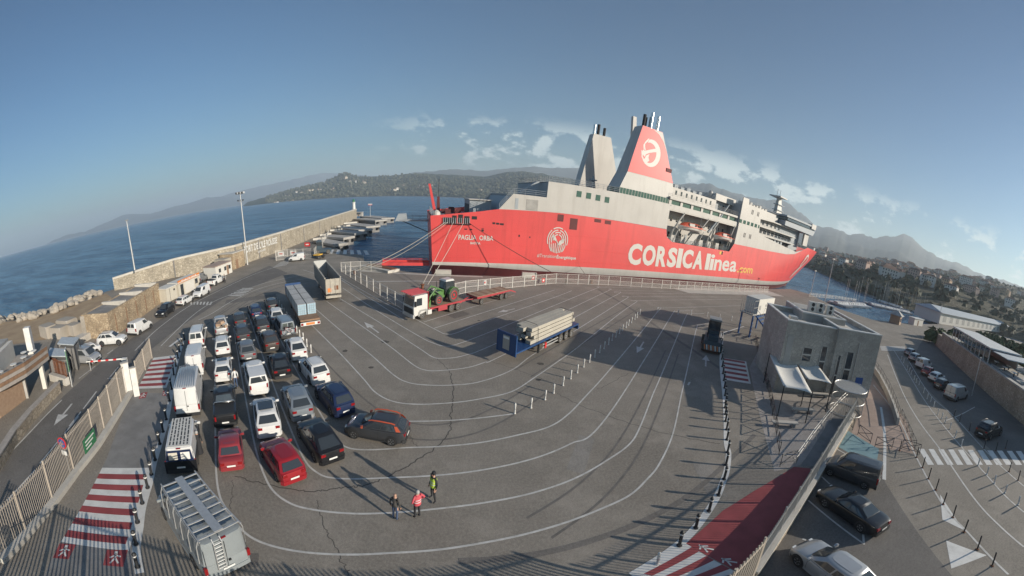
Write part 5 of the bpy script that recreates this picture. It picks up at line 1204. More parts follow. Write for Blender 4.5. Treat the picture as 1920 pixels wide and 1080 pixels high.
for s_ in (1,-1):
    MB().add([(1.15,s_*1.225,1.75),(.15,s_*1.228,1.75),(.15,s_*1.212,2.6),(.95,s_*1.19,2.6)], [(0,1,2,3) if s_ > 0 else (3,2,1,0)]).build('side_window', 'glass', tk)
    y0,y1 = sorted((s_*.95,s_*1.25)); MB().xprism([(-.75,.5),(-.75,1.1),(-.5,1.22),(.5,1.22),(.75,.95),(.75,.5),(.55,.5),(.5,.85),(.3,1.05),(-.3,1.05),(-.5,.85),(-.55,.5)], y0, y1).build('mudguard', 'fence_grey', tk)
    MB().box(1.2,1.35,s_*1.36-.1,s_*1.36+.1,1.75,2.35).build('mirror', 'black_plastic', tk); MB().box(1.5,1.61,s_*.95-.18,s_*.95+.18,.5,.72).build('headlight', 'lamp_clear', tk)
    for x in (0,-5.07,-6.34): big_wheel(tk, x, s_*1.02, .50, .30, 'alloy', 'mud_tyre', s_)
    MB().tube([(-.95,s_*1.12,1.15),(-.95,s_*1.12,3.15),(1.9,s_*1.12,3.15)], .07).build('headache_frame', 'truck_red', tk)
    y0,y1 = sorted((s_*.85,s_*1.26)); MB().box(-4.2,-2.6,y0,y1,.55,1.02).build('tool_locker', 'truck_red', tk); MB().box(-7.6,-1.2,y0 if s_ < 0 else y1-.08, (y0+.08) if s_ < 0 else y1, 1.02,1.22).build('side_rail', 'truck_red', tk)
    y0,y1 = sorted((s_*.9,s_*1.2)); MB().box(-1.5,-.85,y0,y1,.45,1.0).build('fuel_tank', 'truck_white', tk)
MB().box(-7.6,-1.0,-1.18,1.18,1.06,1.20).build('load_deck', 'wood_board', tk); MB().box(-7.7,.6,-.45,.45,.62,1.04).build('chassis', 'truck_red', tk)
for k in range(6): MB().box(-.9,1.95,-1.1+.41*k,-.95+.41*k,3.12,3.2).build('overcab_slat', 'truck_red', tk)
MB().box(-1.02,-.92,-1.12,1.12,1.2,2.9).build('headboard', 'truck_red', tk)
# --- tractor on the deck
tr = thing('farm_tractor', 'green farm tractor with red wheels and front loader on the lorry', 'tractor', tk.matrix_world @ Vector((0,0,0)) if False else (p+Vector((math.cos(h_),math.sin(h_),0))*-4.6+Vector((0,0,1.215))), h_)
MB().loft([[(.2,-.42,.65),(2.25,-.34,.70),(2.25,.34,.70),(.2,.42,.65)],[(.2,-.45,1.62),(2.25,-.33,1.38),(2.25,.33,1.38),(.2,.45,1.62)]]).build('bonnet', 'tractor_green', tr); MB().box(2.2,2.32,-.3,.3,.75,1.3).build('grille', 'black_plastic', tr)
MB().loft([[(-1.35,-.70,1.0),(.30,-.62,1.0),(.30,.62,1.0),(-1.35,.70,1.0)],[(-1.25,-.72,1.75),(.40,-.66,1.75),(.40,.66,1.75),(-1.25,.72,1.75)],[(-1.1,-.66,2.62),(.15,-.62,2.62),(.15,.62,2.62),(-1.1,.66,2.62)]]).build('cab_glazing', 'glass', tr)
MB().loft([[(-1.25,-.76,2.62),(.35,-.72,2.62),(.35,.72,2.62),(-1.25,.76,2.62)],[(-1.1,-.6,2.82),(.15,-.58,2.80),(.15,.58,2.80),(-1.1,.6,2.82)]]).build('cab_roof', 'truck_white', tr)
for s_ in (1,-1):
    for x in (-1.2,.3): MB().tube([(x,s_*.70,1.1),(x-.05,s_*.68,2.64)], .05).build('cab_post', 'black_plastic', tr)
    big_wheel(tr, -.85, s_*.95, .92, .52, 'wheel_red', 'mud_tyre', s_); big_wheel(tr, 1.75, s_*.90, .65, .42, 'wheel_red', 'mud_tyre', s_)
    y0,y1 = sorted((s_*.72,s_*1.24)); MB().loft([[(-.85+1.02*math.cos(R(a)),y,.92+1.02*math.sin(R(a))) for y in (y0,y1)]+[(-.85+.96*math.cos(R(a)),y,.92+.96*math.sin(R(a))) for y in (y1,y0)] for a in (15,45,75,105,135,160)]).build('mudguard', 'tractor_green', tr)
    MB().tube([(.6,s_*.55,1.55),(1.9,s_*.58,2.05),(3.0,s_*.60,1.1),(3.25,s_*.6,.35)], .11, 6).build('loader_arm', 'tractor_green', tr); MB().tube([(.9,s_*.55,.8),(2.1,s_*.58,1.7)], .07).build('loader_ram', 'chrome', tr)
MB().xprism([(3.1,.05),(3.85,.05),(3.6,.15),(3.25,.85),(3.1,.85)], -.95, .95).build('loader_bucket', 'tractor_green', tr); MB().box(-.9,2.2,-.3,.3,.45,.85).build('transmission', 'dark_metal', tr); MB().tube([(1.0,-.5,1.6),(1.0,-.5,2.5)], .05).build('exhaust', 'dark_metal', tr)
# --- red drawbar trailer
p2, h2 = near_place((949,560), (903,571.6), 1.12)
dt = thing('drawbar_trailer', 'low red flat trailer with wooden deck coupled behind the lorry', 'trailer', (p2.x,p2.y,.012), h2)
MB().box(-6.7,1.1,-1.22,1.22,1.0,1.18).build('frame', 'truck_red', dt); MB().box(-6.6,1.0,-1.12,1.12,1.18,1.22).build('load_deck', 'wood_board', dt); MB().tube([(1.0,-.6,.85),(3.0,0,.8),(1.0,.6,.85)], .07).build('drawbar', 'truck_red', dt)
for k in range(14): MB().box(-6.5+k*.54,-5.99+k*.54,-1.1,1.1,1.222,1.232).build('deck_plank', 'wood_board' if k%3 else 'wood_dark', dt)
MB().box(-6.0,.3,-.4,.4,.62,1.0).build('chassis', 'truck_red', dt); MB().xprism([(-6.7,1.0),(-6.7,1.2),(-8.0,.75),(-8.0,.6)], -1.2, 1.2).build('loading_ramp', 'truck_red', dt)
for s_ in (1,-1):
    for x in (0,-4.48,-5.72): big_wheel(dt, x, s_*1.02, .42, .30, 'alloy', 'mud_tyre', s_)
# --- semi-trailer of concrete beams
p3, h3 = near_place((1070,632.4), (1050,643), 1.12)
bt = thing('flatbed_semitrailer', 'parked semitrailer with blue headboard loaded with pale concrete beams', 'trailer', (p3.x,p3.y,.012), h3)
MB().box(-4.2,8.6,-.5,.5,.85,1.15).build('chassis', 'truck_blue', bt); MB().box(-4.2,8.75,-1.25,1.25,1.15,1.30).build('load_deck', 'truck_blue', bt)
MB().box(8.75,8.87,-1.27,1.27,.90,2.85).build('headboard', 'truck_blue', bt); MB().box(8.87,8.92,-.42,.42,1.3,2.6).build('headboard_panel', 'fence_grey', bt); MB().box(8.92,8.94,-.36,.36,2.3,2.5).build('maker_plate', 'plate_white', bt)
for k in (-1,1): MB().box(8.87,8.9,k*1.2-.05,k*1.2+.05,.95,2.8).build('headboard_edge', 'truck_blue', bt)
for s_ in (1,-1):
    for x in (0,-1.3,-2.6): big_wheel(bt, x, s_*1.02, .50, .32, 'fence_grey', 'mud_tyre', s_)
    MB().box(4.1,4.3,s_*.85-.1,s_*.85+.1,.0,.9).build('landing_leg', 'dark_metal', bt)
    for z in (.55,.85): MB().box(.8,4.0,s_*1.22-.02,s_*1.22+.02,z-.06,z+.06).build('side_guard', 'galvanised', bt)
MB().box(3.3,3.65,-1.3,-1.15,.4,.95).build('extinguisher_box', 'sign_red', bt); MB().box(3.3,3.65,1.15,1.3,.4,.95).build('extinguisher_box', 'sign_red', bt); MB().box(-4.35,-4.2,-1.2,1.2,.6,1.0).build('rear_bumper', 'truck_blue', bt)
BG = 'concrete beams stacked on the semitrailer'
_rot = Matrix.Rotation(h3, 4, 'Z')
def on(root, v): return (Matrix.Translation(root.location) @ Matrix.Rotation(root.rotation_euler.z, 4, 'Z')) @ Vector(v)
proto = MB().box(-4.0,4.9,-.32,.32,0,.33)
#
bmesh_beam = proto.mesh('concrete_beam', 'beam_cream')
for i, nm in ((0,'bottom'),(1,'second'),(2,'third'),(3,'top')):
    for j, side in ((0,'camera'),(1,'middle'),(2,'ship')):
        q = on(bt, (1.0+(.5 if i == 3 else 0)+(-.4 if (i+j)%2 else .2), (j-1)*.68, 1.302+i*.40))
        o = link('precast_beam', bmesh_beam, None, q, h3)  # one precast concrete beam of the trailer load
        tag(o, 'long pale concrete beam in %s layer, %s row of the stack' % (nm, {'camera':'left hand','middle':'middle','ship':'right hand'}[side]), 'beam', BG)
for x in (4.9,-2.6):
    MB().tube([(x,-1.16,1.3),(x,-1.08,2.6),(x,-.8,2.98),(x,.8,2.98),(x,1.08,2.6),(x,1.16,1.3)], .025, 5).build('lashing_strap', 'dark_metal', bt)
# --- high-sided tipper
lane_h = R(122.5)
rear = spot(626,566.5)
tp = thing('tipper_semitrailer', 'open high sided grey tipper trailer with cream tailgate', 'trailer', (rear.x,rear.y,.012), lane_h)
L_ = 11.8
MB().box(.3,L_-.2,-1.15,1.15,1.25,1.35).build('floor', 'tipper_grey', tp)
for s_ in (1,-1):
    y0,y1 = sorted((s_*1.17,s_*1.25)); MB().xprism([(0,1.25),(L_,1.25),(L_+.5,3.55),(0,3.35)], y0, y1).build('side_wall', 'tipper_grey', tp)
    for k in range(13): yy0,yy1 = sorted((s_*1.25,s_*1.30)); MB().box(.3+k*.93,.42+k*.93,yy0,yy1,1.3,3.3).build('side_rib', 'tipper_grey', tp)
    yy0,yy1 = sorted((s_*1.12,s_*1.32)); MB().xprism([(0,3.33),(L_+.5,3.53),(L_+.5,3.65),(0,3.45)], yy0, yy1).build('top_rail', 'tipper_cream', tp)
    for x in (1.9,3.2,4.5): big_wheel(tp, x, s_*1.0, .50, .32, 'fence_grey', 'mud_tyre', s_)
    MB().box(9.2,9.4,s_*.85-.1,s_*.85+.1,0,1.1).build('landing_leg', 'dark_metal', tp); MB().box(-.08,.0,s_*.95-.2,s_*.95+.2,.75,.95).build('tail_light', 'lamp_red', tp)
MB().box(-.10,0,-1.2,1.2,1.22,3.25).build('tailgate', 'tipper_cream', tp)
for y in (-1.1,-.4,.4,1.1): MB().box(-.16,-.10,y-.05,y+.05,1.2,3.3).build('tailgate_post', 'tipper_cream', tp)
MB().box(-.13,-.10,-.8,-.2,1.7,2.3).build('faded_notice', 'rust', tp); MB().box(-.13,-.10,.3,.9,1.45,2.0).build('faded_notice', 'orange_paint', tp)
MB().box(-.15,.25,-1.2,1.2,.62,.95).build('rear_beam', 'tipper_cream', tp); MB().xprism([(L_-.1,1.25),(L_+.02,1.25),(L_+.5,3.9),(L_+.38,3.9)], -1.18, 1.18).build('front_wall', 'tipper_grey', tp); MB().box(.2,L_-.3,-.45,.45,.85,1.25).build('chassis', 'dark_metal', tp)
# --- semi-trailer with packs of blue-ended timber
rear = spot(583,619.5); hb = R(127.0)
bl = thing('flatbed_semitrailer', 'long flat trailer carrying two packs of blue ended boards', 'trailer', (rear.x,rear.y,.012), hb)
MB().box(0,13.2,-1.25,1.25,1.10,1.28).build('load_deck', 'wood_dark', bl); MB().box(.1,13,-.45,.45,.7,1.1).build('chassis', 'dark_metal', bl); MB().box(-.06,.06,-1.25,1.25,.62,.98).build('rear_beam', 'plate_white', bl)
MB().box(-.08,-.05,-.55,.55,.68,.94).build('warning_board', 'orange_paint', bl); MB().box(13.0,13.15,-1.25,1.25,1.28,2.7).build('headboard', 'truck_blue', bl)
for s_ in (1,-1):
    for x in (2.6,3.9,5.2): big_wheel(bl, x, s_*1.0, .50, .32, 'fence_grey', 'mud_tyre', s_)
    MB().box(10,10.2,s_*.85-.1,s_*.85+.1,0,1.0).build('landing_leg', 'dark_metal', bl); MB().box(-.09,-.05,s_*1.05-.15,s_*1.05+.15,.68,.92).build('tail_light', 'lamp_red', bl)
for s_, lb in ((1,'grey wrapped pack of blue ended boards on the trailer side by the cars'),(-1,'grey wrapped pack of blue ended boards on the trailer side by the tipper')):
    q = on(bl, (1.9, s_*.63, 1.285)); t = thing('board_pack', lb, 'board pack', q, hb, 'packs of boards on the flat trailer')
    MB().box(.02,10.6,-.57,.57,0,1.25).build('wrapping', 'pack_grey', t)
    for i in range(5):
        for j in range(4): MB().box(-.05,.02,-.55+.28*j,-.30+.28*j,.03+i*.245,.23+i*.245).build('board_end', 'beam_blue', t)
    for x in (2.5,5.3,8.1): MB().box(x-.04,x+.04,-.585,.585,0,1.262).build('strap', 'dark_metal', t)
# --- container tractor (terminal forklift) seen from behind
c = spot(1333,664); hf = R(52)
fk = thing('terminal_forklift', 'dark blue heavy forklift with striped counterweight beside the black bollards', 'forklift', (c.x,c.y,.012), hf)
MB().loft([[(0,-1.2,.4),(1.5,-1.25,.4),(1.5,1.25,.4),(0,1.2,.4)],[(.1,-1.2,1.5),(1.5,-1.2,1.6),(1.5,1.2,1.6),(.1,1.2,1.5)]]).build('counterweight', 'plant_teal', fk)
for k in range(8): MB().add([(-.012,-1.15+k*.29,.45),(-.012,-1.0+k*.29,.45),(.055,-.86+k*.29,1.05),(.055,-1.01+k*.29,1.05)], [(3,2,1,0)]).build('warning_stripe', 'orange_paint' if k%2 else 'plate_white', fk)
MB().box(1.5,4.2,-1.0,1.0,.6,1.5).build('engine_body', 'plant_teal', fk); MB().box(.4,1.6,-.7,.7,1.55,2.1).build('engine_cover', 'plant_teal', fk)
for x in (1.6,3.0):
    for y in (-.75,.75): MB().box(x-.05,x+.05,y-.05,y+.05,1.5,3.75).build('cab_post', 'black_plastic', fk)
MB().box(1.45,3.15,-.85,.85,3.75,3.95).build('cab_roof', 'tipper_grey', fk); MB().box(1.62,2.98,-.72,.72,1.6,2.5).build('cab_lower', 'plant_teal', fk); MB().box(1.58,1.62,-.7,.7,2.55,3.7).build('rear_window', 'glass', fk); MB().box(2.0,2.5,-.3,.3,2.0,2.9).build('seat', 'black_plastic', fk)
for s_ in (1,-1):
    for x in (1.0,3.7): big_wheel(fk, x, s_*1.18, .62, .45, 'plant_teal', 'mud_tyre', s_)
    MB().box(4.2,4.4,s_*.6-.1,s_*.6+.1,.3,3.6).build('mast_rail', 'dark_metal', fk); MB().box(4.45,6.2,s_*.75-.09,s_*.75+.09,.15,.25).build('fork', 'dark_metal', fk)
for z in (.6,1.9,3.4): MB().box(4.22,4.38,-.55,.55,z,z+.15).build('mast_beam', 'dark_metal', fk)
# --- raised white boarding cabin on a blue stair frame
c = Vector((46.4,40.2,0)); hc = R(17)
bc = thing('boarding_stair', 'white boarding cabin raised on a blue steel stair frame', 'boarding stair', (c.x,c.y,0), hc)
MB().box(-1.6,5.4,-1.3,1.3,3.5,5.9).build('cabin', 'container_white', bc); MB().box(-3.2,-1.6,-1.25,1.25,3.45,3.6).build('landing', 'fence_grey', bc)
for k in range(7): MB().box(-3.2,-3.15,-1.2+.4*k,-1.15+.4*k,3.6,5.7).build('cage_bar', 'fence_grey', bc)
for z in (3.6,4.6,5.65): MB().box(-3.22,-1.6,-1.27,-1.2,z,z+.07).build('cage_rail', 'fence_grey', bc)
MB().box(-1.2,-.5,-1.33,-1.3,4.2,4.9).build('vent_panel', 'fence_grey', bc); MB().box(1.4,2.2,-1.33,-1.3,4.6,5.0).build('faded_sign', 'fence_grey', bc)
for x in (-2.6,4.6):
    for y in (-1.1,1.1): MB().box(x-.12,x+.12,y-.12,y+.12,.0,3.5).build('leg', 'steel_blue', bc)
for k in range(9): MB().box(-1.9+.05*k,1.1+.05*k,-1.6-.52*k,-1.2-.52*k,3.2-.37*k,3.28-.37*k).build('stair_tread', 'steel_blue', bc)
for x in (-2.0,1.6): MB().tube([(x,-1.3,3.4),(x+.4,-6.0,.2)], .12).build('stringer', 'steel_blue', bc); MB().tube([(x,-1.3,4.4),(x+.4,-6.0,1.2)], .04).build('handrail', 'galvanised', bc)
MB().box(-1.8,2.6,-6.6,-5.9,.0,.7).build('base_beam', 'steel_blue', bc)
# --- vehicles on the mole: lorry tractor unit, yard tug, yellow dolly
c = spot(562,452); hm = hd((575,446),(562,452))
tu = thing('tractor_unit', 'white lorry tractor unit facing along the port wall', 'truck', (c.x,c.y,.012), hm)
MB().loft([[(-2.0,-1.2,.6),(0,-1.22,.5),(0,1.22,.5),(-2.0,1.2,.6)],[(-2.0,-1.22,2.0),(.02,-1.22,1.9),(.02,1.22,1.9),(-2.0,1.22,2.0)],[(-2.0,-1.15,3.6),(-.35,-1.1,3.5),(-.35,1.1,3.5),(-2.0,1.15,3.6)]]).build('cab', 'truck_white', tu)
MB().add([(.03,-1.05,2.0),(.03,1.05,2.0),(-.26,1.0,3.1),(-.26,-1.0,3.1)], [(0,1,2,3)]).build('windscreen', 'glass', tu); MB().box(-.02,.05,-.9,.9,.7,1.6).build('grille', 'dark_metal', tu); MB().box(-6,-2,-.5,.5,.7,1.1).build('chassis', 'dark_metal', tu)
for s_ in (1,-1):
    for x in (-1.1,-5.0): big_wheel(tu, x, s_*1.0, .5, .35, 'alloy', 'mud_tyre', s_)
c = spot(606,475.5)
yt = thing('yard_tug', 'dark teal yard tug with tall cab by the mole gate', 'yard tug', (c.x,c.y,.012), R(200))
MB().box(-2.4,2.2,-1.1,1.1,.5,1.2).build('body', 'plant_teal', yt); MB().loft([[(.2,-.8,1.2),(1.8,-.8,1.2),(1.8,.8,1.2),(.2,.8,1.2)],[(.3,-.75,3.3),(1.6,-.75,3.3),(1.6,.75,3.3),(.3,.75,3.3)]]).build('cab', 'plant_teal', yt); MB().box(.25,1.75,-.82,.82,2.1,3.0).build('cab_glass', 'glass', yt)
for s_ in (1,-1):
    for x in (-1.5,1.4): big_wheel(yt, x, s_*1.0, .55, .4, 'fence_grey', 'mud_tyre', s_)
c = spot(597,484.5)
dl = thing('coupling_dolly', 'low black coupling dolly with yellow frame beside yard tug', 'dolly', (c.x,c.y,.012), R(170))
MB().box(-1.8,1.6,-.6,.6,.5,.8).build('frame', 'black_plastic', dl); MB().box(-.8,.9,-1.0,1.0,.8,1.0).build('top_plate', 'ship_yellow', dl); MB().tube([(1.5,0,.65),(3.0,0,.9)], .1).build('gooseneck', 'black_plastic', dl)
for s_ in (1,-1): big_wheel(dl, -1.0, s_*.9, .45, .3, 'fence_grey', 'mud_tyre', s_)
# ================================================================== walls, buildings, fences, street furniture
def stonework(name, c1, c2, joint, scale, stretch=(1,1,1.5), bump=.5):
    m = bpy.data.materials.new(name); m.use_nodes = True; nt = m.node_tree; b = nt.nodes['Principled BSDF']; N, Lk = nt.nodes.new, nt.links.new
    t = N('ShaderNodeTexCoord'); mp_ = N('ShaderNodeMapping'); mp_.inputs['Scale'].default_value = tuple(scale*s for s in stretch); Lk(t.outputs['Object'], mp_.inputs[0])
    v = N('ShaderNodeTexVoronoi'); v.inputs['Scale'].default_value = 1; Lk(mp_.outputs[0], v.inputs['Vector'])
    e = N('ShaderNodeTexVoronoi'); e.feature = 'DISTANCE_TO_EDGE'; e.inputs['Scale'].default_value = 1; Lk(mp_.outputs[0], e.inputs['Vector'])
    sp = N('ShaderNodeSeparateColor'); Lk(v.outputs['Color'], sp.inputs[0])
    mx = N('ShaderNodeMixRGB'); Lk(sp.outputs[0], mx.inputs[0]); mx.inputs[1].default_value = (*c1,1); mx.inputs[2].default_value = (*c2,1)
    n = N('ShaderNodeTexNoise'); n.inputs['Scale'].default_value = .35; n.inputs['Detail'].default_value = 6; Lk(t.outputs['Object'], n.inputs['Vector'])
    st = N('ShaderNodeMapRange'); st.inputs[1].default_value = .4; st.inputs[2].default_value = .7; st.inputs[3].default_value = 1; st.inputs[4].default_value = .68; Lk(n.outputs['Fac'], st.inputs[0])
    mu = N('ShaderNodeMixRGB'); mu.blend_type = 'MULTIPLY'; mu.inputs[0].default_value = 1; Lk(mx.outputs[0], mu.inputs[1]); Lk(st.outputs[0], mu.inputs[2])
    r = N('ShaderNodeMapRange'); r.inputs[1].default_value = .02; r.inputs[2].default_value = .08; Lk(e.outputs['Distance'], r.inputs[0])
    m2 = N('ShaderNodeMixRGB'); Lk(r.outputs[0], m2.inputs[0]); m2.inputs[1].default_value = (*joint,1); Lk(mu.outputs[0], m2.inputs[2]); Lk(m2.outputs[0], b.inputs['Base Color'])
    bn = N('ShaderNodeBump'); bn.inputs['Strength'].default_value = bump; bn.inputs['Distance'].default_value = .06; Lk(r.outputs[0], bn.inputs['Height']); Lk(bn.outputs[0], b.inputs['Normal'])
    b.inputs['Roughness'].default_value = .9; M[name] = m
stonework('rubble_wall', (.32,.28,.215), (.48,.43,.345), (.20,.175,.14), 1.7)
stonework('rubble_warm', (.36,.27,.175), (.54,.43,.295), (.19,.145,.10), 2.6)
stonework('ashlar_grey', (.42,.385,.335), (.52,.48,.42), (.34,.315,.275), 1.9)
stonework('rubble_low', (.34,.28,.21), (.48,.41,.32), (.20,.17,.13), 2.4)
stonework('paving_joint', (.33,.30,.275), (.40,.365,.335), (.22,.20,.185), 1.2, (1,1,1), .2)

# --- port wall along the mole
def ribbon_wall(inn, out, z0, zt):
    m = MB(); rings = []
    for i, (a, b) in enumerate(zip(inn, out)):
        z = zt(i) if callable(zt) else zt
        rings.append([(a[0],a[1],z0),(a[0],a[1],z),(b[0],b[1],z),(b[0],b[1],z0-2)])
    return m.loft(rings)
wz = [2.6,4.0,4.7,4.8,4.9,5.0,5.0,5.2,5.3]
pw = thing('port_wall', 'long pale stone breakwater wall lettered with the port name', 'wall', (0,0,0))
ribbon_wall(wall_in, wall_out, .01, lambda i: wz[i]).build('wall_body', 'rubble_wall', pw)
inn2, out2 = [], []
for a, b in zip(wall_in, wall_out):
    a, b = Vector(a), Vector(b); d = (b-a).normalized(); inn2.append(tuple(a-d*.12)); out2.append(tuple(a+d*.75))
cop = MB(); cop.loft([[(a[0],a[1],wz[i]+.01),(a[0],a[1],wz[i]+.45),(b[0],b[1],wz[i]+.45),(b[0],b[1],wz[i]+.01)] for i,(a,b) in enumerate(zip(inn2,out2))]); cop.build('coping', 'concrete_pale', pw)
def wall_text(s, a, b, z, h_, matn='white_paint'):
    a, b = Vector((*a,0)), Vector((*b,0)); L_ = (b-a).length; me = text_mesh(s, L_, h_, .03); rz = heading(a, b)
    me.materials.append(M[matn]); o = link('lettering', me, pw, (a.x, a.y, z), rz); return o
wall_text("PORT DE L'ILE ROUSSE", (-56.55,76.5), (-56.2,94.0), 2.5, 1.8); wall_text('ILE ROUSSE', (-56.35,83), (-56.3,87), 1.6, .5)
for k in range(6):
    i = k+1; a = Vector(wall_in[i]); MB().box(-.10,.10,-.25,.05,.1,wz[i]).build('buttress_joint', 'concrete_dark', pw, (a.x+.05,a.y,0))
# lighthouse at the mole head
lh = spot(668,410); lt = thing('lighthouse', 'small white lighthouse with green lantern at the end of the port wall', 'lighthouse', (-72.6,222,5.2))
MB().lathe([(1.35,0),(1.25,.4),(1.1,.5),(1.0,4.2),(1.35,4.4),(1.35,4.6)], 16).build('tower', 'white_paint', lt, smooth=40); MB().lathe([(.7,4.6),(.7,5.6),(.85,5.65),(.5,6.1),(.05,6.4)], 12).build('lantern', 'sign_green', lt, smooth=40); MB().lathe([(1.3,4.6),(1.3,4.65)], 12).build('gallery', 'galvanised', lt)
# concrete pier heads jutting from the mole
PI = [((606,456),(640,463)),((620,447),(655,449.5)),((638,437.5),(677,441)),((650,430),(686,434.5)),((662,423.5),(700,428)),((678,413),(715,416)),((690,408),(728,412))]
for k, (a, b) in enumerate(PI):
    A_, B_ = spot(*a), spot(*b); h_ = heading(A_, B_); L_ = (B_-A_).length
    t = thing('pier_block', ['first','second','third','fourth','fifth','sixth','last'][k]+' concrete berth block along the mole counted from the yard tug', 'pier block', (A_.x,A_.y,0), h_, 'concrete berth blocks along the mole')
    w = 2.6+.35*k
    MB().box(-3,L_,-w,w,.25,.95).build('slab', 'concrete', t); MB().box(-3,L_-.4,-w+.3,w-.3,-3.5,.25).build('pile_wall', 'concrete_dark', t)
    for y in (-w*.6,w*.6): MB().lathe([(.4,-.6),(.5,-.5),(.5,.5),(.4,.6)], 10, (L_+.5,y,-.2), 'y').build('fender', 'black_rubber', t)
    if k < 5: MB().box(-3.1,-2.7,-w,w,.95,1.55).build('kerb_wall', 'concrete_pale', t)
bs = spot(688,404); t = thing('mole_hut', 'small grey hut with white base at the mole head', 'hut', (bs.x-4,bs.y-6,0)); MB().box(-2.5,2.5,-2,2,0,2.6).build('wall', 'concrete', t); MB().box(-2.8,2.8,-2.3,2.3,2.6,2.8).build('roof', 'roof_grey', t); MB().box(-1.5,1.5,-2.06,-2.0,1.2,2.1).build('window', 'glass', t); MB().box(-.4,.4,-2.05,-2,0,1.1).build('door', 'wood_dark', t)
t = thing('channel_sign', 'small red and white channel board on a post by the lighthouse', 'sign', (-62,224,0)); MB().tube([(0,0,0),(0,0,8.6)], .1).build('post', 'galvanised', t); MB().box(-1.4,1.4,-.06,.06,8.0,8.5).build('upper_board', 'plate_white', t); MB().box(-1.4,1.4,-.06,.06,7.6,8.0).build('lower_board', 'sign_red', t)

# --- floodlight masts
def mast(x, y, z0, z1, label, lamps=True):
    t = thing('light_mast', label, 'light mast', (x,y,z0)); h_ = z1-z0
    MB().lathe([(.24,0),(.2,.4),(.18,h_*.5),(.10,h_)], 10).build('pole', 'galvanised', t, smooth=40)
    if lamps:
        MB().box(-1.3,1.3,-.06,.06,h_-.5,h_-.38).box(-1.0,1.0,-.06,.06,h_-2.2,h_-2.1).build('cross_arms', 'galvanised', t)['kind'] = 'stuff'
        for k in range(6): MB().box(-1.35+k*.48,-1.05+k*.48,-.25,.15,h_-.35,h_+.05).build('floodlight', 'lamp_clear' if k%2 else 'dark_metal', t)
        for k in range(3): MB().box(-1.0+k*.8,-.75+k*.8,-.2,.1,h_-2.05,h_-1.75).build('floodlight', 'dark_metal', t)
    else:
        MB().box(-.6,.6,-.1,.1,h_-.3,h_).build('floodlight', 'galvanised', t); MB().box(.1,.5,-.25,-.1,h_*.3,h_*.3+.25).build('camera_box', 'white_paint', t)
mast(-55.1,75.6,0,17.2,'tall grey floodlight mast beside the stone store on the mole'); q = spot(252.5,505,4.3); mast(q.x,q.y,4.2,15.4,'slim light pole standing on top of the port wall', False)

# --- stone store on the left road
rz = heading((-44.8,25.4,0),(-52.3,42.1,0))
st = thing('stone_store', 'long warm stone store with stepped flat roof beside the outer road', 'building', (-44.8,25.4,0), rz)
LL, DD = 18.3, 5.2
MB().box(0,LL,0,.4,0,3.5).build('front_wall', 'rubble_warm', st); MB().box(0,.4,.4,DD,0,3.5).build('end_wall', 'rubble_warm', st); MB().box(LL-.4,LL,.4,DD,0,3.5).build('end_wall', 'rubble_warm', st); MB().box(.4,LL-.4,DD-.4,DD,0,3.5).build('back_wall', 'rubble_warm', st)
for k in range(3): MB().loft([[(.45+k*5.85,.4,2.9),(5.7+k*5.85,.4,2.9),(5.7+k*5.85,DD-.4,3.3),(.45+k*5.85,DD-.4,3.3)],[(.45+k*5.85,.4,3.0),(5.7+k*5.85,.4,3.0),(5.7+k*5.85,DD-.4,3.4),(.45+k*5.85,DD-.4,3.4)]]).build('roof_bay', 'concrete_dark', st); MB().box(5.72+k*5.85,6.25+k*5.85,.3,DD-.2,2.9,3.75).build('roof_upstand', 'concrete_pale', st)
for k in range(5): MB().box(1.8+k*3.4,2.0+k*3.4,-.06,.02,.5,2.9).build('drain_pipe', 'wood_dark', st)
MB().box(-.15,.25,4.6,5.4,0,3.3).build('corner_pier', 'rock_pale', st)
# --- kiosks and site cabins
def cabin(name, label, x, y, rz, L_, D_, H_, wallm, roofm, cat='cabin', z=0):
    t = thing(name, label, cat, (x,y,z), rz); MB().box(0,L_,0,D_,.15,H_).build('wall', wallm, t); MB().box(-.15,L_+.15,-.15,D_+.15,H_,H_+.14).build('roof', roofm, t); return t
r1 = heading((-50.4,44.8,0),(-51.4,52.4,0))
t = cabin('snack_kiosk', 'cream snack kiosk with orange lettered fascia by the stone store', -50.6, 45.6, r1, 7.2, 2.6, 2.55, 'container_cream', 'container_white', 'kiosk')
MB().box(-.05,7.25,-.12,0,2.45,3.0).build('fascia', 'orange_paint', t)
fm = text_mesh('SNACK BAR', 5.4, .34, .02)
for v in fm.vertices: v.co.y = -.13
fm.materials.append(M['plate_white']); link('lettering', fm, t, (.9,0,2.57))
MB().box(.6,1.5,-.05,.02,.2,2.2).build('door', 'glass', t); MB().box(5.6,6.5,-.05,.02,1.2,2.1).build('window', 'glass', t); MB().box(2.0,5.2,-.04,.02,.3,2.3).build('shutter', 'container_white', t)
tag(MB().lathe([(.28,-.1),(.42,-.1),(.45,0),(.42,.1),(.28,.1)], 16, (0,0,0), 'y').build('display_tyre', 'black_rubber', None, Vector((-51.3,52.6,.75)), r1), 'round black tyre hung at the end of the snack kiosk', 'tyre')
t = cabin('storage_box', 'plain cream storage container left of the snack kiosk', -50.3, 42.0, r1, 3.2, 2.5, 2.4, 'container_cream', 'container_white', 'container'); MB().box(1.0,1.06,-.03,0,.2,2.3).build('door_seam', 'dark_metal', t); MB().box(2.2,2.6,-.06,0,1.7,2.0).build('lamp', 'dark_metal', t)
r2 = heading((-51.6,59.5,0),(-52.0,66.5,0))
t = cabin('site_cabin', 'pale site cabin with pinkish roof against the port wall', -52.6, 59.5, r2, 6.6, 3.6, 2.6, 'container_white', 'pink_paving')
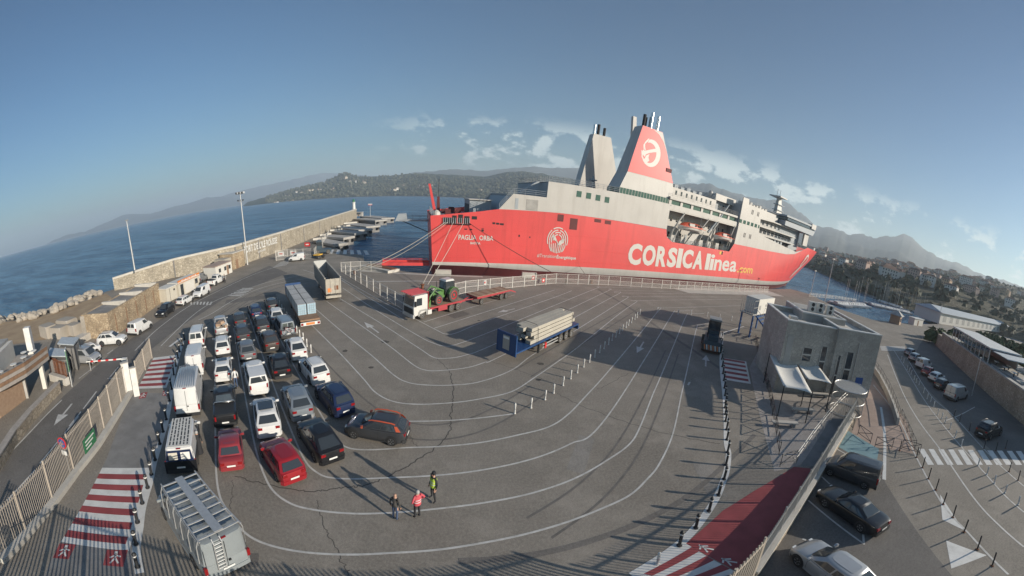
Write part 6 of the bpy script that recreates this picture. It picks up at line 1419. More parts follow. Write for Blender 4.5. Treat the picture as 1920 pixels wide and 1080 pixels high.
for x in (1.2,3.4,5.2): w = MB().box(x,x+.8,-.05,.02,1.2,2.0).build('window', 'glass', t); MB().box(x-.08,x+.88,-.09,-.05,1.1,1.2).build('sill', 'white_paint', w)
MB().box(4.4,5.1,-.05,.02,.2,2.1).build('door', 'wood_dark', t)
t = thing('stone_hut', 'flat roofed warm stone hut at the foot of the floodlight mast', 'building', (-55.4,69.6,0), heading((-55.4,69.6,0),(-55.7,75.2,0))); MB().box(0,5.4,-.2,4,0,3.6).build('wall', 'rubble_warm', t); MB().box(-.2,5.6,-.4,4.2,3.6,3.8).build('roof', 'concrete_pale', t); MB().box(1.2,2.2,-.26,-.2,0,2.1).build('door', 'wood_dark', t); MB().box(-3.0,-.2,.2,3.6,0,2.9).build('annexe', 'tipper_cream', t)
# --- left-hand restaurant with timber terrace
rt = thing('terrace_restaurant', 'restaurant with timber clad upper terrace at the left edge', 'building', (0,0,0))
DK = [(-33.0,3.0),(-33.6,5.6),(-35.0,8.8),(-37.8,12.6),(-41.5,10.5),(-46,3.0)]
MB().prism(DK, 3.0, 3.25).build('terrace_floor', 'wood_grey', rt)
for k in range(4):
    z0 = 2.75+k*.36; b_ = MB()
    for a, b in zip(DK[:3], DK[1:4]):
        A_, B_ = Vector((*a,0)), Vector((*b,0)); d = (B_-A_).normalized(); n = Vector((d.y,-d.x,0)); n = n if n.x > 0 else -n
        MB().prism([(A_+n*.02).xy[:], (B_+n*.02).xy[:], (B_+n*.10).xy[:], (A_+n*.10).xy[:]], z0, z0+.33).build('fascia_board', 'wood_dark' if k%2 else 'wood_grey', rt)
MB().prism([(-33.6,0),(-34.2,5.0),(-36.6,8.6),(-47,8),(-47,0)], 0, 2.7).build('lower_wall', 'wood_board', rt)
for k in range(6): MB().prism([(-33.58,.4),(-34.18,5.0),(-34.14,5.0),(-33.54,.4)], .3+k*.4, .33+k*.4).build('board_joint', 'wood_dark', rt)
MB().prism([(-36.5,6.2),(-41.3,9.6),(-41.6,9.2),(-37.0,5.6)], 3.25, 5.2).build('white_wall', 'container_white', rt); MB().prism([(-37.0,5.6),(-41.6,9.2),(-47,4.0),(-42,0)], 5.2, 5.5).build('flat_roof', 'roof_grey', rt)
MB().prism([(-40.0,11.6),(-40.7,12.1),(-41.2,11.5),(-40.5,11.0)], 3.25, 6.2).build('roof_pillar', 'white_paint', rt); MB().prism([(-37.1,11.4),(-37.5,11.7),(-37.8,11.3),(-37.4,11.0)], 0, 3.0).build('column', 'container_white', rt); MB().prism([(-36.5,8.9),(-36.8,9.1),(-37.0,8.8),(-36.7,8.6)], 0, 3.0).build('column', 'concrete', rt)
o_ = MB()
for a, b in zip(DK[:3], DK[1:4]):
    A_, B_ = Vector((*a,4.2)), Vector((*b,4.2)); o_.tube([A_, B_], .03, 4); n = max(1, int((B_-A_).length/1.4))
    for i in range(n+1): p = A_.lerp(B_, i/n); o_.tube([p-Vector((0,0,1.1)), p], .025, 4)
x = o_.build('terrace_railing', 'fence_grey', rt); x['kind'] = 'stuff'
TBL = [(-38.6,11.2),(-37.6,9.6),(-36.4,8.0),(-35.4,6.2),(-39.4,10.2)]
for k, (x, y) in enumerate(TBL):
    t = thing('terrace_table', 'white topped cafe table on the timber terrace, '+['nearest the white pillar','second from the white pillar','in the middle','nearest the left edge','set back behind the others'][k], 'table', (x,y,3.26), 0, 'tables on the timber terrace'); MB().lathe([(.4,.70),(.4,.74)], 12).build('table_top', 'white_paint', t); MB().tube([(0,0,0),(0,0,.7)], .05).build('pedestal', 'dark_metal', t)
for nm, pts, zz, mm, lb in (('tarpaulin_roof', [(-39.6,13.1),(-36.8,14.6),(-39.6,15.6),(-42.4,14.6)], 2.5, 'tarp_grey', 'grey blue sheet roof of the store beside the gate'), ('tarpaulin_roof', [(-41.5,15.4),(-38.6,16.4),(-40.6,18.2),(-43.6,17.0)], 2.9, 'tarp_grey', 'grey blue sheet roof behind the silver people carrier')):
    t = thing(nm, lb, 'shed', (0,0,0)); MB().prism(pts, zz, zz+.12).build('roof_sheet', mm, t)
    for p in pts: MB().tube([(p[0],p[1],0),(p[0],p[1],zz)], .06).build('post', 'dark_metal', t)
    c = [sum(p[i] for p in pts)/4 for i in (0,1)]; MB().prism([(c[0]+(p[0]-c[0])*.9, c[1]+(p[1]-c[1])*.9) for p in pts], 0, zz-.4).build('wall_panel', 'concrete_dark', t)
def lowwall(name, label, px, h_, w, material, cat='wall', cap=None, ground=False):
    g = [Vector((*p,0)) for p in px] if ground else [spot(*p) for p in px]; t = thing(name, label, cat, (g[0].x,g[0].y,0)); rings = []; caps = []
    for i, p in enumerate(g):
        d = (g[min(i+1,len(g)-1)]-g[max(i-1,0)]).normalized(); n = Vector((-d.y,d.x,0)); q = p-g[0]
        rings.append([q+n*w/2, q+n*w/2+Vector((0,0,h_)), q-n*w/2+Vector((0,0,h_)), q-n*w/2]); caps.append([q+n*(w/2+.05)+Vector((0,0,h_+.005)), q+n*(w/2+.05)+Vector((0,0,h_+.13)), q-n*(w/2+.05)+Vector((0,0,h_+.13)), q-n*(w/2+.05)+Vector((0,0,h_+.005))])
    MB().loft([[tuple(v) for v in r_] for r_ in rings]).build('wall_body', material, t)
    if cap: MB().loft([[tuple(v) for v in r_] for r_ in caps]).build('coping', cap, t)
    return t
lowwall('roadside_wall', 'low rubble wall between the outer road and the timber terrace', [(-8,890),(30,828),(60,790),(92,755),(112,735)], 1.0, .5, 'rubble_low', cap='wood_grey')
lowwall('gate_plinth', 'pale concrete plinth at the foot of the barred gate', [(97,712),(128,722)], .8, .6, 'concrete_pale')
lowwall('concrete_channel', 'pale weathered concrete channel leading up to the stone store', [(120,660),(150,643),(186,622)], .9, 1.6, 'concrete_pale')
for k, (x, y, s_) in enumerate(((-58.5,20.5,2.2),(-55.5,21.4,2.0),(-54.2,23.6,1.9),(-57.2,23.8,2.4))):
    bm_ = bmesh.new(); bmesh.ops.create_cube(bm_, size=1); bmesh.ops.bevel(bm_, geom=bm_.edges[:], offset=.12, segments=1)
    me = bpy.data.meshes.new('concrete_block'); bm_.to_mesh(me); bm_.free(); me.materials.append(M['rock_pale'])
    o = link('concrete_block', me, None, (x,y,s_*.42), random.uniform(0,1)); o.scale = (s_*1.5,s_,s_*.9); tag(o, 'big pale concrete block dumped behind the stone store, '+['nearest the shore','second from shore','against the store corner','lying behind the others'][k], 'block', 'concrete blocks by the store')
# --- barred gate, sign and barrier on the outer road
def bar_fence(name, label, px, h_, gap, material, base=0.0, post=2.5, rail_r=.035, bar_r=.016, parent=None, ground=False, z0=.15, postm=None):
    g = [Vector((*p,0)) for p in px] if ground else [spot(*p) for p in px]
    t = thing(name, label, 'fence', (g[0].x,g[0].y,base)) if parent is None else parent
    for a, b in zip(g, g[1:]):
        L_ = (b-a).length; n = max(1, round(L_/post)); d = (b-a)/L_; rz = heading(a, b)
        for i in range(n):
            p0 = a+d*(L_*i/n)-g[0]; w = L_/n; m = MB(); k = 0
            while (k+.5)*gap < w: x = (k+.5)*gap; m.box(x-bar_r,x+bar_r,-bar_r,bar_r,z0,h_); k += 1
            o = m.build('bar_panel', material, t, p0, rz); o['kind'] = 'stuff'
            for z in (z0+.1, h_-.25): MB().box(0,w,-rail_r,rail_r,z-rail_r,z+rail_r).build('rail', material, t, p0, rz)
            MB().box(-.05,.05,-.05,.05,0,h_+.05).build('post', postm or material, t, p0, rz)
    q = g[-1]-g[0]; MB().box(-.05,.05,-.05,.05,0,h_+.05).build('post', postm or material, t, q)
    return t
bar_fence('site_fence', 'tall beige barred fence between the outer road and the footway', [(-2,1053),(50,1000),(100,940),(140,886),(180,835),(212,785),(243,735)], 2.9, .17, 'fence_beige', bar_r=.011)
lowwall('fence_plinth', 'pale concrete plinth under the barred fence', [(3,1056),(55,1001),(105,941),(145,887),(185,837),(217,786),(247,737)], .35, .45, 'concrete_pale')
bar_fence('site_fence', 'short beige barred fence beyond the white gate posts', [(259,718),(285,672)], 2.2, .2, 'fence_beige', bar_r=.012)
bar_fence('road_gate', 'rusty barred gate leaf standing open beside the green sign', [(97,704),(128,720)], 2.4, .17, 'rust')
# fence on the near side, below the camera, whose bars throw the striped shade; and the one on the retaining wall
bar_fence('camera_side_fence', 'tall barred fence along the foot of the terminal building', [(-14.6,-2.2),(-6,1.5),(2,4.0),(11.2,6.4)], 3.1, .24, 'fence_beige', ground=True, bar_r=.028)
rw = lowwall('retaining_wall', 'pale stone retaining wall carrying a mesh fence above the lower car park', [(34.6,13.3),(26.3,11.1),(18.9,9.0),(14.6,7.7),(11.4,6.6)], .6, .45, 'rubble_low', cap='concrete_pale', ground=True)
bar_fence('wall_fence', 'dark barred fence standing on the pale retaining wall', [(34.6,13.3),(26.3,11.1),(18.9,9.0),(14.6,7.7),(11.4,6.6)], 1.6, .22, 'fence_grey', base=.74, ground=True, z0=.05, bar_r=.016)
t = thing('ramp_handrail', 'pale double handrail beside the ramp to the round cage', 'handrail', (0,0,0))
hr = [(41.5,16.9),(36.5,16.0),(31.5,14.8),(26.5,13.4),(22.1,12.0)]
for z in (1.05,.6): MB().tube([(x,y,z) for x,y in hr], .035, 6).build('rail', 'galvanised', t)
for i in range(9): p = Vector((*hr[0],0)).lerp(Vector((*hr[-1],0)), i/8); MB().tube([p, p+Vector((0,0,1.05))], .03, 5).build('post', 'galvanised', t)
sheet('ramp_surface', [(41.5,16.6),(31.5,14.5),(22.3,11.6),(24,10.4),(34.4,13.1)], 'concrete_dark', .010, ground=True)
# gate posts and lifting barrier
for px, lb, h_, r_ in (((243,738),'broad white gate post on the road side of the footway',2.9,.35),((257,742),'broad white gate post on the footway side',2.6,.28)):
    p = spot(*px); t = thing('gate_post', lb, 'gate post', (p.x,p.y,0), R(60), 'white gate posts'); MB().box(-r_,r_,-.15,.15,0,h_).build('post', 'white_paint', t); MB().box(-r_-.05,r_+.05,-.2,.2,h_,h_+.08).build('cap', 'concrete_pale', t)
a, b = spot(236,690), spot(165,695); t = thing('lifting_barrier', 'white lowered barrier arm across the outer road', 'barrier', (a.x,a.y,0), heading(a,b)); L_ = (b-a).length
MB().box(-.3,.3,-.25,.25,0,1.1).build('housing', 'white_paint', t); MB().box(0,L_,-.05,.05,.98,1.12).build('arm', 'white_paint', t); MB().tube([(L_-.4,0,0),(L_-.4,0,1.0)], .05).build('rest_post', 'galvanised', t)
for k in range(4): MB().box(L_*.2+k*L_*.2,L_*.2+k*L_*.2+.4,-.055,.055,.97,1.13).build('red_band', 'sign_red', t)
p = spot(136,722); t = thing('road_sign', 'tall green and white notice panel on posts by the barred gate', 'sign', (p.x,p.y,0), R(150)); MB().box(-.5,.5,-.04,.04,1.6,3.8).build('panel', 'sign_green', t); MB().box(-.46,.46,.041,.05,2.4,3.0).build('text_block', 'plate_white', t)
for s_ in (-.45,.45): MB().box(s_-.04,s_+.04,-.05,.05,0,3.9).build('post', 'galvanised', t)
MB().box(-.52,.52,-.045,.045,3.8,3.95).build('white_edge', 'plate_white', t)
p = spot(172,862); t = thing('fence_sign', 'green notice with white text and arrow fixed to the barred fence', 'sign', (p.x+.12,p.y-.05,0), heading(spot(140,886),spot(180,835))); MB().box(-.7,1.0,-.12,-.08,1.0,2.0).build('panel', 'sign_green', t)
for k,(z,w) in enumerate(((1.75,1.3),(1.5,1.1),(1.25,.8))): MB().box(-.5,-.5+w,-.13,-.12,z-.05,z+.05).build('text_line', 'plate_white', t)
p = spot(133,894); t = thing('traffic_sign', 'round blue no stopping sign with red ring by the barred fence', 'sign', (p.x,p.y,0), R(20)); MB().tube([(0,0,0),(0,0,2.9)], .04).build('post', 'galvanised', t)
MB().lathe([(.40,-.02),(.40,.02)], 20, (0,-.06,2.6), 'y').build('ring', 'sign_red', t); MB().lathe([(.31,-.03),(.31,-.025)], 20, (0,-.06,2.6), 'y').build('disc', 'sign_blue', t); MB().box(-.28,.28,-.10,-.095,2.57,2.63).build('bar', 'sign_red', t, (0,0,0)); MB().box(-.25,.25,-.09,-.05,1.75,2.05).build('lower_plate', 'plate_white', t)
# --- pale mesh fence round the berth
def mesh_fence(name, label, px, h_=1.85, post=2.7):
    g = [spot(*p) for p in px]; t = thing(name, label, 'fence', (g[0].x,g[0].y,0))
    for a, b in zip(g, g[1:]):
        L_ = (b-a).length; n = max(1, round(L_/post)); d = (b-a)/L_; rz = heading(a, b)
        for i in range(n):
            p0 = a+d*(L_*i/n)-g[0]; w = L_/n; key = round(w, 2); m = MB(); k = 0
            while k*.13 < w: m.add([(k*.13-.013,0,.12),(k*.13+.013,0,.12),(k*.13+.013,0,h_-.05),(k*.13-.013,0,h_-.05)], [(0,1,2,3)]); k += 1
            o = m.build('wire_infill', 'fence_pale', t, p0, rz); o['kind'] = 'stuff'
            for z in (.12,.95,h_-.03): MB().box(0,w,-.025,.025,z-.025,z+.025).build('rail', 'fence_pale', t, p0, rz)
            MB().box(-.06,.06,-.06,.06,0,h_+.05).build('post', 'fence_pale', t, p0, rz)
    return t
mesh_fence('berth_fence', 'pale mesh fence running from the corner down to the lorry', [(640,510),(700,547),(757,583)])
mesh_fence('berth_fence', 'pale mesh fence closing the corner by the red stern ramp', [(640,510),(676,508),(716,509)])
mesh_fence('berth_fence', 'long pale mesh fence along the quay under the ship lettering', [(790,573),(872,550),(960,540),(1042,532),(1140,535),(1240,541),(1340,545),(1440,549)])
mesh_fence('mole_gate', 'pale mesh gate with notices closing off the mole', [(518,489),(540,486),(584,485)], 2.4)
mesh_fence('mole_gate', 'pale mesh fence running out along the mole past the yard tug', [(590,483),(600,470),(610,455),(618,442)], 2.2)
for px, mm, lb in (((528,478),'plate_white','white notice board on the left of the mole gate'),((551,476),'plate_white','white notice board in the middle of the mole gate'),((577,459),'sign_red','red notice on the fence behind the mole gate')):
    p = spot(px[0], px[1]+9); t = thing('notice_board', lb, 'notice', (p.x,p.y-.1,0), R(5)); MB().box(-.9,.9,-.05,0,.9,2.0).build('panel', mm, t); MB().box(-.5,.5,-.06,-.05,1.3,1.6).build('print', 'sign_red' if mm == 'plate_white' else 'plate_white', t)
for px, lb in (((908,541),'round red and white notice on the mesh fence behind the tractor'),((998,531),'red notice on the mesh fence near the short rope'),((1017,536),'red pictogram plate low on the mesh fence')):
    p = spot(*px); t = thing('notice_board', lb, 'notice', (p.x,p.y-.35,0), R(30)); MB().box(-.35,.35,-.04,0,.7,1.4).build('panel', 'plate_white' if 'round' in lb else 'sign_red', t); MB().box(-.18,.18,-.05,-.04,.9,1.2).build('print', 'sign_red' if 'round' in lb else 'plate_white', t)
# quay fenders and mooring posts
for k, (x, y) in enumerate(((-4.2,70.0),(13.8,72.0))):
    t = thing('concrete_fender', ['pale concrete block on the quay edge behind the lorry cab','pale concrete block on the quay edge behind the red trailer'][k], 'concrete block', (x,y-.6,0), R(5), 'concrete blocks on the quay edge'); MB().box(-1.6,1.6,-.4,.4,0,.9).build('block', 'concrete_pale', t); MB().box(-1.6,1.6,-.42,-.4,.1,.2).build('groove', 'concrete_dark', t)
for k, px in enumerate(((665,515),(792,541),(1062,531),(1108,532))):
    p = spot(*px); t = thing('mooring_bollard', ['iron bollard taking the ropes in the fenced corner','iron bollard taking the ropes behind the lorry cab','iron bollard taking the dark rope by the far fence','iron bollard taking the short dark rope'][k], 'bollard', (p.x,p.y,0), 0, 'iron mooring bollards'); MB().lathe([(.35,0),(.3,.1),(.22,.3),(.25,.5),(.4,.62),(.3,.72),(.05,.75)], 12).build('post', 'rust', t, smooth=40); MB().lathe([(.5,0),(.5,.04)], 12).build('base_plate', 'dark_metal', t)
t = thing('linkspan_base', 'sloping pale concrete landing for the stern ramp', 'landing', (0,0,0)); MB().prism([(-21,75.5),(-13.5,70.8),(-15.5,68.4),(-23,73)], .01, .5).build('slab', 'concrete_pale', t); MB().prism([(-20.4,74.8),(-14,70.8),(-15,69.4),(-21.6,73.2)], .5, .62).build('wear_plate', 'rust', t)
# --- bollards
white = thing('white_bollard', 'white plastic bollard', 'bollard', (0,0,-50))
wb_m = MB().lathe([(.10,0),(.10,.04),(.065,.06),(.065,.50),(.075,.55),(.075,.75),(.05,.82),(.01,.84)], 10).mesh('white_bollard', 'white_paint', 40); wb_b = MB().lathe([(.070,.34),(.070,.42)], 10).mesh('bollard_band', 'galvanised', 40)
bb_m = MB().lathe([(.14,0),(.14,.05),(.085,.08),(.085,.70),(.11,.74),(.11,.92),(.07,1.0),(.01,1.03)], 10).mesh('black_bollard', 'black_plastic', 40); bb_b = MB().lathe([(.115,.78),(.115,.86)], 10).mesh('bollard_band', 'white_paint', 40)
pp_m = MB().lathe([(.05,0),(.05,1.02),(.01,1.06)], 8).mesh('thin_post', 'dark_metal', 40); pp_b = MB().lathe([(.13,0),(.11,.03)], 8).mesh('post_foot', 'rust', 40)
bpy.data.objects.remove(white)
ENDS = {'white bollards across the lanes':' from the camera end','white bollards at the lane heads':' from the left','white bollards beside the queue':' from the camera end','steel posts of the lower car park':' from the far end'}
def bollards(kind, pxs, label, group):
    a, b = {'white':(wb_m,wb_b),'black':(bb_m,bb_b),'post':(pp_m,pp_b)}[kind]
    nm = {'white':'white_bollard','black':'black_bollard','post':'steel_post'}[kind]
    for i_, px in enumerate(pxs):
        p = spot(*px); t = thing(nm, label if len(pxs) == 1 else label+', '+nth(i_)+ENDS.get(group, ' from the far end'), 'bollard', (p.x,p.y,.012), random.uniform(0,6), group)
        t.rotation_euler = (random.uniform(-.03,.03), random.uniform(-.03,.03), random.uniform(0,6))
        link('post', a, t); link('band' if kind != 'post' else 'foot', b, t)
Z3_ = lambda *p: [(900+x/3.84, 540+y/3.84) for x, y in p]
bollards('white', Z3_((250,905),(367,865),(468,805),(530,758),(597,703),(652,655),(700,612),(745,570),(787,535),(825,500),(861,467),(893,438),(925,410),(950,380),(977,355),(1003,330),(1025,308),(1050,287),(1068,270),(1090,252),(1113,228),(1130,215),(1150,190)), 'white bollard in the diagonal row crossing the empty lanes', 'white bollards across the lanes')
bollards('white', Z3_((1275,175),(1425,190),(1518,195),(1635,205),(1725,220),(1810,235)), 'white bollard in sparse row heading the right lanes', 'white bollards at the lane heads')
bollards('white', [(280+x/4.5, 560+y/4.5) for x, y in ((1365,455),(1330,405),(1300,350),(1270,325),(1245,290),(1215,245),(1190,200),(1165,165),(1140,130),(1120,100),(1100,65),(1080,40))], 'white bollard in the close row beside the fifth queue column', 'white bollards beside the queue')
bollards('black', [(346,637),(342,648),(337,660),(334,672),(330,687),(326,703),(322,730),(318,752),(312,787),(306,810),(300,833),(291,863),(284,890),(277,915),(267,944),(258,980),(255,1021),(258,1063)], 'black bollard along the left footway kerb', 'black bollards of the left kerb')
bollards('black', [(1353,635),(1352,648),(1352,661),(1353,674),(1354,688),(1355,701),(1357,714),(1358,728),(1359,742),(1360,756)]+[(1180+x/3.176, 740+y/3.176) for x, y in ((568,80),(570,118),(572,160),(578,210),(580,270),(584,345),(575,420),(563,505),(530,600),(473,695),(395,795),(297,900))], 'black bollard along the right white kerb', 'black bollards of the right kerb')
bollards('white', [(1232,1058)], 'single white bollard ending the right kerb row', 'white bollard ending the kerb')
bollards('white', [(1560+x/5.333, 600+y/5.333) for x, y in ((690,400),(715,430),(750,500),(770,520),(790,545),(820,600),(840,630),(870,650),(915,730),(950,790),(985,820),(1015,870),(1055,950),(1095,990),(1130,1030))]+Z8((1155,90),(1190,145),(1232,205),(1345,335),(1405,395),(1455,455),(1527,520),(1615,600)), 'white bollard along the right street line', 'white bollards of the right street')
bollards('post', Z8((815,235),(930,280),(970,350),(1010,425),(1060,500),(1110,597),(1175,685),(1250,785),(1340,900),(1440,1012)), 'thin dark post bordering the lower car park', 'steel posts of the lower car park')
bollards('post', Z8((1180,10),(1220,40),(1285,100),(1385,220),(1465,235),(1530,220),(1555,375),(1615,435)), 'thin dark post along the right street kerb', 'steel posts of the right street')
# --- pedestrian barriers with crossed bars
xb = MB()
for a, b in (((0,0,.0),(0,0,1.0)),((1.8,0,0),(1.8,0,1.0)),((0,0,1.0),(1.8,0,1.0)),((0,0,.2),(1.8,0,.2)),((0,0,.2),(1.8,0,1.0)),((0,0,1.0),(1.8,0,.2))): xb.tube([a,b], .028, 5)
xbm = xb.mesh('crossed_barrier', 'dark_metal')
def barriers(px, label, group, step=2.05, ground=False):
    g = [Vector((*p,0)) for p in px] if ground else [spot(*p) for p in px]; c_ = -1
    for a, b in zip(g, g[1:]):
        L_ = (b-a).length; n = max(1, int(L_/step))
        for i in range(n):
            c_ += 1; p = a.lerp(b, i/n); t = thing('crossed_barrier', label+', '+nth(c_)+' from the far end', 'barrier', (p.x,p.y,.01), heading(a,b), group); link('frame', xbm, t)['kind'] = 'stuff'
barriers([(1415,640),(1428,690),(1442,745),(1452,800),(1462,865)], 'dark steel barrier with crossed bars along the terrace edge', 'crossed barriers by the terrace')
barriers([(1462,875),(1505,862)], 'dark steel barrier with crossed bars at the red ground', 'crossed barriers at the red ground')
barriers([(1582,790),(1608,815),(1640,838),(1690,842),(1716,850)], 'dark steel barrier with crossed bars round the pink pavement', 'crossed barriers round the pink pavement')
barriers([(1688,782),(1716,848)], 'crossed bar barrier on the pink pavement kerb', 'crossed barriers on the pink kerb')
# --- customs building
cz = thing('terminal_building', 'two storey grey stone terminal with flat parapet roofs beside the lanes', 'building', (31.9,22.4,0), heading((31.9,22.4,0),(43.2,15.5,0)))
BL, BD = 13.2, 16.0
MB().box(0,6.6,0,8.0,0,6.5).build('left_block', 'ashlar_grey', cz); MB().box(6.6,BL,-.5,BD,0,6.7).build('right_block', 'ashlar_grey', cz)
for x0,x1,y0,y1 in ((0,6.6,0,.35),(0,.35,.35,8.0),(.35,6.6,7.65,8.0)): MB().box(x0,x1,y0,y1,6.5,7.5).build('parapet', 'ashlar_grey', cz); MB().box(x0-.05,x1,y0-.05,y1+.05,7.5,7.62).build('coping', 'white_paint', cz)
for x0,x1,y0,y1 in ((6.6,BL,-.5,-.15),(BL-.35,BL,-.15,BD),(6.6,6.95,-.15,4.0)): MB().box(x0,x1,y0,y1,6.7,7.7).build('parapet', 'ashlar_grey', cz); MB().box(x0-.05,x1+.05,y0-.05,y1+.05,7.7,7.82).build('coping', 'white_paint', cz)
MB().box(3.6,10.2,4.2,10.4,6.5,7.9).build('roof_storey', 'concrete', cz); MB().box(3.5,10.3,4.1,4.4,7.9,8.05).build('coping', 'white_paint', cz); MB().box(3.5,3.8,4.4,10.4,7.9,8.05).build('coping', 'white_paint', cz); MB().box(10.0,10.3,4.4,10.4,7.9,8.05).build('coping', 'white_paint', cz)
for k,(x,y) in enumerate(((5.2,6.0),(6.6,6.4),(8.0,6.0))):
    u = MB().box(x,x+1.1,y,y+.6,7.9,9.1).build('air_conditioner', 'container_white', cz); 
    for z in (8.25,8.8): MB().lathe([(.24,-.02),(.24,.0)], 14, (x+.55,y-.005,z), 'y').build('fan', 'dark_metal', u)
MB().box(1.2,2.2,2.2,3.0,7.05,7.6).build('roof_hatch', 'galvanised', cz); MB().box(.36,6.58,.36,7.64,6.51,7.05).build('roof_surface', 'concrete_pale', cz); MB().box(6.98,BL-.36,-.14,BD-.2,6.71,7.25).build('roof_surface', 'concrete_pale', cz)
def slit(x, z0, z1, w, y): 
    o = MB().box(x-w/2,x+w/2,y-.03,y+.04,z0,z1).build('window', 'glass', cz)
    MB().box(x-w/2-.1,x-w/2,y-.10,y+.02,z0,z1).build('jamb', 'concrete_pale', o); MB().box(x+w/2,x+w/2+.1,y-.10,y+.02,z0,z1).build('jamb', 'concrete_pale', o); MB().box(x-w/2-.1,x+w/2+.1,y-.12,y+.02,(z0+z1)/2-.08,(z0+z1)/2+.08).build('transom', 'concrete_pale', o)
slit(5.4,2.2,5.4,.7,0); slit(8.9,1.4,5.3,.9,-.5); slit(3.2,3.6,5.0,1.1,0); slit(7.4,.3,4.8,.35,-.5)
MB().box(10.6,11.7,-.56,-.5,1.4,2.5).build('blue_notice', 'sign_blue', cz); MB().box(10.7,11.6,-.58,-.56,1.55,1.75).build('notice_text', 'plate_white', cz); MB().box(.35,1.1,-.06,0,0,6.0).build('pilaster', 'concrete', cz); MB().box(9.9,10.0,-.6,-.5,0,6.5).build('drain_pipe', 'galvanised', cz)
# --- shade sails
def sail(cs, label):
    P4_ = [Vector(c) for c in cs]; n = 8; vs, fs = [], []
    for i in range(n+1):
        for j in range(n+1):
            u, v = i/n, j/n; p = P4_[0].lerp(P4_[1], u).lerp(P4_[3].lerp(P4_[2], u), v); sag = .35*(1-(2*u-1)**2)*(1-(2*v-1)**2)
            pull = .25*(math.sin(math.pi*u)*abs(2*v-1)**4*(1 if v > .5 else -1)); p = p+(P4_[0]-P4_[3]).normalized()*pull; vs.append((p.x,p.y,p.z-sag))
    for i in range(n):
        for j in range(n): a = i*(n+1)+j; fs.append((a,a+n+1,a+n+2,a+1))
    c = sum(P4_, Vector())/4; t = thing('shade_sail', label, 'shade sail', (c.x,c.y,0), 0, 'shade sails over the terrace')
    m = MB(); m.add([(x-c.x,y-c.y,z) for x,y,z in vs], fs); o = m.build('sail_cloth', 'sail_cloth', t, smooth='all')
    sm = o.modifiers.new('thickness', 'SOLIDIFY'); sm.thickness = .02
    for p in P4_: q = p-c; MB().tube([(q.x,q.y,0),(q.x,q.y,p.z+.15)], .06, 6).build('pole', 'dark_metal', t)
S3 = lambda px, py, z=3.0: tuple(spot(px, py, z))
sail([S3(1443,665,3.2),S3(1488,673,3.1),S3(1523,738,2.9),S3(1470,726,2.8)], 'white shade sail nearest the crossed barriers'); sail([S3(1490,672,3.2),S3(1530,680,3.3),S3(1560,720,3.0),S3(1513,711,2.9)], 'white shade sail nearest the terminal wall')
for k, px in enumerate(((1505,775),(1470,800),(1535,745))):
    p = spot(*px); t = thing('terrace_bench', ['pale slab bench between the sail poles','pale slab bench toward the barriers','pale slab bench under the terminal wall'][k], 'bench', (p.x,p.y,.01), R(-32), 'slab benches on the terrace'); MB().box(-1.3,1.3,-.25,.25,.38,.48).build('seat', 'concrete_pale', t)
    for x in (-.9,.9): MB().box(x-.15,x+.15,-.2,.2,0,.38).build('leg', 'concrete', t)
# --- round cage beside the ramp
p = Vector((36.0,14.9,0)); t = thing('round_cage', 'round grey bar cage around the turnstile at the ramp head', 'cage', (p.x,p.y,0)); m = MB()
for k in range(54):
    a = 2*math.pi*k/54; x, y = 1.9*math.cos(a), 1.9*math.sin(a); m.tube([(x,y,.1),(x,y,2.7)], .018, 4)
m.build('bars', 'galvanised', t)['kind'] = 'stuff'
for z in (.1,1.4,2.7): MB().tube([(1.9*math.cos(a*math.pi/16),1.9*math.sin(a*math.pi/16),z) for a in range(33)], .05, 6, cap=False).build('hoop', 'galvanised', t)
MB().lathe([(1.88,2.66),(1.88,2.70)], 24).build('mesh_roof', 'galvanised', t)
lowwall('curved_wall', 'low pale curved wall with railing beside the street', [(1633,690),(1648,712),(1663,742),(1674,770),(1682,797)], .8, .3, 'concrete_pale'); 
g = [spot(*q) for q in ((1633,690),(1648,712),(1663,742),(1674,770),(1682,797))]; t = thing('wall_railing', 'dark railing on the low curved wall', 'railing', (g[0].x,g[0].y,.81))
for z in (.45,.9): MB().tube([q-g[0]+Vector((0,0,z)) for q in g], .03, 5).build('rail', 'dark_metal', t)
for i in range(13):
    u = i/12*4; k = min(3,int(u)); q = g[k].lerp(g[k+1], u-k)-g[0]; MB().tube([q,q+Vector((0,0,.9))], .025, 5).build('post', 'dark_metal', t)
# --- street side terrace and houses at the right edge
W0, W1 = Vector((107,18.6,0)), Vector((50,-8.6,0)); rzw = heading(W0, W1); LW = (W1-W0).length
tw = thing('terrace_wall', 'high stone terrace wall along the right street', 'wall', tuple(W0), rzw); MB().box(0,LW,0,.7,0,4.4).build('wall_body', 'rubble_low', tw); MB().box(0,LW,-.12,.8,4.4,4.65).build('coping', 'concrete', tw); MB().box(-6,0,.0,7,0,3.4).build('corner_block', 'rubble_low', tw); MB().box(0,LW,.7,14,0,4.3).build('terrace_ground', 'concrete', tw)
pv = thing('glazed_pavilion', 'glazed restaurant pavilion with flat white roof on the terrace wall', 'building', tuple(W0+Vector((0,0,4.32))), rzw)
MB().box(6,36,1.0,9,2.9,3.15).build('roof', 'white_paint', pv); MB().box(6.4,35.6,8.4,8.7,0,2.9).build('back_wall', 'container_white', pv)
for k in range(11): MB().box(6.3+k*2.9,6.5+k*2.9,1.3,1.5,0,2.9).build('column', 'container_white', pv)
for k in range(10): MB().box(6.5+k*2.9,9.2+k*2.9,1.38,1.42,.9,2.7).build('glass_panel', 'glass', pv)
MB().box(36,50,2,11,0,.3).build('raised_floor', 'concrete', pv); MB().box(36,44,1.6,10,2.6,2.75).build('awning', 'tarp_grey', pv)
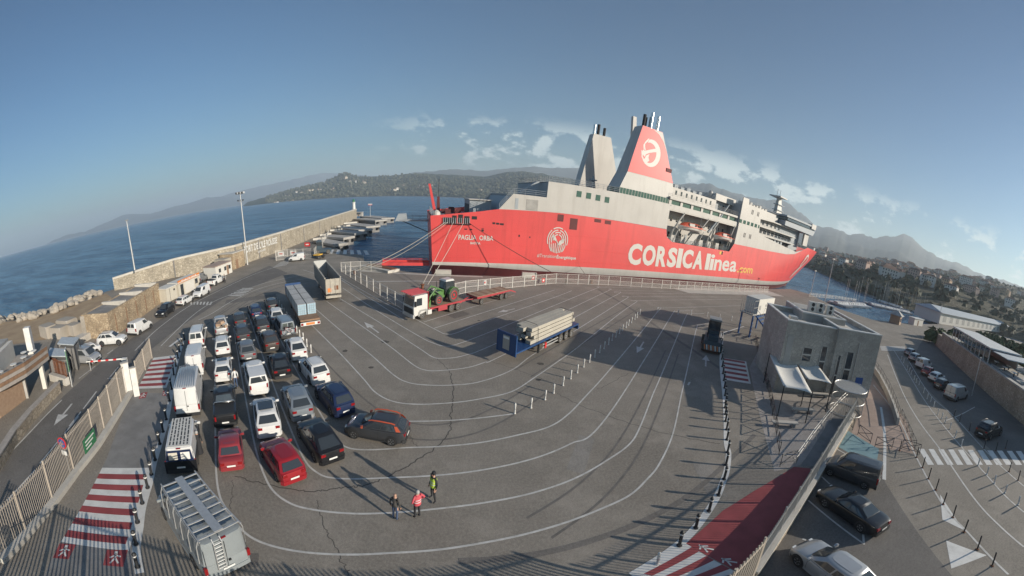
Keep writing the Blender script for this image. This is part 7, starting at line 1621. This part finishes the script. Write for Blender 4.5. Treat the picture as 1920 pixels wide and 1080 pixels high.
for k in range(6): MB().box(36.5+k*2.2,38.1+k*2.2,2.2+(k%2)*2,2.9+(k%2)*2,.98,1.05).build('table_top', 'white_paint', pv); MB().box(37.2+k*2.2,37.4+k*2.2,2.45+(k%2)*2,2.65+(k%2)*2,.3,.98).build('table_leg', 'dark_metal', pv)
a, b = Vector((196.6,37.5,0)), Vector((330,-4,0)); hz = thing('market_hall', 'long low hall with pale blue roof beyond the terrace', 'building', (a.x,a.y,0), heading(a,b)); LH = (b-a).length
MB().box(0,LH,0,18,0,5.6).build('wall', 'container_white', hz); MB().xprism([(0,5.6),(LH,5.6),(LH,5.8),(0,5.8)], -1, 19).build('roof', 'tarp_grey', hz); MB().loft([[(-1,-1,5.8),(LH+1,-1,5.8),(LH+1,19,5.8),(-1,19,5.8)],[(1,8.6,8.2),(LH-1,8.6,8.2),(LH-1,9.4,8.2),(1,9.4,8.2)]]).build('pitched_roof', 'tarp_grey', hz)
for k in range(14): MB().box(4+k*9,8+k*9,-.06,0,1.2,4.2).build('shutter', 'fence_grey', hz)
MB().box(-14,-.2,2,8,0,3).build('annexe', 'container_white', hz) if False else None
a = Vector((92,-8,0)); vl = thing('arcaded_house', 'house with arched white loggia and red tile roof at the right edge', 'building', (a.x,a.y,0), rzw)
MB().box(0,16,0,9,0,4.4).build('wall', 'container_white', vl); MB().box(0,16,3,9,4.4,8.4).build('upper_wall', 'container_white', vl); MB().box(0,16,.1,.4,7.7,8.4).build('loggia_beam', 'white_paint', vl)
for k in range(7): MB().box(.2+k*2.5,.7+k*2.5,.1,.5,4.4,7.7).build('loggia_column', 'white_paint', vl)
for k in range(6): MB().box(1.1+k*2.5,2.4+k*2.5,2.92,3.0,4.8,7.0).build('window', 'glass', vl)
mat('roof_tile', (.20,.115,.08), .85, var=.2, vscale=1.5, dirt=.3)
MB().loft([[(-.5,-.4,8.4),(16.5,-.4,8.4),(16.5,9.5,8.4),(-.5,9.5,8.4)],[(2.5,4.2,10.3),(13.5,4.2,10.3),(13.5,4.9,10.3),(2.5,4.9,10.3)]]).build('roof', 'roof_tile', vl)
p = spot(1822,742); t = thing('street_lamp', 'thin grey lamp post by the grey van on the street', 'street lamp', (p.x,p.y,0)); MB().tube([(0,0,0),(0,0,6.5)], .08).build('post', 'galvanised', t); MB().box(-.6,.1,-.12,.12,6.4,6.55).build('lamp_head', 'fence_grey', t)
# --- shoreline boulders on the left
RK = []
for k in range(5):
    bm_ = bmesh.new(); bmesh.ops.create_icosphere(bm_, subdivisions=2, radius=1)
    for v in bm_.verts:
        n_ = noise.noise(v.co*1.3+Vector((k*7.3,0,0))); q = Vector((round(v.co.x*2.2)/2.2, round(v.co.y*2.2)/2.2, round(v.co.z*2.2)/2.2)); v.co = v.co.lerp(q, .55)*(1+.30*n_)
    me = bpy.data.meshes.new('boulder'); bm_.to_mesh(me); bm_.free(); me.materials.append(M['rock_pale']); RK.append(me)
shore = [(-112,6),(-96,14.5),(-86,20.5),(-79,28),(-81,36),(-82.5,45)]
for i in range(230):
    u = random.random()*(len(shore)-1); k = int(u); a, b = Vector((*shore[k],0)), Vector((*shore[k+1],0)); p = a.lerp(b, u-k); d = (b-a).normalized(); n = Vector((-d.y,d.x,0)); w = random.uniform(-4.0,5.5); s_ = random.uniform(.4,1.0)
    o = link('boulder', random.choice(RK), None, (p.x+n.x*w, p.y+n.y*w, .35-.32*max(0,w)+random.uniform(-.2,.5)), random.uniform(0,6)); o.scale = (s_*random.uniform(.8,1.3), s_, s_*random.uniform(.6,.9)); o.rotation_euler = (random.uniform(-.4,.4),random.uniform(-.4,.4),random.uniform(0,6)); tag(o, 'pale boulder in the sea defence left of the port wall', 'boulder', 'boulders of the sea defence')
sheet('bare_soil', [(-96,14),(-86,18),(-77,26),(-78,45),(-60,38),(-53,24),(-62,14),(-80,4)], 'soil', .004, ground=True)
# ================================================================== people
def person(label, px, face, top, legs, shoes='cloth_black', hair='hair_dark', scale=1.0, pose='stand', hat=None, vest=None, skirt=False, facing_px=None):
    p = spot(*px); t = thing('person', label, 'person', (p.x,p.y,.012), face); t.scale = (scale,)*3
    J = {'pelvis':(0,0,.96),'waist':(0,0,1.10),'chest':(.01,0,1.34),'neckb':(0,0,1.47),'neck':(.01,0,1.54),'head':(.02,0,1.63),'crown':(.01,0,1.72)}
    RAD = {'pelvis':(.15,.12),'waist':(.135,.105),'chest':(.165,.115),'neckb':(.09,.07),'neck':(.052,.052),'head':(.085,.098),'crown':(.06,.07)}
    E_ = [('pelvis','waist'),('waist','chest'),('chest','neckb'),('neckb','neck'),('neck','head'),('head','crown')]
    for s_, n in ((1,'l'),(-1,'r')):
        stride = {'stand':0.04,'walk':.26,'hips':.03,'apart':.05}[pose]*s_
        J['sh'+n] = (0,s_*.185,1.42); RAD['sh'+n] = (.07,.065)
        if pose == 'hips': J['el'+n], J['wr'+n], J['ha'+n] = (-.10,s_*.37,1.22), (.04,s_*.24,1.06), (.09,s_*.19,1.03)
        elif pose == 'walk': J['el'+n], J['wr'+n], J['ha'+n] = (-.6*stride,s_*.25,1.16), (.08-.9*stride,s_*.26,.94), (.12-1.0*stride,s_*.26,.86)
        else: J['el'+n], J['wr'+n], J['ha'+n] = (-.03,s_*.26,1.14), (.05,s_*.27,.90), (.07,s_*.27,.82)
        for k, r_ in (('el',.048),('wr',.034),('ha',.04)): RAD[k+n] = (r_, r_)
        J['hi'+n] = (0,s_*.095,.90); J['kn'+n] = (stride*.55+.02,s_*(.11 if pose != 'apart' else .16),.50); J['an'+n] = (stride*.8-.03,s_*(.12 if pose != 'apart' else .21),.09); J['to'+n] = (stride*.8+.13,s_*(.13 if pose != 'apart' else .23),.04)
        for k, r_ in (('hi',.095),('kn',.062),('an',.045),('to',.042)): RAD[k+n] = (r_, r_)
        E_ += [('neckb','sh'+n),('sh'+n,'el'+n),('el'+n,'wr'+n),('wr'+n,'ha'+n),('pelvis','hi'+n),('hi'+n,'kn'+n),('kn'+n,'an'+n),('an'+n,'to'+n)]
    names = list(J); me = bpy.data.meshes.new('body'); me.from_pydata([J[k] for k in names], [(names.index(a), names.index(b)) for a, b in E_], [])
    ob = bpy.data.objects.new('tmp_body', me); COL.objects.link(ob)
    md = ob.modifiers.new('skin', 'SKIN'); md.use_smooth_shade = True
    for i, k in enumerate(names): me.skin_vertices[0].data[i].radius = RAD[k]; me.skin_vertices[0].data[i].use_root = (k == 'pelvis')
    sb = ob.modifiers.new('sub', 'SUBSURF'); sb.levels = 2; sb.render_levels = 2
    bpy.context.view_layer.update(); bmse = bpy.data.meshes.new_from_object(ob.evaluated_get(bpy.context.evaluated_depsgraph_get())); bpy.data.objects.remove(ob)
    m = MB(); m.v = [tuple(v.co) for v in bmse.vertices]; m.f = [tuple(q.vertices) for q in bmse.polygons]
    for n, s_ in (('l',1),('r',-1)):                       # fingers and thumb
        h0 = Vector(J['ha'+n]); d = (h0-Vector(J['wr'+n])).normalized()
        for k in range(4): o_ = Vector((.030-.020*k, 0, 0)); L_ = (.075,.085,.08,.062)[k]; m.tube([h0+o_+d*.02, h0+o_+d*(.02+L_*.55), h0+o_+d*(.02+L_*.9)-Vector((0,s_*.018,0))], [.010,.009,.007], 5)
        m.tube([h0+Vector((.035,0,0)), h0+Vector((.06,-s_*.01,0))+d*.03, h0+Vector((.062,-s_*.015,0))+d*.06], [.012,.010,.008], 5)
    hz = min(J['hal'][2], J['har'][2])
    mesh = m.mesh('body', ['skin', top, legs, shoes], 'all'); idx = []
    for q in mesh.polygons:
        c = q.center
        if c.z > 1.505: i = 0
        elif abs(c.y) > .155 and c.z < J['wrl'][2]+.01 and c.z > .6 and (Vector((c.x,c.y,c.z))-Vector(J['hal' if c.y > 0 else 'har'])).length < .17: i = 0
        elif c.z > .93 or abs(c.y) > .215 and c.z > .7: i = 1
        elif c.z > .11: i = 2
        else: i = 3
        idx.append(i)
    mesh.polygons.foreach_set('material_index', idx); link('body', mesh, t)
    hm = MB(); hm.lathe([(.001,1.765),(.05,1.755),(.088,1.72),(.100,1.66),(.096,1.615)], 12, (-.012,0,0)); hm.v = [(x, y, z-(.05*max(0,-x*8) if z < 1.64 else 0)) for x, y, z in hm.v]
    if hair: hm.build('hair', hair, t, smooth='all')
    if hat: MB().lathe([(.001,1.80),(.07,1.79),(.105,1.74),(.11,1.69)], 12, (-.01,0,0)).add([(.08,-.07,1.70),(.18,-.05,1.695),(.18,.05,1.695),(.08,.07,1.70)], [(0,1,2,3)]).build('cap', hat, t, smooth='all')['kind'] = 'stuff'
    for s_ in (1,-1): MB().lathe([(.012,-.004),(.012,.004)], 8, (.105,s_*.032,1.655), 'y').build('eye', 'hair_dark', t); MB().lathe([(.02,-.008),(.02,.008)], 8, (.01,s_*.088,1.64), 'y').build('ear', 'skin', t)
    MB().add([(.105,-.014,1.625),(.105,.014,1.625),(.105,0,1.665),(.128,0,1.632)], [(0,3,2),(3,1,2),(0,1,3)]).build('nose', 'skin', t); MB().box(.095,.104,-.022,.022,1.592,1.600).build('mouth', 'cloth_red', t)
    if vest:
        v_ = MB(); v_.loft([[(a*math.cos(R(k*30)), b*math.sin(R(k*30)), z) for k in range(12)] for z, a, b in ((.90,.165,.20),(1.12,.155,.19),(1.34,.155,.225),(1.455,.11,.19))], cap=False); v_.build('vest', vest, t, smooth='all')
        for z in (1.10,1.24): MB().lathe([(1,-.02),(1,.02)], 16, (0,0,0)).xf(Matrix.Translation((0,0,z)) @ Matrix.Diagonal((.162,.205,1,1))).build('reflective_band', 'cloth_white', t)
    if skirt: MB().loft([[(a*math.cos(R(k*30)), b*math.sin(R(k*30)), z) for k in range(12)] for z, a, b in ((.10,.25,.27),(.6,.19,.21),(1.0,.15,.17),(1.30,.135,.18))], cap=False).build('robe', legs, t, smooth='all')
    return t
def fp(a, b): return heading(spot(*a), spot(*b))
person('balding person in dark jacket and blue jeans, back to camera', (741,974), fp((741,974),(790,900)), 'cloth_dark', 'cloth_blue', hair=None, scale=.98, pose='stand')
person('person in red sleeveless vest with hands on hips', (782,970), fp((782,970),(740,930)), 'cloth_red', 'cloth_black', hair='hair_grey', pose='hips', vest='cloth_red', scale=1.03)
person('person in yellow safety vest and black cap', (812,938), fp((812,938),(760,960)), 'cloth_black', 'cloth_black', hat='cloth_black', vest='cloth_yellow', pose='apart', scale=1.07)
person('person in long dark clothes beside the small old van', (375,852), fp((375,852),(372,800)), 'cloth_black', 'cloth_black', skirt=True, hair='hair_grey', shoes='cloth_white')
person('person in white top between white hatchback and canopy pickup', (443,727), fp((443,727),(430,690)), 'cloth_white', 'cloth_blue')
person('person in dark clothes standing by the pale site cabin', (422,531), R(-40), 'cloth_dark', 'cloth_black')
person('person in pale clothes walking along the terrace wall', (1812,690), R(200), 'cloth_white', 'cloth_dark', pose='walk')
# ================================================================== marina, far houses, vegetation
mat('boat_white', (.60,.60,.585), .4, var=.05); mat('boat_blue', (.05,.10,.20), .5); mat('sail_cover', (.06,.12,.24), .8)
def boat_proto(L_):
    rings = []
    for k in range(8):
        x = L_*(k/7-.45); f = 1-max(0,(k/7-.45)/.55)**2.2; f = max(f,.03)*(1 if k > 0 else .85); w = L_*.16*f; zt = .75+.25*(k/7)**2; rings.append([(x,-w,zt),(x,-w*.8,.2),(x,0,-.15),(x,w*.8,.2),(x,w,zt)])
    h_ = MB().loft(rings).mesh('hull', 'boat_white', 40)
    c = MB().loft([[(-L_*.18,-L_*.10,.75),(L_*.22,-L_*.08,.8),(L_*.22,L_*.08,.8),(-L_*.18,L_*.10,.75)],[(-L_*.15,-L_*.085,1.45),(L_*.10,-L_*.07,1.45),(L_*.10,L_*.07,1.45),(-L_*.15,L_*.085,1.45)]]).mesh('cabin', 'boat_white')
    w = MB().loft([[(-L_*.14,-L_*.097,1.05),(L_*.16,-L_*.083,1.05),(L_*.16,L_*.083,1.05),(-L_*.14,L_*.097,1.05)],[(-L_*.14,-L_*.093,1.3),(L_*.13,-L_*.078,1.3),(L_*.13,L_*.078,1.3),(-L_*.14,L_*.093,1.3)]]).mesh('window_band', 'glass')
    mt = MB().tube([(L_*.05,0,.9),(L_*.05,0,L_*1.25)], .06, 5).mesh('mast', 'galvanised'); cv = MB().tube([(L_*.05,0,1.9),(-L_*.35,0,1.8)], .14, 6).mesh('boom_cover', 'sail_cover')
    return h_, c, w, mt, cv
BP = [boat_proto(7.0), boat_proto(9.0), boat_proto(11.0)]
def boat(x, y, rz, k, sailing, label, group):
    t = thing('sailing_boat' if sailing else 'motor_boat', label, 'boat', (x,y,WATER_Z), rz, group); h_, c, w, mt, cv = BP[k]
    link('hull', h_, t); link('cabin', c, t); link('window_band', w, t)
    if sailing: link('mast', mt, t); link('boom_cover', cv, t)
ROWS = [((1566,571.5),(1619,574),20,'inner stone quay'),((1632,572),(1704,588),26,'middle pontoon'),((1668,559),(1740,597),26,'outer pontoon'),((1648,566),(1690,579),14,'pontoon between the others')]
for a, b, n, nm in ROWS:
    A_, B_ = spot(*a, WATER_Z), spot(*b, WATER_Z); h_ = heading(A_, B_)
    t = thing('pontoon', 'floating pontoon of the marina, '+nm, 'pontoon', (A_.x,A_.y,WATER_Z), h_); MB().box(-2,(B_-A_).length+2,1.8,3.4,.1,.5).build('deck', 'concrete_pale', t); MB().box(-2,(B_-A_).length+2,2.0,3.2,-.4,.1).build('float', 'concrete_dark', t)
    for i in range(n):
        p = A_.lerp(B_, (i+.5*random.random())/n); sl = random.random() < .4
        boat(p.x, p.y, h_-R(90)+random.uniform(-.08,.08), random.choice((0,1,1)) if not sl else random.choice((1,2)), sl, nth(i)+' boat along the '+nm+', '+('with a mast' if sl else 'without mast'), ('masted' if sl else 'open')+' boats at the '+nm)
boat(*spot(1517,492,WATER_Z).xy, 1.0, 0, False, 'lone white motor boat in the bay beyond the bow', None)
for px, top, lb in (((1546,567),15.4,'tall grey lamp mast before the marina entrance'),((1519,556),9.5,'thin pale lamp post near the ferry bow'),((1628,540),11,'grey lamp mast on the marina jetty'),((1757,612),9.6,'grey lamp post at the end of the marina quay')):
    p = spot(*px); t = thing('lamp_mast', lb, 'lamp mast', (p.x,p.y,0 if px[0] not in (1628,) else -.5)); MB().lathe([(.16,0),(.13,top*.5),(.08,top)], 8).build('pole', 'galvanised', t); MB().box(-.7,.7,-.12,.12,top-.1,top+.15).build('lamp_head', 'fence_grey', t)
a, b = spot(1577,531,WATER_Z), spot(1640,560,WATER_Z); t = thing('rock_jetty', 'low dark rubble jetty sheltering the marina', 'jetty', (a.x,a.y,WATER_Z), heading(a,b)); L_ = (b-a).length
MB().loft([[(x,-3*w,-1),(x,-.9*w,1.0+.4*math.sin(x)),(x,.9*w,1.0+.4*math.cos(x*1.7)),(x,3*w,-1)] for x, w in [(L_*k/16, .35 if k == 0 else 1+.15*math.sin(k*2.3)) for k in range(17)]]).build('rubble_bank', 'concrete_dark', t)
mesh_fence('quay_railing', 'pale railing on the quay beyond the terminal roof', [(1517,556),(1560,560),(1606,566)], 1.4, 3.0)
p = spot(1716,609); t = thing('harbour_hut', 'small white hut on the marina quay', 'hut', (p.x,p.y,0), R(-15)); MB().box(-4,4,-1.5,1.5,0,2.6).build('wall', 'container_white', t); MB().box(-4.3,4.3,-1.8,1.8,2.6,2.8).build('roof', 'white_paint', t); MB().box(-1,0,-1.55,-1.5,0,2).build('door', 'wood_dark', t)
p = spot(1678,606); t = thing('harbour_kiosk', 'brown timber kiosk on the marina quay', 'kiosk', (p.x,p.y,0), R(10)); MB().box(-2.5,2.5,-2,2,0,3).build('wall', 'wood_board', t); MB().loft([[(-3.2,-2.7,3),(3.2,-2.7,3),(3.2,2.7,3),(-3.2,2.7,3)],[(-.5,-.4,4.6),(.5,-.4,4.6),(.5,.4,4.6),(-.5,.4,4.6)]]).build('roof', 'roof_grey', t); MB().box(-1.5,1.5,-2.06,-2,1,2.2).build('window', 'glass', t)
# houses: one mesh each with walls and roof
def house_mesh(w, d, h_, wallm, seed):
    m = MB(); m.box(-w/2,w/2,-d/2,d/2,-6,h_); n0 = len(m.f)
    m.loft([[(-w/2-.5,-d/2-.5,h_),(w/2+.5,-d/2-.5,h_),(w/2+.5,d/2+.5,h_),(-w/2-.5,d/2+.5,h_)],[(-w*.3,-.2,h_+d*.22),(w*.3,-.2,h_+d*.22),(w*.3,.2,h_+d*.22),(-w*.3,.2,h_+d*.22)]]); n1 = len(m.f)
    for z in range(int(h_/3)):
        for k in range(int(w/3)):
            for s_ in (-1,1): x = -w/2+1.5+k*3; m.add([(x-.6,s_*(d/2+.06),z*3+.9),(x+.6,s_*(d/2+.06),z*3+.9),(x+.6,s_*(d/2+.06),z*3+2.4),(x-.6,s_*(d/2+.06),z*3+2.4)], [(0,1,2,3) if s_ < 0 else (3,2,1,0)])
    me = m.mesh('house', [wallm, 'roof_tile', 'glass']); me.polygons.foreach_set('material_index', [0]*n0+[1]*(n1-n0)+[2]*(len(m.f)-n1)); return me
mat('wall_cream', (.50,.44,.35), .85, var=.06); mat('wall_ochre', (.48,.33,.21), .85, var=.08); mat('wall_white', (.60,.575,.53), .85, var=.05); mat('wall_pink', (.46,.33,.275), .85, var=.08)
WALLS = ('wall_cream','wall_ochre','wall_white','wall_pink','wall_white'); NAMES = {'wall_cream':'cream','wall_ochre':'ochre','wall_white':'white','wall_pink':'pinkish'}
HM = [(house_mesh(random.uniform(9,16), random.uniform(8,11), 3*random.randint(1,3), w, i), w) for i, w in enumerate(WALLS*3)]
HB = [(house_mesh(random.uniform(14,22), random.uniform(9,12), 3*random.randint(2,3), w, i), w) for i, w in enumerate(WALLS)]
random.seed(21)
def place_house(az, r, zf, big, where, grp):
    me, w = random.choice(HB if big else HM); z = zf(az, r)
    o = link('apartment_block' if big else 'house', me, None, (r*math.sin(R(az)), r*math.cos(R(az)), z+1.6), random.uniform(-.6,.6)-R(az)); tag(o, NAMES[w]+(' apartment block ' if big else ' house with tiled roof ')+where, 'building', grp)
for i in range(190):
    az = random.triangular(54, 94, 70); r0_ = interp(TR0, az); r = r0_+110+(random.random()**.9)*(640+6*(az-54)); place_house(az, r, TOWN_Z, random.random() < .18, 'on the hillside above the marina', 'houses on the marina hillside')
for i in range(26): az = -13+7.5*random.random(); place_house(az, 2350+random.uniform(0,160), HILL_Z, random.random() < .7, 'low on the far shore behind the lighthouse', 'houses on the far shore')
for i in range(36): az = -31+15*random.random(); place_house(az, 2650+random.uniform(-20,420), HILL_Z, random.random() < .3, 'scattered on the far slope left of the hilltop', 'houses on the far slope')
for i in range(22): az = 2+22*random.random(); place_house(az, 1960+random.uniform(0,240), HILL_Z, random.random() < .5, 'along the far shore above the ferry stern', 'houses along the far shore')
for i in range(26): az = -66+34*random.random(); r = 8700+random.uniform(0,300); o = link('house', random.choice(HB)[0], None, (r*math.sin(R(az)), r*math.cos(R(az)), 22), 0); tag(o, 'pale building on the hazy distant headland', 'building', 'buildings on the distant headland')
# beach line across the bay
m = MB(); pts = []
for k in range(40): az = -30+60*k/39; r = interp([(-36,2900),(-20,2450),(0,1900),(20,1700),(44,1500)], az)-12; pts.append((r*math.sin(R(az)), r*math.cos(R(az)), WATER_Z+.6))
tag(m.strip(pts, 60).build('beach', 'concrete_pale'), 'pale beach along the far shore', kind='structure')
# scrub and trees as one mass of leafy tufts on the slopes
mat('leaf_dark', (.06,.068,.038), .9, col2=(.12,.12,.075), vscale=.02); mat('leaf_green', (.055,.085,.03), .9, col2=(.085,.11,.045), vscale=.3)
def tufts(name, label, spots_, smin, smax, material, seed):
    random.seed(seed); m = MB()
    for x, y, z in spots_:
        s_ = random.uniform(smin, smax)
        for k in range(5):
            a, e = random.uniform(0,6.28), random.uniform(.2,1.3); d = Vector((math.cos(a)*math.cos(e), math.sin(a)*math.cos(e), math.sin(e))); c = Vector((x,y,z+s_*.2))+d*s_*.5; u = d.cross(Vector((random.random(),random.random(),random.random()))).normalized()*s_*.55; v = d.cross(u).normalized()*s_*.5
            m.add([c-u-v*.6, c+u-v*.3, c+u*.4+v, c-u*.7+v*.7], [(0,1,2,3)])
        m.add([(x+s_*.55*math.cos(q), y+s_*.55*math.sin(q), z-.5) for q in (0,1.26,2.51,3.77,5.03)]+[(x,y,z+s_*.95)], [(k,(k+1)%5,5) for k in range(5)])
    return tag(m.build(name, material), label, kind='stuff')
sp = []
random.seed(5)
for i in range(1700): az = random.uniform(45,100); r0_ = interp(TR0, az); r = r0_+10+(random.random()**1.3)*1000; sp.append((r*math.sin(R(az)), r*math.cos(R(az)), TOWN_Z(az, r)))
tufts('hillside_scrub', 'dark scrub and trees covering the marina hillside', sp, 2.5, 7.5, 'leaf_dark', 1)
sp = []
for i in range(3800): az = random.uniform(-32,34); r0_ = interp([(-36,2900),(-20,2450),(0,1900),(20,1700),(44,1500)], az); r = r0_+15+(random.random()**1.5)*900; sp.append((r*math.sin(R(az)), r*math.cos(R(az)), HILL_Z(az, r)))
tufts('far_shore_scrub', 'dark pine and scrub belt along the far shore', sp, 9, 20, 'leaf_dark', 2)
sp = [(random.uniform(112,190), random.uniform(-20,26), 0) for i in range(260)]
tufts('garden_shrubs', 'green shrubs behind the glazed pavilion', [(x,y,1.0) for x, y, z in sp if y < 30-.28*(x-112)], 2.0, 4.0, 'leaf_green', 3)
# ================================================================== sea haze: one even box of thin air round everything
hz_ = MB().box(-15000,15000,-3000,15000,WATER_Z-1.2,640).build('haze', None)
hm_ = bpy.data.materials.new('haze'); hm_.use_nodes = True; _n = hm_.node_tree.nodes; _n.clear()
_o = _n.new('ShaderNodeOutputMaterial'); _v = _n.new('ShaderNodeVolumePrincipled'); _v.inputs['Color'].default_value = (.80,.905,1.0,1); _v.inputs['Density'].default_value = .00016; _v.inputs['Anisotropy'].default_value = .2
hm_.node_tree.links.new(_v.outputs[0], _o.inputs['Volume']); hz_.data.materials.append(hm_)
tag(hz_, 'thin sea haze', kind='stuff')
